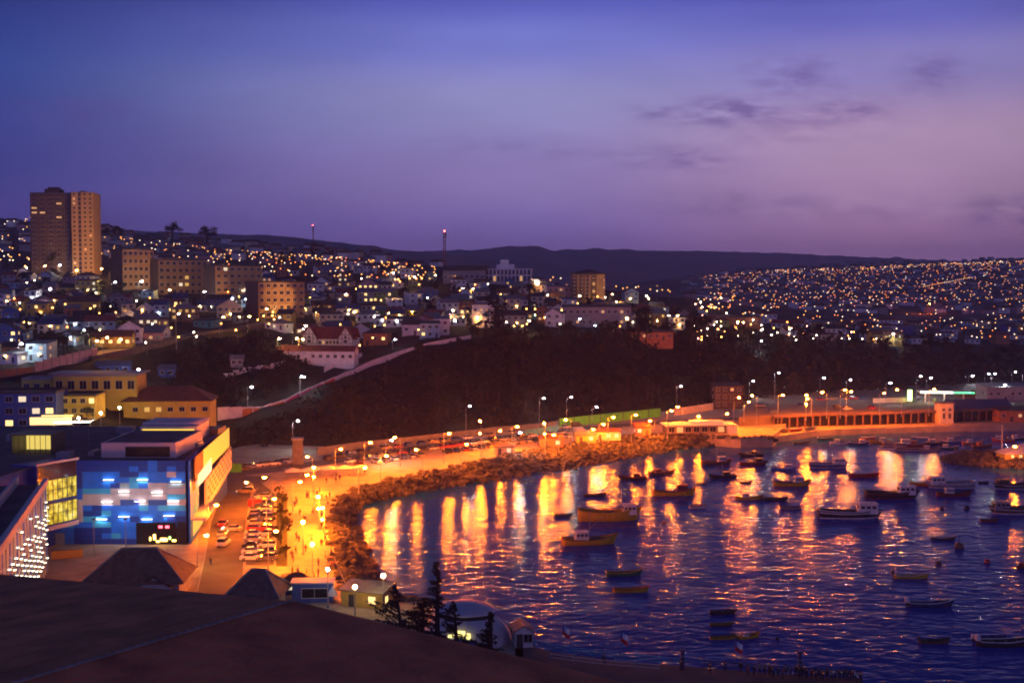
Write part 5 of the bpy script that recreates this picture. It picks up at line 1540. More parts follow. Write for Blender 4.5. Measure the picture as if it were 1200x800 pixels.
# ---------------------------------------------------------------- street lamps
def make_lamp(name, label, H, glow, style, r=.34):
    t = thing(name, label, 'street lamp')
    mb = MB(); mb.tube([(0, 0, -.3), (0, 0, .5), (0, 0, .5001), (0, 0, H)], [.2, .18, .12, .07], 8); mb.build('pole', 'grey_metal', t)
    if style == 'arm':
        mb = MB(); mb.tube([(0, 0, H), (.5, -.1, H + .35), (1.5, -.3, H + .45)], [.07, .06, .05], 6); mb.build('arm', 'grey_metal', t)
        mb = MB(); mb.box((1.75, -.35, H + .5), (.95, .42, .16)); hd = mb.build('lamp_head', 'dark_metal', t)
        c = (1.75, -.35, H + .32)
        mb = MB(); mb.ball(c, (r * 1.15, r, r * .62), 8, 5); mb.build('bulb', glow, t)
    elif style == 'double':
        for s in (-1, 1):
            mb = MB(); mb.tube([(0, 0, H - .1), (s * .5, 0, H + .2), (s * 1.3, 0, H + .25)], [.07, .06, .05], 6); mb.build('arm', 'grey_metal', t)
            mb = MB(); mb.box((s * 1.5, 0, H + .32), (.9, .4, .15)); mb.build('lamp_head', 'dark_metal', t)
            mb = MB(); mb.ball((s * 1.5, 0, H + .14), (r * 1.1, r * .9, r * .6), 8, 5); mb.build('bulb', glow, t)
    elif style == 'two level':
        mb = MB(); mb.tube([(0, -.1, H), (0, -.8, H + .15)], .05, 6); mb.tube([(0, -.1, H * .64), (0, -.8, H * .66)], .05, 6); mb.build('arm', 'grey_metal', t)
        for z, s in ((H + .02, 1.0), (H * .64, .75)):
            mb = MB(); mb.box((0, -.9, z + .3), (.7, .5, .14)); mb.build('lamp_head', 'dark_metal', t)
            mb = MB(); mb.ball((0, -.9, z), (r * s, r * s, r * s * .75), 8, 5); mb.build('bulb', glow, t)
    elif style == 'globe':
        mb = MB(); mb.ball((0, 0, H + r * .8), r, 10, 6); mb.build('bulb', glow, t)
        mb = MB(); mb.tube([(0, 0, H - .05), (0, 0, H + .1)], [.16, .2], 8); mb.build('collar', 'dark_metal', t)
    return proto(t)


LK = {}


def lamp(style, H, glow, px, py, label, group, rz=0.0, r=.34, zg=None, name='street_lamp', same=False):
    """place by its lamp head seen at px, py: solve the depth so that the foot stands on the ground"""
    key = (style, H, glow, r)
    if key not in LK: LK[key] = Kind(make_lamp(name, label, H, glow, style, r))
    a, b = ray(px, py)
    ys = np.arange(150, 1600, 0.5); zr = CAMZ + b * ys - H - .2
    if zg is not None:
        D = (zg + H + .2 - CAMZ) / b
    else:
        z = terr(a * ys, ys); i = np.nonzero(zr <= np.maximum(z, 3.9))[0]
        D = ys[i[0]] if len(i) else 700
    g = zg if zg is not None else ground(a * D, D)
    return LK[key].put((a * D, D, g), rz, label, group, 1.0, None, same)


GQ = 'sodium lamps along the waterfront'
B_ = 'sodium_glow'
for i, (px, py, H, st_, zg, gl) in enumerate([
    (366, 536, 8, 'arm', 4, B_), (393, 526, 8, 'arm', 4, B_), (427, 519, 8.5, 'arm', 4, 'sodium_glow_bright'), (469, 513, 8.5, 'arm', 4, 'sodium_glow_bright'), (520, 508, 9, 'arm', 4, 'sodium_glow_bright'), (446, 534, 7, 'arm', 4, B_), (495, 527, 7, 'arm', 4, B_), (540, 521, 7, 'arm', 4, B_), (420, 548, 6.5, 'arm', 4, B_), (564, 493, 11, 'two level', 4, 'sodium_glow_bright'), (600, 500, 8, 'arm', 4, B_), (639, 495, 9.5, 'two level', 4, 'sodium_glow_bright'),
    (669, 492, 9, 'arm', 4, 'sodium_glow_bright'), (713, 489, 8.5, 'arm', 4, B_), (740, 486, 9, 'arm', 4, 'sodium_glow_bright'), (767, 493, 5.5, 'arm', 4, B_), (782, 481, 9.5, 'arm', 4, 'sodium_glow_bright'), (813, 488, 5.5, 'arm', 4, B_), (800, 477, 9, 'arm', 4, B_), (847, 485, 5, 'arm', 4, B_),
    (860, 466, 10.5, 'arm', 7.4, 'sodium_glow_bright'), (887, 464, 10, 'arm', 7.4, 'sodium_glow_bright'), (912, 463, 10, 'arm', 7.4, 'sodium_glow_bright'), (945, 462, 9.5, 'two level', 7.4, 'sodium_glow_bright'), (969, 460, 9.5, 'arm', 7.4, 'sodium_glow_bright'), (992, 459, 9.5, 'arm', 7.4, B_), (1031, 461, 8, 'arm', 7.4, B_), (1057, 457, 10, 'arm', 7.4, 'sodium_glow_bright'), (1089, 456, 10, 'arm', 7.4, 'sodium_glow_bright'),
    (872, 471, 7, 'arm', 7.4, B_), (951, 467, 6.5, 'arm', 7.4, B_), (985, 457, 10.5, 'arm', 7.4, B_), (367, 546, 7, 'two level', 4, B_), (368, 557, 7, 'arm', 4, B_), (374, 580, 7.5, 'two level', 4, 'sodium_glow_bright'), (380, 593, 7, 'two level', 4, 'sodium_glow_bright'),
    (366, 638, 6.5, 'globe', 4, 'sodium_glow_bright'), (355, 612, 6.5, 'globe', 4, 'sodium_glow_bright'), (449, 675, 5.5, 'globe', 4, 'soft_glow'), (416, 688, 4.5, 'globe', 4, 'soft_glow'),
    (702, 497, 6, 'arm', 4, B_), (580, 505, 6.5, 'arm', 4, B_), (655, 510, 5, 'arm', 4, B_), (690, 503, 5, 'arm', 4, B_), (343, 565, 7, 'arm', 4, B_), (296, 566, 7.5, 'arm', 4, B_), (244, 592, 7, 'arm', 4, B_), (231, 628, 6, 'arm', 4, 'amber_glow'), (318, 560, 7, 'arm', 4, B_), (312, 585, 7.5, 'arm', 4, B_), (314, 622, 7.5, 'arm', 4, B_)]):
    nm = {'arm': 'sodium street lamp on a curved arm', 'two level': 'tall sodium lamp with two heads one above the other', 'globe': 'sodium globe lamp on a short post'}[st_]
    lamp(st_, H, gl, px, py, nm, GQ, rnd.uniform(-.5, .5) + (math.pi if i % 3 == 0 else 0), .36, zg)
GW = 'white lamps along the foot of the slope'
for (px, py, H, zg) in [(546, 476, 10, None), (632, 467, 10, None), (664, 466, 13, None), (694, 477, 9, None), (793, 453, 11, None), (878, 447, 11, None), (908, 446, 12, None), (1038, 449, 9, 7.4), (1074, 441, 9, 7.4), (1086, 443, 9, 7.4), (1135, 441, 9, 7.4), (1154, 438, 9, 7.4), (1162, 438, 9, 7.4), (1186, 436, 8, 7.4), (1198, 437, 8, 7.4), (1173, 451, 7, 7.4), (343, 494, 10, None), (603, 507, 7, 4), (452, 516, 7, 4), (290, 454, 7, None), (351, 442, 6, None), (961, 443, 9, 7.4), (992, 445, 9, 7.4)]:
    lamp('arm', H, 'white_glow', px, py, 'cold white street lamp on a tall grey pole', GW, rnd.uniform(-.4, .4), .30, zg)
lamp('globe', 6.5, 'white_glow_dim', 384, 667, 'white globe lamp at the foot of the promenade', 'lamps by the pier', 0, .3, 4)
GH = 'lamps on the hill streets'
for (px, py, H, gl) in [(206, 368, 14, 'warm_glow'), (161, 433, 6, 'white_glow'), (98, 387, 6, 'white_glow'), (21, 403, 7, 'white_glow'), (55, 339, 7, 'white_glow'), (131, 331, 7, 'white_glow'), (162, 330, 7, 'white_glow'), (68, 311, 7, 'white_glow'), (236, 342, 6, 'white_glow'), (270, 350, 6, 'white_glow'), (284, 351, 6, 'white_glow'), (404, 345, 7, 'warm_glow'), (411, 366, 5, 'amber_glow'), (194, 467, 5, 'warm_glow'), (234, 470, 5, 'warm_glow'), (527, 364, 7, 'warm_glow'), (555, 372, 5, 'amber_glow'), (563, 371, 5, 'amber_glow'), (780, 370, 8, 'warm_glow'), (790, 370, 8, 'amber_glow'), (617, 376, 6, 'warm_glow'), (638, 346, 6, 'warm_glow'), (676, 347, 6, 'warm_glow'), (755, 347, 7, 'warm_glow'), (758, 350, 6, 'amber_glow'), (735, 350, 6, 'amber_glow'), (714, 345, 6, 'amber_glow'), (869, 378, 6, 'amber_glow'), (861, 377, 6, 'amber_glow'), (290, 371, 7, 'amber_glow'), (257, 372, 7, 'amber_glow'), (120, 396, 6, 'amber_glow'), (136, 398, 6, 'amber_glow'), (108, 400, 5, 'amber_glow'), (50, 312, 7, 'amber_glow'), (118, 315, 7, 'amber_glow'), (86, 317, 7, 'amber_glow'), (128, 318, 7, 'amber_glow'), (193, 325, 6, 'amber_glow'), (196, 340, 5, 'amber_glow'), (263, 337, 5, 'amber_glow'), (310, 362, 5, 'amber_glow'), (323, 365, 5, 'amber_glow'), (458, 350, 6, 'amber_glow'), (462, 349, 6, 'warm_glow'), (354, 382, 5, 'warm_glow'), (325, 397, 5, 'warm_glow'), (343, 397, 5, 'amber_glow'), (350, 398, 5, 'amber_glow'), (460, 398, 4, 'white_glow_dim'), (352, 441, 5, 'white_glow_dim'), (497, 349, 6, 'white_glow_dim'), (551, 339, 6, 'amber_glow'), (539, 338, 6, 'warm_glow'), (507, 323, 7, 'amber_glow'), (483, 325, 7, 'warm_glow'), (458, 320, 7, 'warm_glow'), (675, 374, 5, 'white_glow_dim'), (694, 382, 4, 'white_glow_dim'), (731, 373, 6, 'warm_glow'), (818, 354, 7, 'warm_glow'), (842, 349, 7, 'amber_glow'), (890, 400, 6, 'white_glow'), (1044, 391, 7, 'white_glow'), (1088, 356, 9, 'sodium_glow_bright')]:
    lamp('arm', H, gl, px, py, {'white_glow': 'cold white lamp on the hill street', 'white_glow_dim': 'faint white lamp on the hill street', 'warm_glow': 'warm white lamp on the hill street', 'amber_glow': 'amber lamp on the hill street', 'sodium_glow_bright': 'fierce orange floodlight low in the far suburb'}[gl], GH if gl != 'sodium_glow_bright' else None, rnd.uniform(-1, 1), .36)
for (px, py) in [(92, 491), (118, 484), (140, 478)]:  # lamps added here to light the school front
    lamp('globe', 5.0, 'warm_glow', px, py, 'added warm globe lamp on street below school', 'added lamps below the school', 0, .3, None)
# added floodlights stand in for city lamplight on the tower, slab blocks and ridge
def floodlight(px, py, target, power, label, H=7.0, size=45, col=SOD):
    q = hit(px, py); t = thing('floodlight', label, 'floodlight', q, 0, 'added floodlights among the hillside blocks')
    mb = MB(); mb.tube([(0, 0, -1), (0, 0, H)], [.18, .1], 7); mb.build('pole', 'grey_metal', t)
    d = (Vector(target) - (q + Vector((0, 0, H)))); yaw = math.atan2(d.y, d.x)
    mb = MB(); mb.box((0, 0, H + .25), (.5, .9, .5), yaw); hd = mb.build('lamp_head', 'dark_metal', t)
    mb = MB(); mb.box((.30 * math.cos(yaw), .30 * math.sin(yaw), H + .25), (.06, .8, .42), yaw); mb.build('lens', 'amber_glow', t)
    L = bpy.data.lights.new('added_flood_lamp', 'SPOT'); L.energy = power; L.color = (1.0, .43, .10) if col == SOD else col; L.spot_size = R(size); L.spot_blend = .6; L.shadow_soft_size = .4
    lo = bpy.data.objects.new('added_flood_lamp', L); COL.objects.link(lo); lo.parent = t
    lo.location = (.5 * math.cos(yaw), .5 * math.sin(yaw), H + .25); lo.rotation_euler = d.to_track_quat('-Z', 'Y').to_euler()


floodlight(150, 336, TOWER + Vector((13, -4, 22)), 170000, 'added floodlight below the tall tower washing its ochre wing', size=75)
floodlight(196, 352, PD(160, 318, hit(152, 338).y), 20000, 'added floodlight before the dark gabled slab block')
floodlight(262, 362, PD(222, 325, hit(206, 346).y), 20000, 'added floodlight before the balconied slab block')
floodlight(325, 368, PD(285, 330, hit(270, 352).y), 26000, 'added floodlight before the third slab block')
floodlight(372, 384, PD(330, 350, hit(320, 373).y), 34000, 'added floodlight right of the lowest ochre block')
floodlight(728, 366, PD(703, 336, hit(690, 357).y), 34000, 'added floodlight right of the pyramid roofed mid rise')
floodlight(632, 346, PD(600, 320, hit(592, 334).y), 50000, 'floodlight below the white ridge building', col=(1.0, .72, .5))

# ---- tiny lamps of the far suburb and the upper ridge
for sfx, k_ in (('', 1.0), ('_near', 8.0)):
    emat('far_amber' + sfx, (1.0, 0.42, 0.08), 3.4 * k_); emat('far_white' + sfx, (1.0, 0.76, 0.52), 3.6 * k_); emat('far_orange' + sfx, (1.0, 0.23, 0.035), 3.6 * k_); emat('far_pink' + sfx, (1.0, 0.36, 0.27), 2.8 * k_)
FM = ['far_amber', 'far_white', 'far_orange', 'far_pink']


def far_mesh(g):
    def fn(mb):
        mb.tube([(0, 0, -1), (0, 0, 6.4)], [.1, .07], 4, 0); mb.tube([(0, 0, 6.4), (.7, 0, 6.6)], .05, 4, 0); mb.ball((.8, 0, 6.4), (.42, .42, .36), 5, 3, 1)
    return cached(('far', g), fn, ['grey_metal', g], 'distant_lamp')


rl = random.Random(12)
FAR = []
# rows of streets climbing the far slope, denser toward the crest
for i in range(620):
    px = 826 + (1230 - 826) * rl.random() ** .9
    topy = np.interp(px, [820, 860, 900, 980, 1060, 1130, 1200, 1240], [322, 320, 316, 313.5, 310, 306.5, 304.5, 303])
    f = rl.random() ** 1.9
    py = topy + 1.0 + f * (352 - topy) + rl.uniform(-.6, .6)
    FAR.append((px, py, rl.choices([0, 1, 2, 3], [6, 2, 5, 4])[0]))
for i in range(170):      # crest line
    px = rl.uniform(905, 1225); topy = np.interp(px, [820, 860, 900, 980, 1060, 1130, 1200, 1240], [322, 320, 316, 313.5, 310, 306.5, 304.5, 303]); FAR.append((px, topy + rl.uniform(.4, 3.4), rl.choices([0, 1, 2, 3], [6, 5, 2, 1])[0]))
for i in range(260):
    px = rl.uniform(822, 1225); FAR.append((px, np.interp(px, [820, 900, 1060, 1200], [323, 318, 312, 306]) + rl.random() * 42, rl.choices([0, 1, 2, 3], [6, 1, 6, 4])[0]))
for i in range(290):
    px = rl.uniform(815, 1215); py = rl.uniform(340, 396); FAR.append((px, py, rl.choices([0, 1, 2, 3], [4, 5, 3, 1])[0]))
for k in range(26):       # a climbing street
    f = k / 25; FAR.append((1082 + 56 * f, 336 - 11 * f, rl.choice([0, 0, 1, 2])))
for i in range(300):      # upper ridge on the left, golden
    px = rl.uniform(118, 520) if i > 130 else rl.uniform(250, 515); py = np.interp(px, [0, 40, 120, 250, 400, 520], [256, 262, 272, 290, 300, 312]) + rl.random() ** 2.4 * 24 + 1.5
    if 36 < px < 117 and py < 324: continue
    FAR.append((px, py, rl.choices([0, 1, 2, 3], [9, 3, 3, 1])[0]))
for i in range(34):       # left skyline row
    px = rl.uniform(0, 37); py = rl.uniform(255, 318); FAR.append((px, py, rl.choices([0, 1], [2, 1])[0]))
for i in range(130):       # scattered among the hillside roofs
    px = rl.uniform(-5, 830); py = rl.uniform(318, 402)
    if in_poly(px, py, HREG) and not (36 < px < 117 and py < 324): FAR.append((px, py, rl.choices([0, 1, 2, 3], [5, 4, 2, 0])[0]))
for px, py in [(730, 338), (735, 337), (745, 337), (748, 336), (762, 339), (770, 341), (776, 340), (783, 340), (785, 342), (770, 335), (722, 336), (664, 334), (645, 328), (648, 325), (657, 326), (700, 345), (710, 346)]: FAR.append((px, py, rl.choice([0, 1, 0])))
FARP = []
for px, py, g in FAR:
    a, b = ray(px, py); ys = np.arange(420, 3000, 2.0); zr = CAMZ + b * ys - 6.4; z = terr(a * ys, ys); i = np.nonzero(zr <= z)[0]
    if len(i) == 0: continue
    D = ys[i[0]]; FARP.append((D, a * D, float(terr(a * D, D)[0]), g))
FARP.sort()
GL = 'lamps of the far suburb'
n_ind = 300 - 130
rest = MB()
CN = ['amber', 'white', 'orange', 'pink']
for i, (D, x, z, g) in enumerate(FARP):
    s = 1.0 if D < 1100 else 1.0 + (D - 1100) / 2600
    if D < 700: s = .8
    if i < n_ind:
        o = bpy.data.objects.new('distant_lamp', far_mesh(FM[g] + ('_near' if D < 900 else ''))); COL.objects.link(o); o.location = (x, D, z); o.rotation_euler = (0, 0, rl.random() * 6.28); o.scale = (s, s, s)
        tag(o, f'small {CN[g]} lamp among roofs', 'street lamp', 'small lamps among the hillside roofs', None, False)
    else:
        rest.ball((x, D, z + 6.4), (.46 * s, .46 * s, .40 * s), 5, 3, g); rest.tube([(x, D, z - 1), (x, D, z + 6.2)], [.1, .07], 3, 4)
struct('suburb_lights', rest, FM + ['grey_metal'], kind='stuff')
# ---------------------------------------------------------------- boats
for k_, c in {'yellow': (0.62, 0.36, 0.02), 'maroon': (0.22, 0.03, 0.03), 'white': (0.68, 0.66, 0.64), 'black': (0.025, 0.025, 0.03), 'navy': (0.02, 0.04, 0.14), 'blue': (0.03, 0.12, 0.42), 'green': (0.04, 0.13, 0.07), 'red': (0.42, 0.03, 0.025), 'brown': (0.12, 0.07, 0.04), 'grey': (0.26, 0.26, 0.28), 'orange': (0.55, 0.16, 0.03)}.items():
    mat('boat_' + k_, c, 0.5, 0.18, 1.2, 0.1)
mat('boat_deck', (0.20, 0.15, 0.10), 0.85, 0.25, 1.5)
mat('net_heap', (0.05, 0.06, 0.06), 1.0, 0.5, 3, 0.6)


def hull_geo(L, Bm, mid, bow, stern, dr=.55, n=16):
    """rows of section points, stern (-x) to bow (+x)"""
    rows = []
    for i in range(n + 1):
        t = i / n
        w = Bm / 2 * ((.80 + .20 * math.sin(min(1, t / .4) * math.pi / 2)) if t < .4 else max(0.015, 1 - ((t - .4) / .6) ** 2.4))
        sh = mid + (bow - mid) * ((t - .4) / .6) ** 1.9 if t > .4 else mid + (stern - mid) * ((.4 - t) / .4) ** 1.8
        x = -L / 2 + L * t
        rake = .10 * L * max(0, (t - .55) / .45) ** 2
        sec = [(0.0, -dr * .9), (.5 * w, -dr * .8), (.84 * w, -.1), (.95 * w, sh * .45), (w, sh)]
        rows.append([(x - rake * (1 - max(0, z) / max(sh, .1)) * .9, y, z) for y, z in sec])
    return rows


def make_boat(name, label, L, Bm, mid, bow, stern, cabin=None, mast=True, outboard=0, stripe=None, rows_only=False, heap=True):
    t = thing(name, label, 'boat')
    rows = hull_geo(L, Bm, mid, bow, stern)
    k = 5; hb = MB(); v = []
    for r_ in rows:
        v += [(x, -y, z) for x, y, z in r_[::-1]] + [(x, y, z) for x, y, z in r_[1:]]
    W_ = 2 * k - 1; n = len(rows)
    fs = [(i * W_ + j, i * W_ + j + 1, (i + 1) * W_ + j + 1, (i + 1) * W_ + j) for i in range(n - 1) for j in range(W_ - 1)]
    fs.append(tuple(range(W_ - 1, -1, -1)))
    hb.add(v, fs); hb.build('hull', 'boat_white', t, True)
    # gunwale
    gb = MB()
    for s in (-1, 1): gb.tube([(r_[-1][0], s * r_[-1][1], r_[-1][2]) for r_ in rows], .055 + .004 * L, 6)
    r0 = rows[0][-1]; gb.tube([(r0[0], -r0[1], r0[2]), (r0[0], r0[1], r0[2])], .06 + .004 * L, 6)
    gb.build('gunwale', 'boat_brown', t)
    if stripe:
        for s in (-1, 1):
            sb = MB(); wb_ = MB()
            for i in range(n - 1):
                q = []
                for rr_, f in ((rows[i], .66), (rows[i + 1], .66), (rows[i + 1], .80), (rows[i], .80)):
                    a, b = rr_[3], rr_[4]; g = (f - .45) / .55; q.append((a[0] + (b[0] - a[0]) * g, s * (a[1] + (b[1] - a[1]) * g + .03), a[2] + (b[2] - a[2]) * g))
                sb.add(q, [(0, 1, 2, 3)])
                q2 = []
                for rr_, z_ in ((rows[i], .02), (rows[i + 1], .02), (rows[i + 1], .34), (rows[i], .34)):
                    a, b = rr_[2], rr_[3]; g = max(0, min(1, (z_ - a[2]) / (b[2] - a[2]))); q2.append((a[0] + (b[0] - a[0]) * g, s * (a[1] + (b[1] - a[1]) * g + .025), z_))
                wb_.add(q2, [(0, 1, 2, 3)])
            sb.build('stripe', 'boat_white', t); wb_.build('waterline_stripe', 'boat_white', t)
    # deck / floor
    db = MB(); fz = .72 if cabin else .30
    dv = []
    for r_ in rows[:-1]:
        a, b = r_[3], r_[4]; dv.append((a[0] * .4 + b[0] * .6, a[1] * .985, mid * fz))
    m_ = len(dv); db.add([(x, -y, z) for x, y, z in dv] + dv, [(i, i + 1, m_ + i + 1, m_ + i) for i in range(m_ - 1)]); db.build('deck', 'boat_deck', t)
    zd = mid * fz
    if cabin:
        cx, cl, cw_, ch = cabin; cx *= L; 
        cb = MB(); cb.base((cx, 0, zd - .05), (cl, cw_, ch), 0, 0, .93); wh = cb.build('wheelhouse', 'boat_white', t)
        rb_ = MB(); rb_.base((cx, 0, zd - .05 + ch), (cl * 1.06, cw_ * 1.1, .14)); rb_.build('wheelhouse_roof', 'boat_white', wh)
        for s in (-1, 1):
            for j in (-1, 0, 1):
                g = MB(); g.box((cx + j * cl * .29, s * (cw_ * .479 + .01), zd + ch * .66), (cl * .2, .05, ch * .28)); g.build('window', 'glass_dark', wh)
            g = MB(); g.box((cx + s * (cl * .479 + .01), 0, zd + ch * .66), (.05, cw_ * .7, ch * .28)); g.build('window', 'glass_dark', wh)
        if heap:
            nb_ = MB(); r = random.Random(int(L * 7))
            for i in range(6): nb_.ball((cx - math.copysign(L * .22 + i * .35, cx) + r.uniform(-.2, .2), r.uniform(-.2, .2) * Bm, zd + .25), (.9, .8, .5), 8, 5)
            nb_.build('net_pile', 'net_heap', t)
        if mast:
            mb = MB(); H = ch * 2.1 + L * .16; x = cx - math.copysign(cl * .62, cx)
            mb.tube([(x, 0, zd), (x, 0, zd + H)], [.10, .05], 6); mb.tube([(x, 0, zd + H * .42), (x - math.copysign(L * .25, cx), 0, zd + H * .8)], .05, 5); mb.tube([(x, 0, zd + H * .97), (L / 2 * .92, 0, bow)], .018, 4); mb.tube([(x, 0, zd + H * .97), (-L / 2 * .95, 0, stern)], .018, 4)
            mb.tube([(x, -.6, zd + H * .72), (x, .6, zd + H * .72)], .035, 4); mb.build('mast', 'grey_metal', t)
            mb = MB(); 
            for s in (-1, 1):
                for f in (.2, .4, .6, .8):
                    a = rows[int(f * (n - 1))][-1]; mb.tube([(a[0], s * a[1] * .97, a[2]), (a[0], s * a[1] * .97, a[2] + .7)], .03, 4)
            mb.build('stanchion', 'grey_metal', t)
    else:
        for f in (.28, .5, .7):
            a = rows[int(f * (n - 1))][-1]; mb = MB(); mb.box((a[0], 0, a[2] * .72), (.34, a[1] * 1.9, .07)); mb.build('thwart', 'boat_deck', t)
        mb = MB(); a = rows[-3][-1]; mb.poly([(rows[-1][-1][0], 0, rows[-1][-1][2] - .03), (a[0], -a[1], a[2] - .03), (a[0], a[1], a[2] - .03)][::-1]); mb.build('foredeck', 'boat_white', t)
        for j in range(outboard):
            y = (j - (outboard - 1) / 2) * .8; x = -L / 2 - .15
            mb = MB(); mb.base((x - .25, y, stern + .1), (.75, .5, 1.0), 0, 0, .72); ob = mb.build('outboard_motor', 'boat_white', t)
            mb = MB(); mb.base((x - .12, y, -.5), (.26, .2, stern + .5)); mb.build('motor_leg', 'dark_metal', ob)
    return proto(t)


BK_ = {'panga': Kind(make_boat('open_boat', 'b', 8.0, 2.0, .72, 1.35, .80)),
       'panga_motor': Kind(make_boat('motor_skiff', 'b', 8.6, 2.2, .80, 1.6, .9, outboard=1)),
       'panga_twin': Kind(make_boat('motor_skiff', 'b', 10.5, 2.6, .9, 1.7, 1.0, outboard=2)),
       'launch': Kind(make_boat('fishing_launch', 'b', 13.0, 3.6, 1.15, 2.5, 1.5, cabin=(-.16, 3.0, 2.3, 2.1))),
       'launch_fore': Kind(make_boat('fishing_launch', 'b', 13.0, 3.6, 1.2, 2.3, 1.6, cabin=(.16, 3.2, 2.4, 2.3))),
       'trawler': Kind(make_boat('fishing_trawler', 'b', 16.5, 4.8, 2.3, 3.5, 2.9, cabin=(.30, 3.4, 3.0, 2.4), stripe=None)),
       'seiner': Kind(make_boat('fishing_seiner', 'b', 17.0, 5.0, 1.8, 2.6, 2.3, cabin=(.25, 5.0, 3.4, 2.6), stripe=True)),
       'dinghy': Kind(make_boat('dinghy', 'b', 4.2, 1.5, .45, .75, .5))}
BL_ = {'panga': 8.0, 'panga_motor': 8.8, 'panga_twin': 10.8, 'launch': 13, 'launch_fore': 13, 'trawler': 16.5, 'seiner': 17, 'dinghy': 4.2}
GB_ = 'fishing boats moored in the bay'


def boat(kind, px, py, L, flip, hull, trim, cab, label, deck=None, rz=None, stripe=None):
    """px, py = middle of the waterline in the photo; L = its length there"""
    q = PZ(px, py, 0.0); s = (L * q.y / F) / BL_[kind]
    a = (math.pi if flip else 0) + (rz if rz is not None else rnd.uniform(-.22, .22))
    sw = {'hull': 'boat_' + hull, 'gunwale': 'boat_' + trim, 'wheelhouse': 'boat_' + cab, 'wheelhouse_roof': 'boat_' + cab, 'foredeck': 'boat_' + trim, 'stripe': 'boat_' + (stripe or 'white'), 'waterline_stripe': 'boat_' + (stripe or 'white'), 'outboard_motor': 'boat_white' if cab == 'white' else 'boat_' + cab}
    BK_[kind].put((q.x, q.y, rnd.uniform(-.06, .04)), a, label, GB_, s, sw)


boat('trawler', 715, 609, 76, False, 'yellow', 'yellow', 'white', 'big mustard yellow trawler with high hull and white wheelhouse', rz=.04)
boat('launch', 692, 637, 68, False, 'yellow', 'brown', 'white', 'slim yellow fishing launch with white wheelhouse near its stern', rz=.12)
boat('panga', 732, 674, 44, False, 'green', 'yellow', 'white', 'dark green open boat with white bow, above the yellow one', rz=.06)
boat('panga', 740, 693, 44, False, 'yellow', 'red', 'white', 'yellow open boat with blue inside and red bow tip', rz=.02)
boat('seiner', 997, 606, 76, False, 'black', 'white', 'white', 'large dark seiner with pale stripe and white wheelhouse forward', rz=-.05)
boat('launch_fore', 791, 580, 52, False, 'yellow', 'maroon', 'maroon', 'fishing launch with maroon wheelhouse and yellow bow', rz=.05)
boat('dinghy', 818, 595, 21, False, 'white', 'brown', 'white', 'little white dinghy below the maroon launch', rz=.1)
boat('dinghy', 660, 605, 22, False, 'navy', 'black', 'white', 'dark dinghy left of the big yellow trawler', rz=.1)
boat('panga', 698, 581, 28, False, 'black', 'brown', 'white', 'dark open boat above the big yellow trawler')
boat('launch', 741, 562, 34, True, 'black', 'maroon', 'brown', 'dark launch lying in the gold reflection left of the maroon launch')
boat('launch', 776, 556, 32, False, 'brown', 'maroon', 'orange', 'brown launch with orange wheelhouse near the rock bank')
boat('launch_fore', 840, 544, 38, False, 'brown', 'red', 'white', 'brown and red launch with white wheelhouse close to the rock bank')
boat('launch', 846, 560, 34, True, 'black', 'navy', 'black', 'black launch below the brown and red launch')
boat('dinghy', 823, 567, 14, False, 'navy', 'black', 'white', 'tiny navy dinghy left of the black launch')
boat('launch', 879, 585, 33, False, 'yellow', 'green', 'white', 'yellow green launch with white wheelhouse, side by side with a dark one')
boat('panga_motor', 909, 586, 30, False, 'black', 'brown', 'black', 'dark skiff touching the yellow green launch')
boat('launch_fore', 929, 569, 45, False, 'yellow', 'brown', 'white', 'yellow hulled launch with white forward wheelhouse in the orange glitter', rz=.03)
boat('launch_fore', 919, 551, 30, False, 'blue', 'white', 'white', 'blue hulled launch with white wheelhouse behind the yellow one')
boat('seiner', 972, 547, 46, False, 'navy', 'white', 'white', 'navy seiner with white stripe in front of the quay arcade', rz=.02)
boat('panga_twin', 1014, 559, 38, False, 'red', 'red', 'white', 'long red open boat right of the navy seiner', rz=.02)
boat('launch', 879, 535, 30, True, 'black', 'brown', 'brown', 'dark launch in the gold light under the ramp of the quay')
boat('launch_fore', 884, 545, 34, False, 'maroon', 'black', 'brown', 'maroon launch just below the dark launch under the quay ramp')
boat('dinghy', 875, 566, 15, False, 'black', 'black', 'white', 'tiny black dinghy in the orange glitter')
boat('panga_motor', 925, 596, 27, True, 'grey', 'black', 'white', 'grey skiff below the dark pair')
boat('seiner', 1046, 583, 64, False, 'black', 'black', 'white', 'long black seiner with white wheelhouse amidships, right of the large seiner', rz=-.04, stripe='maroon')
boat('launch_fore', 1085, 569, 36, False, 'orange', 'yellow', 'white', 'orange hulled launch half hidden behind the black seiner')
boat('seiner', 1112, 571, 58, True, 'grey', 'white', 'white', 'grey seiner with tall rigging near the mole', rz=.06)
boat('launch', 1119, 581, 42, False, 'maroon', 'black', 'white', 'maroon launch with white waterline in front of the grey seiner', rz=0)
boat('dinghy', 1153, 566, 13, False, 'black', 'black', 'white', 'small black dinghy between the grey seiner and the right edge')
boat('seiner', 1186, 572, 48, True, 'black', 'brown', 'brown', 'black seiner below the rock mole at the right edge')
boat('seiner', 1188, 601, 62, True, 'brown', 'black', 'grey', 'brown seiner cut by the right edge, lowest of its pair', rz=.05)
boat('dinghy', 1160, 611, 22, False, 'maroon', 'brown', 'white', 'maroon rowing dinghy left of the brown seiner', rz=0)
boat('panga', 1106, 632, 30, False, 'black', 'white', 'white', 'black open boat with white rim alone in mid bay', rz=-.05)
boat('panga_motor', 1069, 677, 43, False, 'yellow', 'white', 'black', 'dull yellow skiff with black outboard motor at its stern', rz=-.04)
boat('panga_twin', 1092, 710, 57, False, 'navy', 'white', 'white', 'navy skiff with white rim and two outboard motors', rz=0)
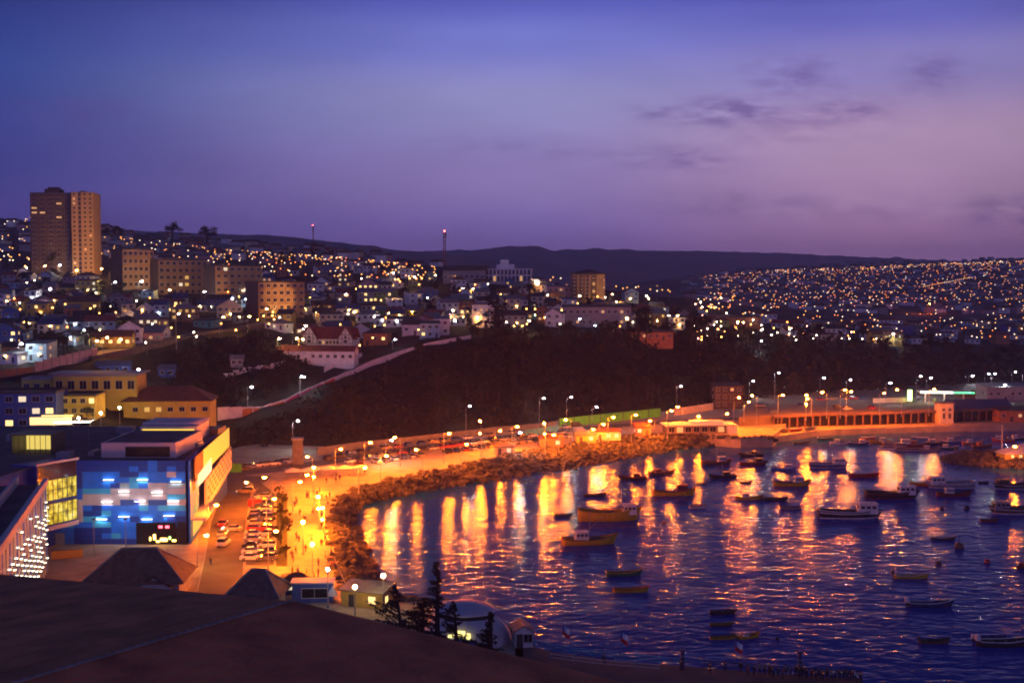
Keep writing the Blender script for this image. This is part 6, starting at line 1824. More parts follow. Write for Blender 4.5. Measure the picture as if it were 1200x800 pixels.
boat('panga_motor', 1096, 753, 38, False, 'brown', 'black', 'black', 'brown skiff near the bottom of the bay', rz=.0)
boat('panga_twin', 1181, 756, 70, False, 'black', 'white', 'white', 'black skiff with yellow bow gear and two white motors, lower right corner', rz=.03)
boat('panga_twin', 1160, 750, 40, False, 'navy', 'navy', 'white', 'navy skiff moored behind the lower right corner skiff', rz=.03)
boat('panga', 848, 719, 33, False, 'black', 'brown', 'white', 'dark open boat, topmost of the group off the pier', rz=.08)
boat('panga', 846, 733, 29, False, 'brown', 'yellow', 'white', 'thin brown and yellow open boat, second down off the pier', rz=.05)
boat('panga', 848, 748, 33, False, 'yellow', 'black', 'white', 'dull yellow open boat moored beside the little cabin launch', rz=.12)
boat('launch', 878, 747, 32, False, 'yellow', 'yellow', 'white', 'little yellow launch with white wheelhouse off the pier', rz=.4)
boat('launch', 1199, 664, 26, False, 'black', 'black', 'maroon', 'black launch cut by the right edge below the seiners', rz=.8)
# crowded moorings under the arcade and beside the mole
cl = [('launch', 985, 520, 24, 0, 'white', 'blue', 'white', 'white launch leftmost in the crowd under the arcade'), ('launch_fore', 1006, 521, 26, 0, 'navy', 'white', 'white', 'navy launch second from left under the arcade'), ('launch', 1030, 519, 26, 1, 'yellow', 'brown', 'white', 'yellow launch with lit cabin window under the arcade'), ('seiner', 1052, 522, 34, 0, 'brown', 'white', 'white', 'brown seiner in the middle of the crowd under the arcade'), ('launch', 1075, 522, 26, 0, 'maroon', 'white', 'orange', 'maroon launch with orange wheelhouse under the gatehouse'),
      ('launch_fore', 1096, 521, 28, 1, 'black', 'grey', 'white', 'black launch right of the maroon one under the gatehouse'), ('launch', 1118, 519, 26, 0, 'blue', 'white', 'white', 'blue launch moored below the fish shed'), ('launch', 1140, 520, 26, 0, 'orange', 'white', 'white', 'orange launch moored below the fish shed'), ('seiner', 1064, 527, 36, 1, 'black', 'maroon', 'grey', 'black seiner on the outer side of the crowd under the arcade'), ('launch', 1090, 528, 26, 0, 'grey', 'black', 'white', 'grey launch outermost below the gatehouse'),
      ('panga', 1040, 527, 22, 0, 'white', 'grey', 'white', 'white open boat outermost in the crowd'), ('launch', 1112, 526, 24, 0, 'green', 'white', 'white', 'green launch outside the blue launch'), ('panga_motor', 968, 515, 20, 0, 'black', 'grey', 'white', 'black skiff tied at the left end of the landing quay'), ('panga', 1018, 514, 18, 0, 'red', 'white', 'white', 'small red open boat tied against the landing quay'), ('panga', 1078, 514, 20, 1, 'blue', 'white', 'white', 'small blue open boat tied against the landing quay'), ('launch', 1152, 524, 26, 0, 'brown', 'orange', 'orange', 'brown launch with orange lamp lit wheelhouse beside the mole'), ('panga', 1128, 528, 18, 0, 'grey', 'black', 'white', 'grey open boat between the crowd and the mole'),
      ('launch_fore', 1175, 517, 26, 1, 'red', 'white', 'white', 'red launch behind the rock mole'), ('launch', 1193, 515, 24, 0, 'black', 'white', 'white', 'black launch at the right edge behind the mole'), ('panga', 940, 520, 20, 0, 'maroon', 'black', 'white', 'maroon open boat below the left end of the arcade')]
for c in cl: boat(c[0], c[1], c[2], c[3], c[4], c[5], c[6], c[7], c[8])
# open boats hauled out on the landing quay
for i, (px, py, L, c_, t_) in enumerate([(884, 508, 26, 'blue', 'white'), (900, 509, 24, 'white', 'red'), (917, 507, 24, 'yellow', 'blue'), (934, 505.5, 22, 'red', 'white'), (951, 504, 22, 'grey', 'navy'), (892, 512, 24, 'green', 'yellow')]):
    q = PZ(px, py, 2.4); BK_['panga'].put((q.x, q.y, 2.95), .35 + .1 * i, f'{c_} open boat with {t_} rim hauled out on the landing quay', GB_, L * q.y / F / 8.0, {'hull': 'boat_' + c_, 'gunwale': 'boat_' + t_, 'foredeck': 'boat_' + t_})
# buoys
def make_buoy():
    t = thing('buoy', 'b', 'buoy'); mb = MB(); mb.ball((0, 0, .2), (.75, .75, .7), 10, 6); mb.build('float', 'boat_red', t); mb = MB(); mb.tube([(0, 0, .8), (0, 0, 1.5)], .05, 5); mb.tube([(0, 0, 1.5), (.15, 0, 1.55), (0, 0, 1.62)], .04, 4); mb.build('ring', 'dark_metal', t); return proto(t)
BU = Kind(make_buoy())
for px, py, c_, s, lab in [(1124, 642, 'brown', 1.5, 'brown mooring buoy right of the lone open boat'), (1100, 661, 'black', .9, 'black mooring buoy above the navy skiff'), (1157, 659, 'red', .9, 'small red mooring buoy near the right edge'), (1104, 596, 'black', .8, 'black buoy left of the maroon dinghy'), (1133, 596, 'black', 1.0, 'black buoy under the maroon launch'), (1054, 610, 'grey', .7, 'grey buoy under the black seiner'), (911, 749, 'black', .5, 'tiny black buoy off the pier'), (778, 613, 'brown', .8, 'brown buoy right of the big trawler')]:
    BU.put(PZ(px, py, 0), 0, lab, 'mooring buoys in the bay', s, {'float': 'boat_' + c_})
# lit yellow boat shed on the mole with a mast
q = PZ(1190, 534, 3.0)
t = thing('mole_shed', 'yellow lit wedge roofed shed on the rock mole', 'shed', (q.x, q.y, 2.4), R(14))
mb = MB(); mb.base((0, 0, 0), (11, 5, 1.6)); mb.build('wall', 'school_yellow', t)
mb = MB(); mb.add([(-6, -3, 1.6), (6, -3, 1.6), (6, 3, 4.2), (-6, 3, 1.8), (-6, -3, 1.75), (6, -3, 1.75), (6, 3, 4.35), (-6, 3, 1.95)], [(3, 2, 1, 0), (4, 5, 6, 7), (0, 1, 5, 4), (1, 2, 6, 5), (2, 3, 7, 6), (3, 0, 4, 7)]); mb.build('roof', 'canvas', t); [win(t, (x, -2.502, .9), .9, .8, 0, 'window_bright') for x in (-3, 0, 3)]
q = PZ(1174, 530, 3.0)
t = thing('mast_pole', 'tall thin orange lit mast on the rock mole', 'mast', (q.x, q.y, 2.0)); mb = MB(); mb.tube([(0, 0, 0), (0, 0, 10.5)], [.3, .16], 8); mb.build('pole', 'wall_cream', t); mb = MB(); mb.tube([(-1.2, 0, 8), (1.2, 0, 8)], .07, 5); mb.build('crosstree', 'grey_metal', t)
lamp('arm', 5.0, 'sodium_glow', 1196, 524, 'sodium lamp above the wedge roofed shed on the mole', 'lamps by the pier', 2.6, .36, 2.6)
# ---------------------------------------------------------------- cars
CARC = {'silver': (0.42, 0.42, 0.43), 'white': (0.70, 0.70, 0.69), 'black': (0.02, 0.02, 0.022), 'red': (0.35, 0.02, 0.02), 'blue': (0.03, 0.07, 0.25), 'grey': (0.13, 0.13, 0.14), 'gold': (0.42, 0.30, 0.14)}
for k_, c in CARC.items(): mat('car_' + k_, c, 0.32, 0.05, 2, coat=.5)
mat('lamp_lens', (0.6, 0.6, 0.58), .2, .1, 3); mat('tail_lens', (0.3, 0.02, 0.02), .3, .1, 3)


def make_car(name, prof, glass, L, Wd, cat='car', lamps=False):
    t = thing(name, 'c', cat)
    def ext(mb, pts, w0, w1, zs):
        n = len(pts); v = []
        for s in (-1, 1):
            for x, z in pts:
                w = w0 + (w1 - w0) * max(0, min(1, (z - zs[0]) / (zs[1] - zs[0])))
                v.append((x, s * w / 2, z))
        mb.add(v, [tuple(range(n - 1, -1, -1))[::-1], tuple(range(2 * n - 1, n - 1, -1))] + [(i, n + i, n + (i + 1) % n, (i + 1) % n) for i in range(n)])
    mb = MB(); ext(mb, prof, Wd, Wd * .95, (.3, 1.0)); b = mb.build('body', 'car_silver', t)
    bv = b.modifiers.new('bevel', 'BEVEL'); bv.width = .06; bv.segments = 2
    mb = MB(); ext(mb, glass, Wd * .96, Wd * .72, (.85, 1.5)); mb.build('windows', 'glass_dark', t)
    zt = max(p[1] for p in glass); xs = [p[0] for p in glass if p[1] > zt - .08]
    mb = MB(); mb.box(((max(xs) + min(xs)) / 2, 0, zt + .02), (max(xs) - min(xs) + .06, Wd * .73, .06)); mb.build('roof', 'car_silver', t)
    for x in (-L * .30, L * .31):
        for s in (-1, 1):
            mb = MB(); mb.tube([(x, s * (Wd / 2 - .2), .33), (x, s * (Wd / 2 + .01), .33)], .33, 12); wh = mb.build('wheel', 'tyre', t)
            mb = MB(); mb.tube([(x, s * (Wd / 2), .33), (x, s * (Wd / 2 + .025), .33)], .19, 8); mb.build('rim', 'grey_metal', wh)
    for s in (-1, 1):
        mb = MB(); mb.box((L / 2 - .06, s * Wd * .34, .68), (.14, .34, .16)); mb.build('headlight', 'head_glow' if lamps else 'lamp_lens', t)
        mb = MB(); mb.box((-L / 2 + .05, s * Wd * .37, .78), (.12, .26, .2)); mb.build('tail_light', 'tail_glow' if lamps else 'tail_lens', t)
    return proto(t)


sed = [(-2.15, .30), (-2.2, .75), (-2.1, .95), (-1.2, 1.0), (.75, .98), (1.9, .80), (2.15, .68), (2.18, .32), (2.0, .24), (-2.0, .24)]
sedg = [(-1.55, .97), (-.95, 1.42), (.25, 1.45), (1.05, .96)]
hat = [(-1.85, .30), (-1.92, .85), (-1.75, 1.0), (.75, .99), (1.6, .82), (1.85, .68), (1.88, .32), (1.7, .24), (-1.7, .24)]
hatg = [(-1.75, .99), (-1.35, 1.48), (.15, 1.5), (.98, .97)]
suv = [(-2.2, .36), (-2.25, .95), (-2.15, 1.12), (.8, 1.12), (2.0, .98), (2.2, .8), (2.2, .4), (2.0, .3), (-2.0, .3)]
suvg = [(-2.1, 1.1), (-1.85, 1.72), (.2, 1.75), (1.0, 1.1)]
van = [(-2.4, .34), (-2.45, 1.9), (-2.3, 2.05), (.9, 2.05), (1.45, 1.2), (2.2, 1.0), (2.4, .8), (2.4, .4), (2.2, .3), (-2.2, .3)]
vang = [(.2, 1.2), (.25, 1.95), (.98, 1.93), (1.5, 1.22)]
CK = {('sedan', 0): Kind(make_car('parked_car', sed, sedg, 4.35, 1.75)), ('hatchback', 0): Kind(make_car('parked_car', hat, hatg, 3.75, 1.68)), ('estate', 0): Kind(make_car('parked_car', suv, suvg, 4.45, 1.85)), ('van', 0): Kind(make_car('parked_van', van, vang, 4.8, 1.95, 'van')),
      ('sedan', 1): Kind(make_car('moving_car', sed, sedg, 4.35, 1.75, lamps=True)), ('estate', 1): Kind(make_car('moving_car', suv, suvg, 4.45, 1.85, lamps=True))}
rcx = random.Random(31)


def car(px, py, ang, z=4.0, kind=None, col=None, lamps=0, where='in the car park', group='cars in the car park', p=None, dz=.01):
    kind = kind or rcx.choice(['sedan', 'hatchback', 'estate', 'sedan', 'hatchback'] if not lamps else ['sedan', 'estate'])
    col = col or rcx.choice(list(CARC))
    q = PZ(px, py, z) if p is None else p
    CK[(kind, lamps)].put((q.x, q.y, q.z + dz), ang, f'{col} {kind} {where}', group, rcx.uniform(.97, 1.05), {'body': 'car_' + col, 'roof': 'car_' + col})


# two rows of the car park: nose to nose, rows run away from the viewer
ys = [656, 648.5, 641.5, 634.5, 628, 621.5, 615.5, 609.5, 604, 598.5, 593.5, 588.5, 583.5]
for i, py in enumerate(ys):
    for j, (xa, xb) in enumerate(((295, 303), (314, 308))):
        if (i, j) in ((3, 1), (9, 0), (12, 0)): continue
        px = xa + (xb - xa) * (656 - py) / 73
        car(px + rcx.uniform(-.6, .6), py, R(4) + (math.pi if j else 0) + rcx.uniform(-.06, .06), where=('in left' if j == 0 else 'in right') + ' car park row', kind='van' if (i, j) == (10, 0) else None)
# cars driving on the street
for px, py, a, c_, k_ in [(261, 616, 95, 'red', 'sedan'), (261, 628, 92, 'silver', 'sedan'), (262, 639, 88, 'white', 'estate'), (272, 622, 178, 'gold', 'sedan'), (288, 578, 170, 'gold', 'estate'), (276, 640, 90, 'black', 'sedan')][:5]:
    car(px, py, R(a), lamps=1, kind=k_, col=c_, where='driving on the street', group='cars on the street', dz=.02)
for px, py, c_, k_ in [(292, 549, 'blue', 'estate'), (302, 547, 'white', 'sedan'), (311, 546, 'silver', 'hatchback'), (320, 545, 'white', 'sedan'), (328, 544, 'blue', 'sedan'), (337, 543, 'white', 'estate'), (284, 551, 'black', 'sedan')]:
    car(px, py, R(20), kind=k_, col=c_, where='parked under the lawn by the avenue', group='cars parked under the lawn', dz=.02)
# cars parked along the waterfront promenade (rows follow the avenue)
for n_, (pts, off) in enumerate([([(410, 548), (470, 538), (540, 529), (620, 518), (700, 509)], 'the seaward edge'), ([(372, 541), (430, 530), (520, 518), (620, 506), (700, 498)], 'the avenue'), ([(398, 544.5), (455, 534.5), (530, 524), (620, 512.5), (690, 505)], 'the middle of the waterfront')]):
    P_ = along([PZ(a, b, 4.0) for a, b in pts], 31 if n_ == 0 else 26)
    for i, q in enumerate(P_):
        if rcx.random() < .22 or i == 0: continue
        d = P_[min(i + 1, len(P_) - 1)] - P_[i - 1]; ang = math.atan2(d.y, d.x)
        car(0, 0, ang + (R(75) if n_ == 0 else 0) + rcx.uniform(-.08, .08), kind='van' if rcx.random() < .12 else None, where=f'parked along {off}', group='cars parked along the waterfront', p=Vector((q.x, q.y, 4.0)), dz=.02)
for i, (px, py) in enumerate([(982, 479), (993, 480.5), (1022, 479.5), (905, 483), (890, 476.5), (940, 476), (962, 469.5), (975, 468.5), (986, 468), (1000, 468), (1012, 467.5)]):
    car(px, py, R(8) + rcx.uniform(-.1, .1), z=7.4, where='parked on the upper quay', group='cars parked on the upper quay', dz=.02)
for (px, py, c_) in [(100, 497, 'red'), (62, 506, 'white'), (48, 507, 'silver'), (84, 504, 'black'), (14, 509, 'red')]:
    q = hit(px, py, 330)
    car(0, 0, R(8), lamps=1, kind='sedan', col=c_, where='on the street below the school', group='cars below the school', p=q, dz=.15)
# ---- lit awning of the shops below the school
q = hit(86, 505, 325)
t = thing('shop_awning', 'long brightly lit white shop awning below the yellow school', 'awning', q, R(10))
mb = MB(); mb.base((0, 0, 2.6), (11, 2.0, .2)); mb.build('canopy', 'canvas', t); emat('tube_glow', (.85, 1, .95), 9); mb = MB(); mb.box((0, -1.05, 2.5), (10.4, .12, .25)); mb.build('light_tube', 'tube_glow', t)
for x in (-5, 0, 5): mb = MB(); mb.base((x, -.9, -1), (.12, .12, 3.6)); mb.build('post', 'grey_metal', t)
# ---------------------------------------------------------------- people
for k_, c in {'dark': (0.02, 0.02, 0.025), 'blue': (0.03, 0.06, 0.2), 'red': (0.3, 0.03, 0.03), 'white': (0.6, 0.58, 0.55), 'grey': (0.15, 0.15, 0.16), 'brown': (0.12, 0.07, 0.04)}.items(): mat('cloth_' + k_, c, .9, .15, 6)
mat('skin', (0.36, 0.20, 0.13), .6, .1, 5); mat('hair', (0.02, 0.014, 0.01), .7, .2, 8)


def skin_mesh(name, pts, edges, rad, sub=1, root=0):
    me = bpy.data.meshes.new(name); me.from_pydata(pts, edges, []); o = bpy.data.objects.new(name, me); COL.objects.link(o)
    md = o.modifiers.new('s', 'SKIN'); md.use_smooth_shade = True
    for i, v in enumerate(me.skin_vertices[0].data): v.radius = rad[i] if isinstance(rad[i], tuple) else (rad[i], rad[i]); v.use_root = (i == root)
    o.modifiers.new('d', 'SUBSURF').levels = sub
    bpy.context.view_layer.update()
    out = bpy.data.meshes.new_from_object(o.evaluated_get(bpy.context.evaluated_depsgraph_get())); out.name = name
    bpy.data.objects.remove(o); bpy.data.meshes.remove(me)
    return out


POSES = {
 'standing': dict(lh=(.10, .0), rh=(-.10, .0), lf=(.11, .02), rf=(-.11, -.03), la=((.24, .02, 1.10), (.25, -.10, .86)), ra=((-.24, .02, 1.10), (-.24, -.06, .84)), lean=0),
 'walking': dict(lf=(.10, -.30), rf=(-.10, .34), la=((.25, .10, 1.12), (.24, .02, .90)), ra=((-.25, -.06, 1.12), (-.23, -.26, .94)), lean=-.04),
 'leaning': dict(lf=(.12, .10), rf=(-.14, .16), la=((.27, -.18, 1.12), (.20, -.46, 1.08)), ra=((-.27, -.18, 1.12), (-.20, -.46, 1.08)), lean=-.20),
 'pointing': dict(lf=(.11, .0), rf=(-.12, .05), la=((.30, -.14, 1.24), (.34, -.44, 1.36)), ra=((-.26, .04, 1.12), (-.22, -.14, .95)), lean=-.03)}


def make_person(pose):
    P_ = POSES[pose]; ln = P_['lean']
    t = thing('person', 'p', 'person')
    sh = 1.42; hip = .92
    V = {'pel': (0, 0, hip), 'bel': (0, ln * .4, 1.12), 'che': (0, ln * .8, 1.32), 'nek': (0, ln, 1.49), 'hd0': (0, ln - .02, 1.58), 'hd1': (0, ln - .025, 1.66), 'hd2': (0, ln - .01, 1.74)}
    for s, nm in ((1, 'l'), (-1, 'r')):
        f = P_[nm + 'f']; e, h_ = P_[nm + 'a']
        V[nm + 'hip'] = (s * .095, 0, .88); V[nm + 'kn'] = (f[0] * 1.0, f[1] * .5 - .03, .48); V[nm + 'an'] = (f[0], f[1], .09); V[nm + 'toe'] = (f[0] * 1.1, f[1] - .16, .035)
        V[nm + 'sh'] = (s * .19, ln * .9, sh); V[nm + 'el'] = (e[0], e[1] + ln * .9, e[2]); V[nm + 'wr'] = (h_[0], h_[1] + ln * .9, h_[2]); d = Vector(V[nm + 'wr']) - Vector(V[nm + 'el']); V[nm + 'hn'] = tuple(Vector(V[nm + 'wr']) + d.normalized() * .12)
    names = list(V); ix = {k_: i for i, k_ in enumerate(names)}
    E = [('pel', 'bel'), ('bel', 'che'), ('che', 'nek'), ('nek', 'hd0'), ('hd0', 'hd1'), ('hd1', 'hd2')]
    for nm in 'lr': E += [('pel', nm + 'hip'), (nm + 'hip', nm + 'kn'), (nm + 'kn', nm + 'an'), (nm + 'an', nm + 'toe'), ('che', nm + 'sh'), (nm + 'sh', nm + 'el'), (nm + 'el', nm + 'wr'), (nm + 'wr', nm + 'hn')]
    rad = {'pel': (.15, .11), 'bel': (.135, .10), 'che': (.155, .11), 'nek': .052, 'hd0': .07, 'hd1': .088, 'hd2': .06}
    for nm in 'lr': rad.update({nm + 'hip': .088, nm + 'kn': .056, nm + 'an': .038, nm + 'toe': .035, nm + 'sh': .058, nm + 'el': .040, nm + 'wr': .027, nm + 'hn': (.036, .018)})
    me = skin_mesh('body', [V[k_] for k_ in names], [(ix[a], ix[b]) for a, b in E], [rad[k_] for k_ in names]); me.materials.append(MATS['skin'])
    inst('body', me, t)
    # five fingered hands and facial features are far below one pixel here; nose and ears give the head its outline
    def sub(nm_, keys, ed, g, mt, root=0, ext=None):
        pts = [V[k_] for k_ in keys]; rd = [tuple(x + g for x in (rad[k_] if isinstance(rad[k_], tuple) else (rad[k_], rad[k_]))) for k_ in keys]
        j = {k_: i for i, k_ in enumerate(keys)}; m_ = skin_mesh(nm_, pts, [(j[a], j[b]) for a, b in ed], rd, 1, root); m_.materials.append(MATS[mt]); return inst(nm_, m_, t)
    sub('jacket', ['pel', 'bel', 'che', 'lsh', 'lel', 'lwr', 'rsh', 'rel', 'rwr'], [('pel', 'bel'), ('bel', 'che'), ('che', 'lsh'), ('lsh', 'lel'), ('lel', 'lwr'), ('che', 'rsh'), ('rsh', 'rel'), ('rel', 'rwr')], .022, 'cloth_dark', 1)
    sub('trousers', ['pel', 'lhip', 'lkn', 'lan', 'rhip', 'rkn', 'ran'], [('pel', 'lhip'), ('lhip', 'lkn'), ('lkn', 'lan'), ('pel', 'rhip'), ('rhip', 'rkn'), ('rkn', 'ran')], .014, 'cloth_grey')
    mb = MB(); h_ = V['hd1']; mb.ball((h_[0], h_[1] + .022, h_[2] + .035), (.098, .105, .10), 10, 6); mb.build('hair', 'hair', t, True)
    return proto(t)


PK = {k_: Kind(make_person(k_)) for k_ in POSES}
rp = random.Random(17)


def person(px, py, pose, z, label, group, ang=None, jk=None, tr=None, p=None):
    q = PZ(px, py, z) if p is None else Vector(p)
    jk = jk or rp.choice(['dark', 'dark', 'blue', 'red', 'white', 'grey', 'brown']); tr = tr or rp.choice(['dark', 'grey', 'blue'])
    PK[pose].put((q.x, q.y, q.z + .012), ang if ang is not None else rp.uniform(0, 6.28), label.format(jk=jk, pose=pose), group, rp.uniform(.95, 1.05), {'jacket': 'cloth_' + jk, 'trousers': 'cloth_' + tr})


# strollers on the lamp lit promenade
n = 0
while n < 46:
    py = rp.uniform(575, 688); f = (py - 575) / 113
    px = rp.uniform(341 + 0 * f, 386 + 10 * f)
    person(px, py, rp.choice(['walking', 'standing', 'walking', 'pointing']), 4.0, 'person {pose} on promenade, {jk} jacket,', 'people on the promenade'); n += 1
for i in range(8): person(rp.uniform(350, 440), rp.uniform(552, 568), rp.choice(['walking', 'standing']), 4.0, 'person {pose} on plaza, {jk} jacket,', 'people on the plaza')
person(247, 662, 'walking', 4.0, 'person in {jk} jacket crossing the foot of the street alone', None, jk='dark')

# ---------------------------------------------------------------- pier
mb = MB(); mb.prism(PIER, 3.3, 4.0); struct('pier_deck', mb, 'asphalt')
t = thing('pier_piles', 'row of dark piles carrying the pier', 'pier frame', (PIER[2][0], PIER[2][1], 0))
oo = t.location.copy()
EDGE = [Vector((p_[0], p_[1], 4.0)) for p_ in PIER[:6]]
Ed = dens(EDGE, 3.0)
for i, p_ in enumerate(Ed[::2]):
    mb = MB(); mb.tube([(p_.x - oo.x, p_.y - .6 - oo.y, -3), (p_.x - oo.x, p_.y - .6 - oo.y, 3.29)], .22, 8); mb.build('pile', 'dark_metal', t)
mat('teal_paint', (0.05, 0.48, 0.58), .6, .2, 2)
ps = [v for v in Ed if v.x < 27]; pe = [v for v in Ed if v.x >= 26]
for nm, lab, pts, m_, cat_ in [('pier_railing', 'teal painted railing along the seaward side of the pier', ps, 'teal_paint', 'railing'), ('pier_railing', 'dark railing round the crowded end of the pier', pe, 'dark_metal', 'railing')]:
    t = thing(nm, lab, cat_, pts[0] if True else None, 0, None)
    o0 = Vector(pts[0])
    for v in pts:
        mb = MB(); mb.tube([v - o0 + Vector((0, -.15, 0)), v - o0 + Vector((0, -.15, 1.1))], .045, 5); mb.build('post', m_, t)
    for z in (.4, .75, 1.1):
        mb = MB(); mb.tube([v - o0 + Vector((0, -.15, z)) for v in pts], .04 if z < 1 else .07, 5); mb.build('rail', m_, t)
# inner pale handrail
pts = dens([PZ(644, 774, 4.0), PZ(700, 781, 4.0), PZ(772, 787, 4.0)], 2.5); o0 = pts[0]
t = thing('handrail', 'pale handrail on the near side of the pier', 'railing', o0)
for v in pts: mb = MB(); mb.tube([v - o0, v - o0 + Vector((0, 0, 1.05))], .05, 5); mb.build('post', 'grey_metal', t)
for z in (.55, 1.05): mb = MB(); mb.tube([v - o0 + Vector((0, 0, z)) for v in pts], .06, 5); mb.build('rail', 'mall_white', t)
# crowd on the pier
for i in range(30):
    px = [876, 884, 890, 896, 902, 906, 912, 917, 921, 926, 932, 936, 941, 945, 951, 956, 960, 964, 969, 974, 979, 984, 989, 993, 997, 1001, 1005, 850, 868, 1009][i]
    f = (px - 604) / 406
    far = np.interp(px, [604, 650, 720, 800, 900, 1010], [752, 764, 773, 780, 788, 795]) + rp.uniform(2.4, 7)
    person(px, far, rp.choice(['leaning', 'standing', 'leaning', 'pointing']), 4.0, 'person {pose} at pier end, {jk} jacket,', 'people on the pier', R(180) + rp.uniform(-.6, .6), rp.choice(['dark', 'dark', 'dark', 'blue', 'red', 'white', 'grey']), 'dark')
for px, py in [(798, 786), (708, 779), (832, 790)]: person(px, py, 'leaning', 4.0, 'person {pose} at teal railing, {jk} jacket,', 'people on the pier', R(180), 'dark', 'dark')
# dark post on the pier and the taller signal post
for px, py, h_, lab in [(799, 782, 2.6, 'dark squat bollard post at the corner of the teal railing'), (936, 789, 3.2, 'blue grey life ring post among the crowd')]:
    q = PZ(px, py, 4.0); t = thing('pier_post', lab, 'post', q + Vector((0, -.5, 0))); mb = MB(); mb.base((0, 0, 0), (.5, .5, h_)); mb.base((0, 0, h_), (.7, .7, .3)); mb.build('shaft', 'boat_navy', t); mb = MB(); mb.tube([(.35 * math.cos(a * .63), -.3, h_ * .6 + .35 * math.sin(a * .63)) for a in range(11)], .07, 5); mb.build('life_ring', 'boat_grey', t)
# flags
mat('flag_white', (.85, .85, .85), .8, .08, 3); mat('flag_red', (.62, .03, .035), .8, .1, 3); mat('flag_blue', (.02, .06, .35), .8, .1, 3)
def make_flag():
    t = thing('flagpole', 'f', 'flag'); mb = MB(); mb.tube([(0, 0, 0), (0, 0, 4.6)], [.06, .035], 6); mb.build('pole', 'grey_metal', t)
    def cloth(x0, x1, z0, z1, nm_, m_):
        mb = MB(); n = 7; v = []
        for i in range(n):
            x = x0 + (x1 - x0) * i / (n - 1)
            for z in (z0, z1): v.append((x * .72, .14 * math.sin(x * 5.0), z - .42 * x))
        for (x, y, z) in list(v): v.append((x, y + .03, z))
        k_ = 2 * n; fs = [(2 * i, 2 * i + 2, 2 * i + 3, 2 * i + 1) for i in range(n - 1)] + [(k_ + 2 * i + 1, k_ + 2 * i + 3, k_ + 2 * i + 2, k_ + 2 * i) for i in range(n - 1)]
        mb.add(v, fs); mb.build(nm_, m_, t)
    cloth(.04, 1.5, 2.9, 3.6, 'red_band', 'flag_red'); cloth(.40, 1.5, 3.602, 4.4, 'white_band', 'flag_white'); cloth(.04, .398, 3.602, 4.4, 'blue_canton', 'flag_blue')
    return proto(t)
FK = Kind(make_flag())
for px, py, lab in [(659, 766, 'small red and white flag on the pier railing, nearest the ticket booth'), (727, 774, 'small red and white flag midway along the teal railing'), (861, 785, 'small red and white flag by the crowded end of the pier')]:
    q = PZ(px, py, 4.0); FK.put(q, R(-8), lab, 'flags along the pier', 1.0)

# ---------------------------------------------------------------- membrane tent, pines, near roof
mat('membrane', (0.52, 0.50, 0.56), .55, .1, .8, .1)
q = PZ(545, 748, 4.0)
t = thing('membrane_tent', 'pale domed membrane tent with a lit window at the water edge', 'tent', (q.x, q.y, 4.0), R(-12))
def shell(mb, rx, ry, rz_, z0, a0, a1, n=24, m_=12, cx=0, cy=0, e1=math.pi / 2):
    v = []
    for j in range(m_ + 1):
        e = e1 * j / m_
        for i in range(n + 1):
            a = a0 + (a1 - a0) * i / n
            w_ = 1 + .025 * math.cos(8 * a - 1.6)
            v.append((cx + rx * w_ * math.cos(a) * math.cos(e), cy + ry * w_ * math.sin(a) * math.cos(e), z0 + rz_ * math.sin(e)))
    mb.add(v, [(j * (n + 1) + i, j * (n + 1) + i + 1, (j + 1) * (n + 1) + i + 1, (j + 1) * (n + 1) + i) for j in range(m_) for i in range(n)])
mb = MB(); shell(mb, 7.3, 5.6, 5.0, 0, 0, 2 * math.pi, e1=R(50)); mb.build('main_shell', 'membrane', t, True)
mb = MB(); shell(mb, 5.1, 4.2, 1.3, 4.35, 0, 2 * math.pi, cx=-.5, cy=.6); mb.build('crown_shell', 'membrane', t, True)
mb = MB(); shell(mb, 4.6, 3.5, 1.0, 3.65, 0, 2 * math.pi, cx=-.3, cy=.3); mb.build('dark_vent', 'dark_metal', t, True)
for k_ in range(8):
    a = k_ * math.pi / 4 + .2; mb = MB(); mb.tube([(7.34 * math.cos(a) * math.cos(e), 5.64 * math.sin(a) * math.cos(e), 5.03 * math.sin(e)) for e in np.linspace(0, R(50), 10)], .07, 5); mb.build('seam_rib', 'mall_white', t)
emat('tent_glow', (1.0, .80, .22), 2.2)
mb = MB(); mb.box((.5, -5.6, 2.5), (1.7, .5, .7)); mb.box((1.9, -5.4, 2.1), (.5, .5, .7)); mb.box((-.9, -5.6, 2.0), (.6, .5, .3)); mb.build('lit_window', 'tent_glow', t)
mb = MB(); mb.base((1.0, -5.9, .2), (4.6, .5, 1.5)); mb.build('blue_counter', 'boat_blue', t)
# pale kerb wall, kiosks and posts seen just over the roof edge
q = PZ(366, 705, 4.0); 
t = thing('counter_kiosk', 'kiosk with pale window frame just above the roof edge', 'kiosk', q + Vector((0, 1, 0)), R(3)); mb = MB(); mb.base((0, 0, 0), (7, 3, 3.4)); mb.build('wall', 'wall_blue', t); win(t, (.4, -1.502, 1.7), 4.4, 1.6, 0, 'glass_dark'); mb = MB(); mb.base((0, 0, 3.4), (7.6, 3.6, .25)); mb.build('roof', 'mall_white', t)
for px, py, lab in [(390, 707, 'small white pointed parasol by the roof edge'), (399, 703, 'second white parasol beside the lit shore wall')][:1]:
    q = PZ(px, py, 4.0); t = thing('parasol', lab, 'parasol', q); mb = MB(); mb.tube([(0, 0, 0), (0, 0, 2.4)], .04, 6); mb.build('pole', 'grey_metal', t); mb = MB(); mb.tube([(0, 0, 1.5), (0, 0, 3.2)], [1.0, .05], 8); mb.build('canopy', 'canvas', t)
t = thing('shore_hut', 'ochre lit low hut with flat pale roof beside the globe lamp', 'hut', PZ(430, 708, 4.0), R(-20)); house_parts(t, 8, 4, 2.6, 'yellow', 'grey', 'shed', .5, True, 1, 'window_bright', found=0)
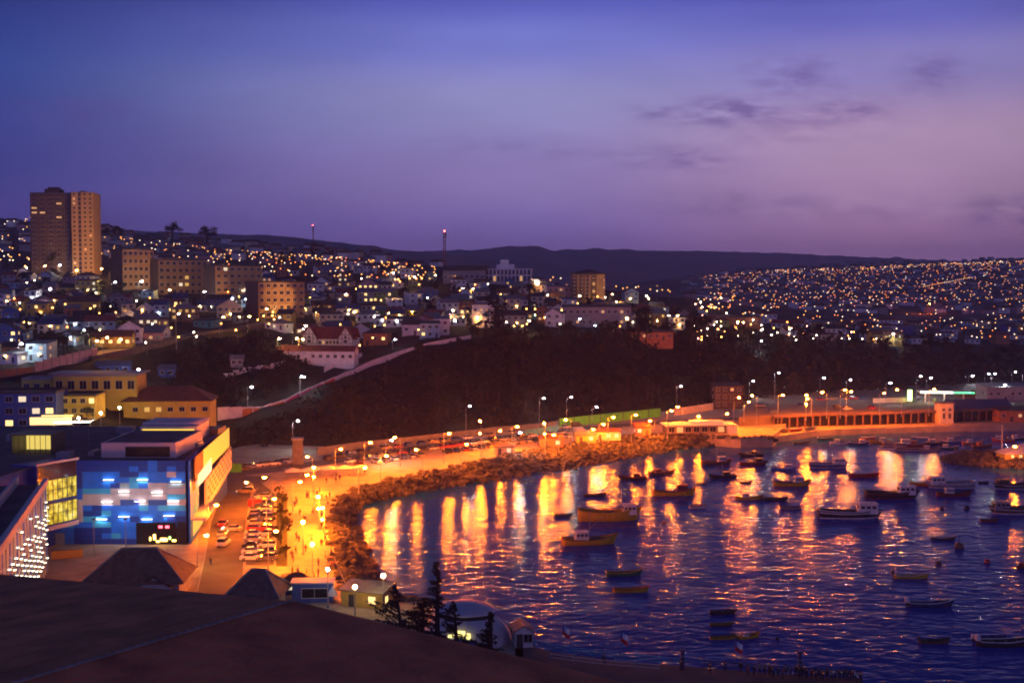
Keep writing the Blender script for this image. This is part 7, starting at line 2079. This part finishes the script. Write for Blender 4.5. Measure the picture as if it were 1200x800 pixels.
t = thing('leaning_pole', 'pale leaning flag staff by the shore path', 'pole', PZ(398, 690, 4.0)); mb = MB(); mb.tube([(1.5, 0, 0), (-1.0, .5, 5.6)], [.1, .06], 6); mb.build('shaft', 'wall_cream', t); mb = MB(); mb.ball((-1.0, .5, 5.7), .16, 8, 5); mb.build('finial', 'grey_metal', t)

# big wind shaped pines
def big_pine(label, loc, H, lean, seed, up, reach, spire, name='norfolk_pine'):
    """up = how steeply branches sweep up to the left, reach = branch length share, spire = share of height that is bare spire"""
    r = random.Random(seed); t = thing(name, label, 'tree', loc); tb = MB(); cb = MB()
    tb.tube([(0, 0, -2), (lean * .3, 0, H * .5), (lean, 0, H)], [.5, .34, .04], 8)
    for i in range(60):
        f = .95 * i / 60 + .04; z = H * f; cx = lean * f; top_ = f > 1 - spire
        for k_ in range(1 if not top_ else 2):
            a = r.choice([0, math.pi, math.pi, math.pi]) + r.uniform(-1.0, 1.0) if not top_ else r.random() * 6.28
            Lk = H * reach * (1.1 - f) * r.uniform(.35, 1.1) if not top_ else .35 + (1 - f) * H * .22
            if math.cos(a) > 0: Lk *= .55
            rise = up * r.uniform(.5, 1.2) if math.cos(a) < 0 else up * r.uniform(.0, .6)
            p0 = Vector((cx, 0, z)); p1 = p0 + Vector((.5 * Lk * math.cos(a), .5 * Lk * math.sin(a), .5 * Lk * rise)); p2 = p0 + Vector((Lk * math.cos(a), Lk * math.sin(a), Lk * rise - .08 * Lk))
            tb.tube([p0, p1, p2], [.08, .05, .015], 4)
            for j in range(int(8 + Lk * 22)):
                u = r.random() ** .75; p_ = p0.lerp(p1, u * 2) if u < .5 else p1.lerp(p2, u * 2 - 1)
                leafquad(cb, p_ + Vector((r.gauss(0, .10), r.gauss(0, .10), -abs(r.gauss(0, .16)))), .17, r)
    tb.build('trunk', 'bark', t); cb.build('crown', 'leaf_pine', t)
q = PD(512, 655, 168)
big_pine('tall dark pine with upright spire and branches swept to the left before the tent', (q.x, q.y, 4.0), q.z - 4.0, 0.1, 3, .55, .42, .42)
q = PD(474, 684, 162)
big_pine('broad dark wind combed pine left of the spired one', (q.x, q.y, 4.0), q.z - 4.0, -1.2, 5, .75, .6, .1)
q = PD(494, 700, 172)
big_pine('lower dark pine squeezed between the two larger pines', (q.x, q.y, 4.0), q.z - 4.0, .4, 9, .5, .7, .1)
q = PD(536, 704, 166)
big_pine('ragged mid sized pine overlapping the middle of the domed tent', (q.x, q.y, 4.0), q.z - 4.0, -.5, 13, .6, .62, .12)
q = PD(574, 716, 172)
big_pine('small dark pine in front of the right side of the tent', (q.x, q.y, 4.0), q.z - 4.0, .3, 7, .6, .5, .15)
# shore wall toward the pier
for i, px in enumerate([600, 622, 640]): 
    q = PZ(px, 764 + i * 3, 4.0)

# near roof under the viewer
mat('old_tin', (0.62, 0.17, 0.07), .9, .35, .9, .25, bscale=9)
A = PD(345, 704, 25); Lp = PD(-40, 668.5, 35.2); Rp = PD(760, 806, 22.6); B_ = PD(-90, 832, 17.5)
RL = PD(-700, 840, 24.0); RR = PD(800, 1300, 11.5)
t = thing('near_roof', 'dark rust red tin roof in the foreground under the viewer', 'roof', (A.x, A.y, 46))
oA = Vector((A.x, A.y, 46))
def slab(mb, pts, th):
    n = len(pts); v = [Vector(p_) - oA for p_ in pts]; v2 = [p_ - Vector((0, 0, th)) for p_ in v]
    mb.add(v + v2, [tuple(range(n)), tuple(range(2 * n - 1, n - 1, -1))] + [(i, n + i, n + (i + 1) % n, (i + 1) % n) for i in range(n)])
Lp2 = Lp + (B_ - A) * 1.0
Rp2 = Rp + (B_ - A) * .9
mb = MB(); slab(mb, [A, Lp, Lp2, B_], .12); mb.build('roof_slope', 'old_tin', t)
mb = MB(); slab(mb, [A + Vector((0, 0, .003)), B_ + Vector((0, 0, .003)), Rp2, Rp], .12); o = mb.build('roof_slope', 'old_tin', t)
mb = MB(); mb.tube([A - oA + Vector((0, 0, .03)), B_ - oA + Vector((0, 0, .012))], .03, 6); mb.build('ridge_cap', 'roof_grey', t)
mb = MB()
for (P0, P1, Q0) in ((A, Lp, B_ - A), (A, Rp, B_ - A)):
    for i in range(1, 16):
        p0 = P0.lerp(P1, i / 16.0); mb.tube([p0 - oA + Vector((0, 0, .012)), p0 + Q0 * .95 - oA + Vector((0, 0, .012))], .004, 4)
mb.build('sheet_seam', 'old_tin', t)
mb = MB(); 
for (P0, P1) in ((A, Lp), (A, Rp)):
    d = (B_ - A).normalized() * .6; a_, b_ = P0 + d, P1 + d
    mb.add([a_ - oA - Vector((0, 0, .1)), b_ - oA - Vector((0, 0, .1)), Vector((b_.x, b_.y, 42)) - oA, Vector((a_.x, a_.y, 42)) - oA], [(0, 1, 2, 3)])
mb.build('wall', 'wall_brown', t)
# ---------------------------------------------------------------- labels : say which one
LM = [(77, 290, 'the tall tower'), (152, 315, 'the dark gabled block'), (206, 325, 'the balconied block'), (270, 332, 'the third slab block'), (320, 350, 'the lowest ochre block'), (388, 400, 'the timbered villa'), (592, 318, 'the white ridge building'), (545, 318, 'the dark hall'), (690, 337, 'the mid rise'), (566, 374, 'the tall white house'), (441, 400, 'the orange lit house'),
      (660, 347, 'the wide pink house'), (700, 378, 'the grey shopfront block'), (862, 380, 'the long orange building'), (95, 362, 'the yellow bungalow'), (150, 398, 'the blue doored house'), (240, 391, 'the hill road'), (110, 452, 'the long school roof'), (521, 300, 'the lattice mast'), (510, 390, 'the pale blue house'), (20, 437, 'the boundary wall'), (581, 370, 'the tall eucalyptus'), (460, 416, 'the ramp wall'), (340, 470, 'the ramp mural'), (203, 275, 'the skyline pines'), (815, 385, 'the round cliff tree'), (757, 385, 'the twin eucalyptus'),
      (1088, 356, 'the orange floodlight'), (853, 465, 'the harbour office'), (1066, 465, 'the totem sign'), (1109, 485, 'the gatehouse'), (820, 500, 'the restaurant'), (715, 490, 'the green fence'), (753, 503, 'the red stall'), (564, 505, 'the twin lamp'), (150, 590, 'the blue facade'), (349, 535, 'the stone pillar'), (395, 552, 'the marquees'), (156, 660, 'the brown pavilion'), (296, 685, 'the grey kiosk'), (310, 620, 'the parked rows'), (366, 640, 'the globe lamp'), (545, 715, 'the domed tent'), (612, 755, 'the ticket booth'), (1190, 530, 'the mole shed'), (1105, 462, 'the fuel canopy'), (1150, 480, 'the fish shed'), (640, 515, 'the tall quay lamp')]
bpy.context.view_layer.update()
ORD = ['leftmost', 'second from left', 'third from left', 'fourth from left', 'fifth from left', 'sixth from left', 'seventh from left', 'eighth from left', 'ninth from left', 'tenth from left']


def phrase(px, py, skip=0):
    c = sorted(LM, key=lambda q: (q[0] - px) ** 2 + 2.2 * (q[1] - py) ** 2)[skip]
    dx, dy = px - c[0], py - c[1]
    far_ = 'just ' if math.hypot(dx, dy) < 28 else ('far ' if math.hypot(dx, dy) > 75 else '')
    if abs(dx) > 1.6 * abs(dy): w_ = 'left of' if dx < 0 else 'right of'
    elif abs(dy) > 1.6 * abs(dx): w_ = 'above' if dy < 0 else 'below'
    else: w_ = ('above ' if dy < 0 else 'below ') + ('left of' if dx < 0 else 'right of'); far_ = far_ if far_ == 'far ' and False else ''
    return f'{far_}{w_} {c[2]}'


def nw(s): return len(s.split())


ALWAYS = {'hillside_house', 'suburb_house', 'distant_lamp', 'person', 'broadleaf_tree', 'eucalyptus_tree', 'pine_tree', 'umbrella_pine', 'parked_car', 'parked_van', 'moving_car', 'street_lamp'}
cnt_ = {}
for o, s in THINGS: cnt_[o['label']] = cnt_.get(o['label'], 0) + 1
for o, s in THINGS:
    if s: continue
    lab = o['label']
    if cnt_[lab] > 1 or (o.name.split('.')[0] in ALWAYS and nw(lab) <= 7):
        ph = phrase(*proj(o.location))
        o['label'] = f'{lab} {ph}'
d = {}
for o, s in THINGS:
    if not s: d.setdefault(o['label'], []).append(o)
for lab, os_ in d.items():
    if len(os_) < 2: continue
    os_.sort(key=lambda o: proj(o.location)[0])
    n = len(os_)
    for i, o in enumerate(os_):
        j = n - 1 - i
        if i <= j and i < len(ORD): w_ = ORD[i]
        elif j < len(ORD): w_ = ORD[j].replace('left', 'right')
        else: w_ = f'{i + 1}th from left'
        o['label'] = f'{lab}, {w_}'
for o, s in THINGS:
    if nw(o['label']) > 16: print('LONG LABEL', o['label'])
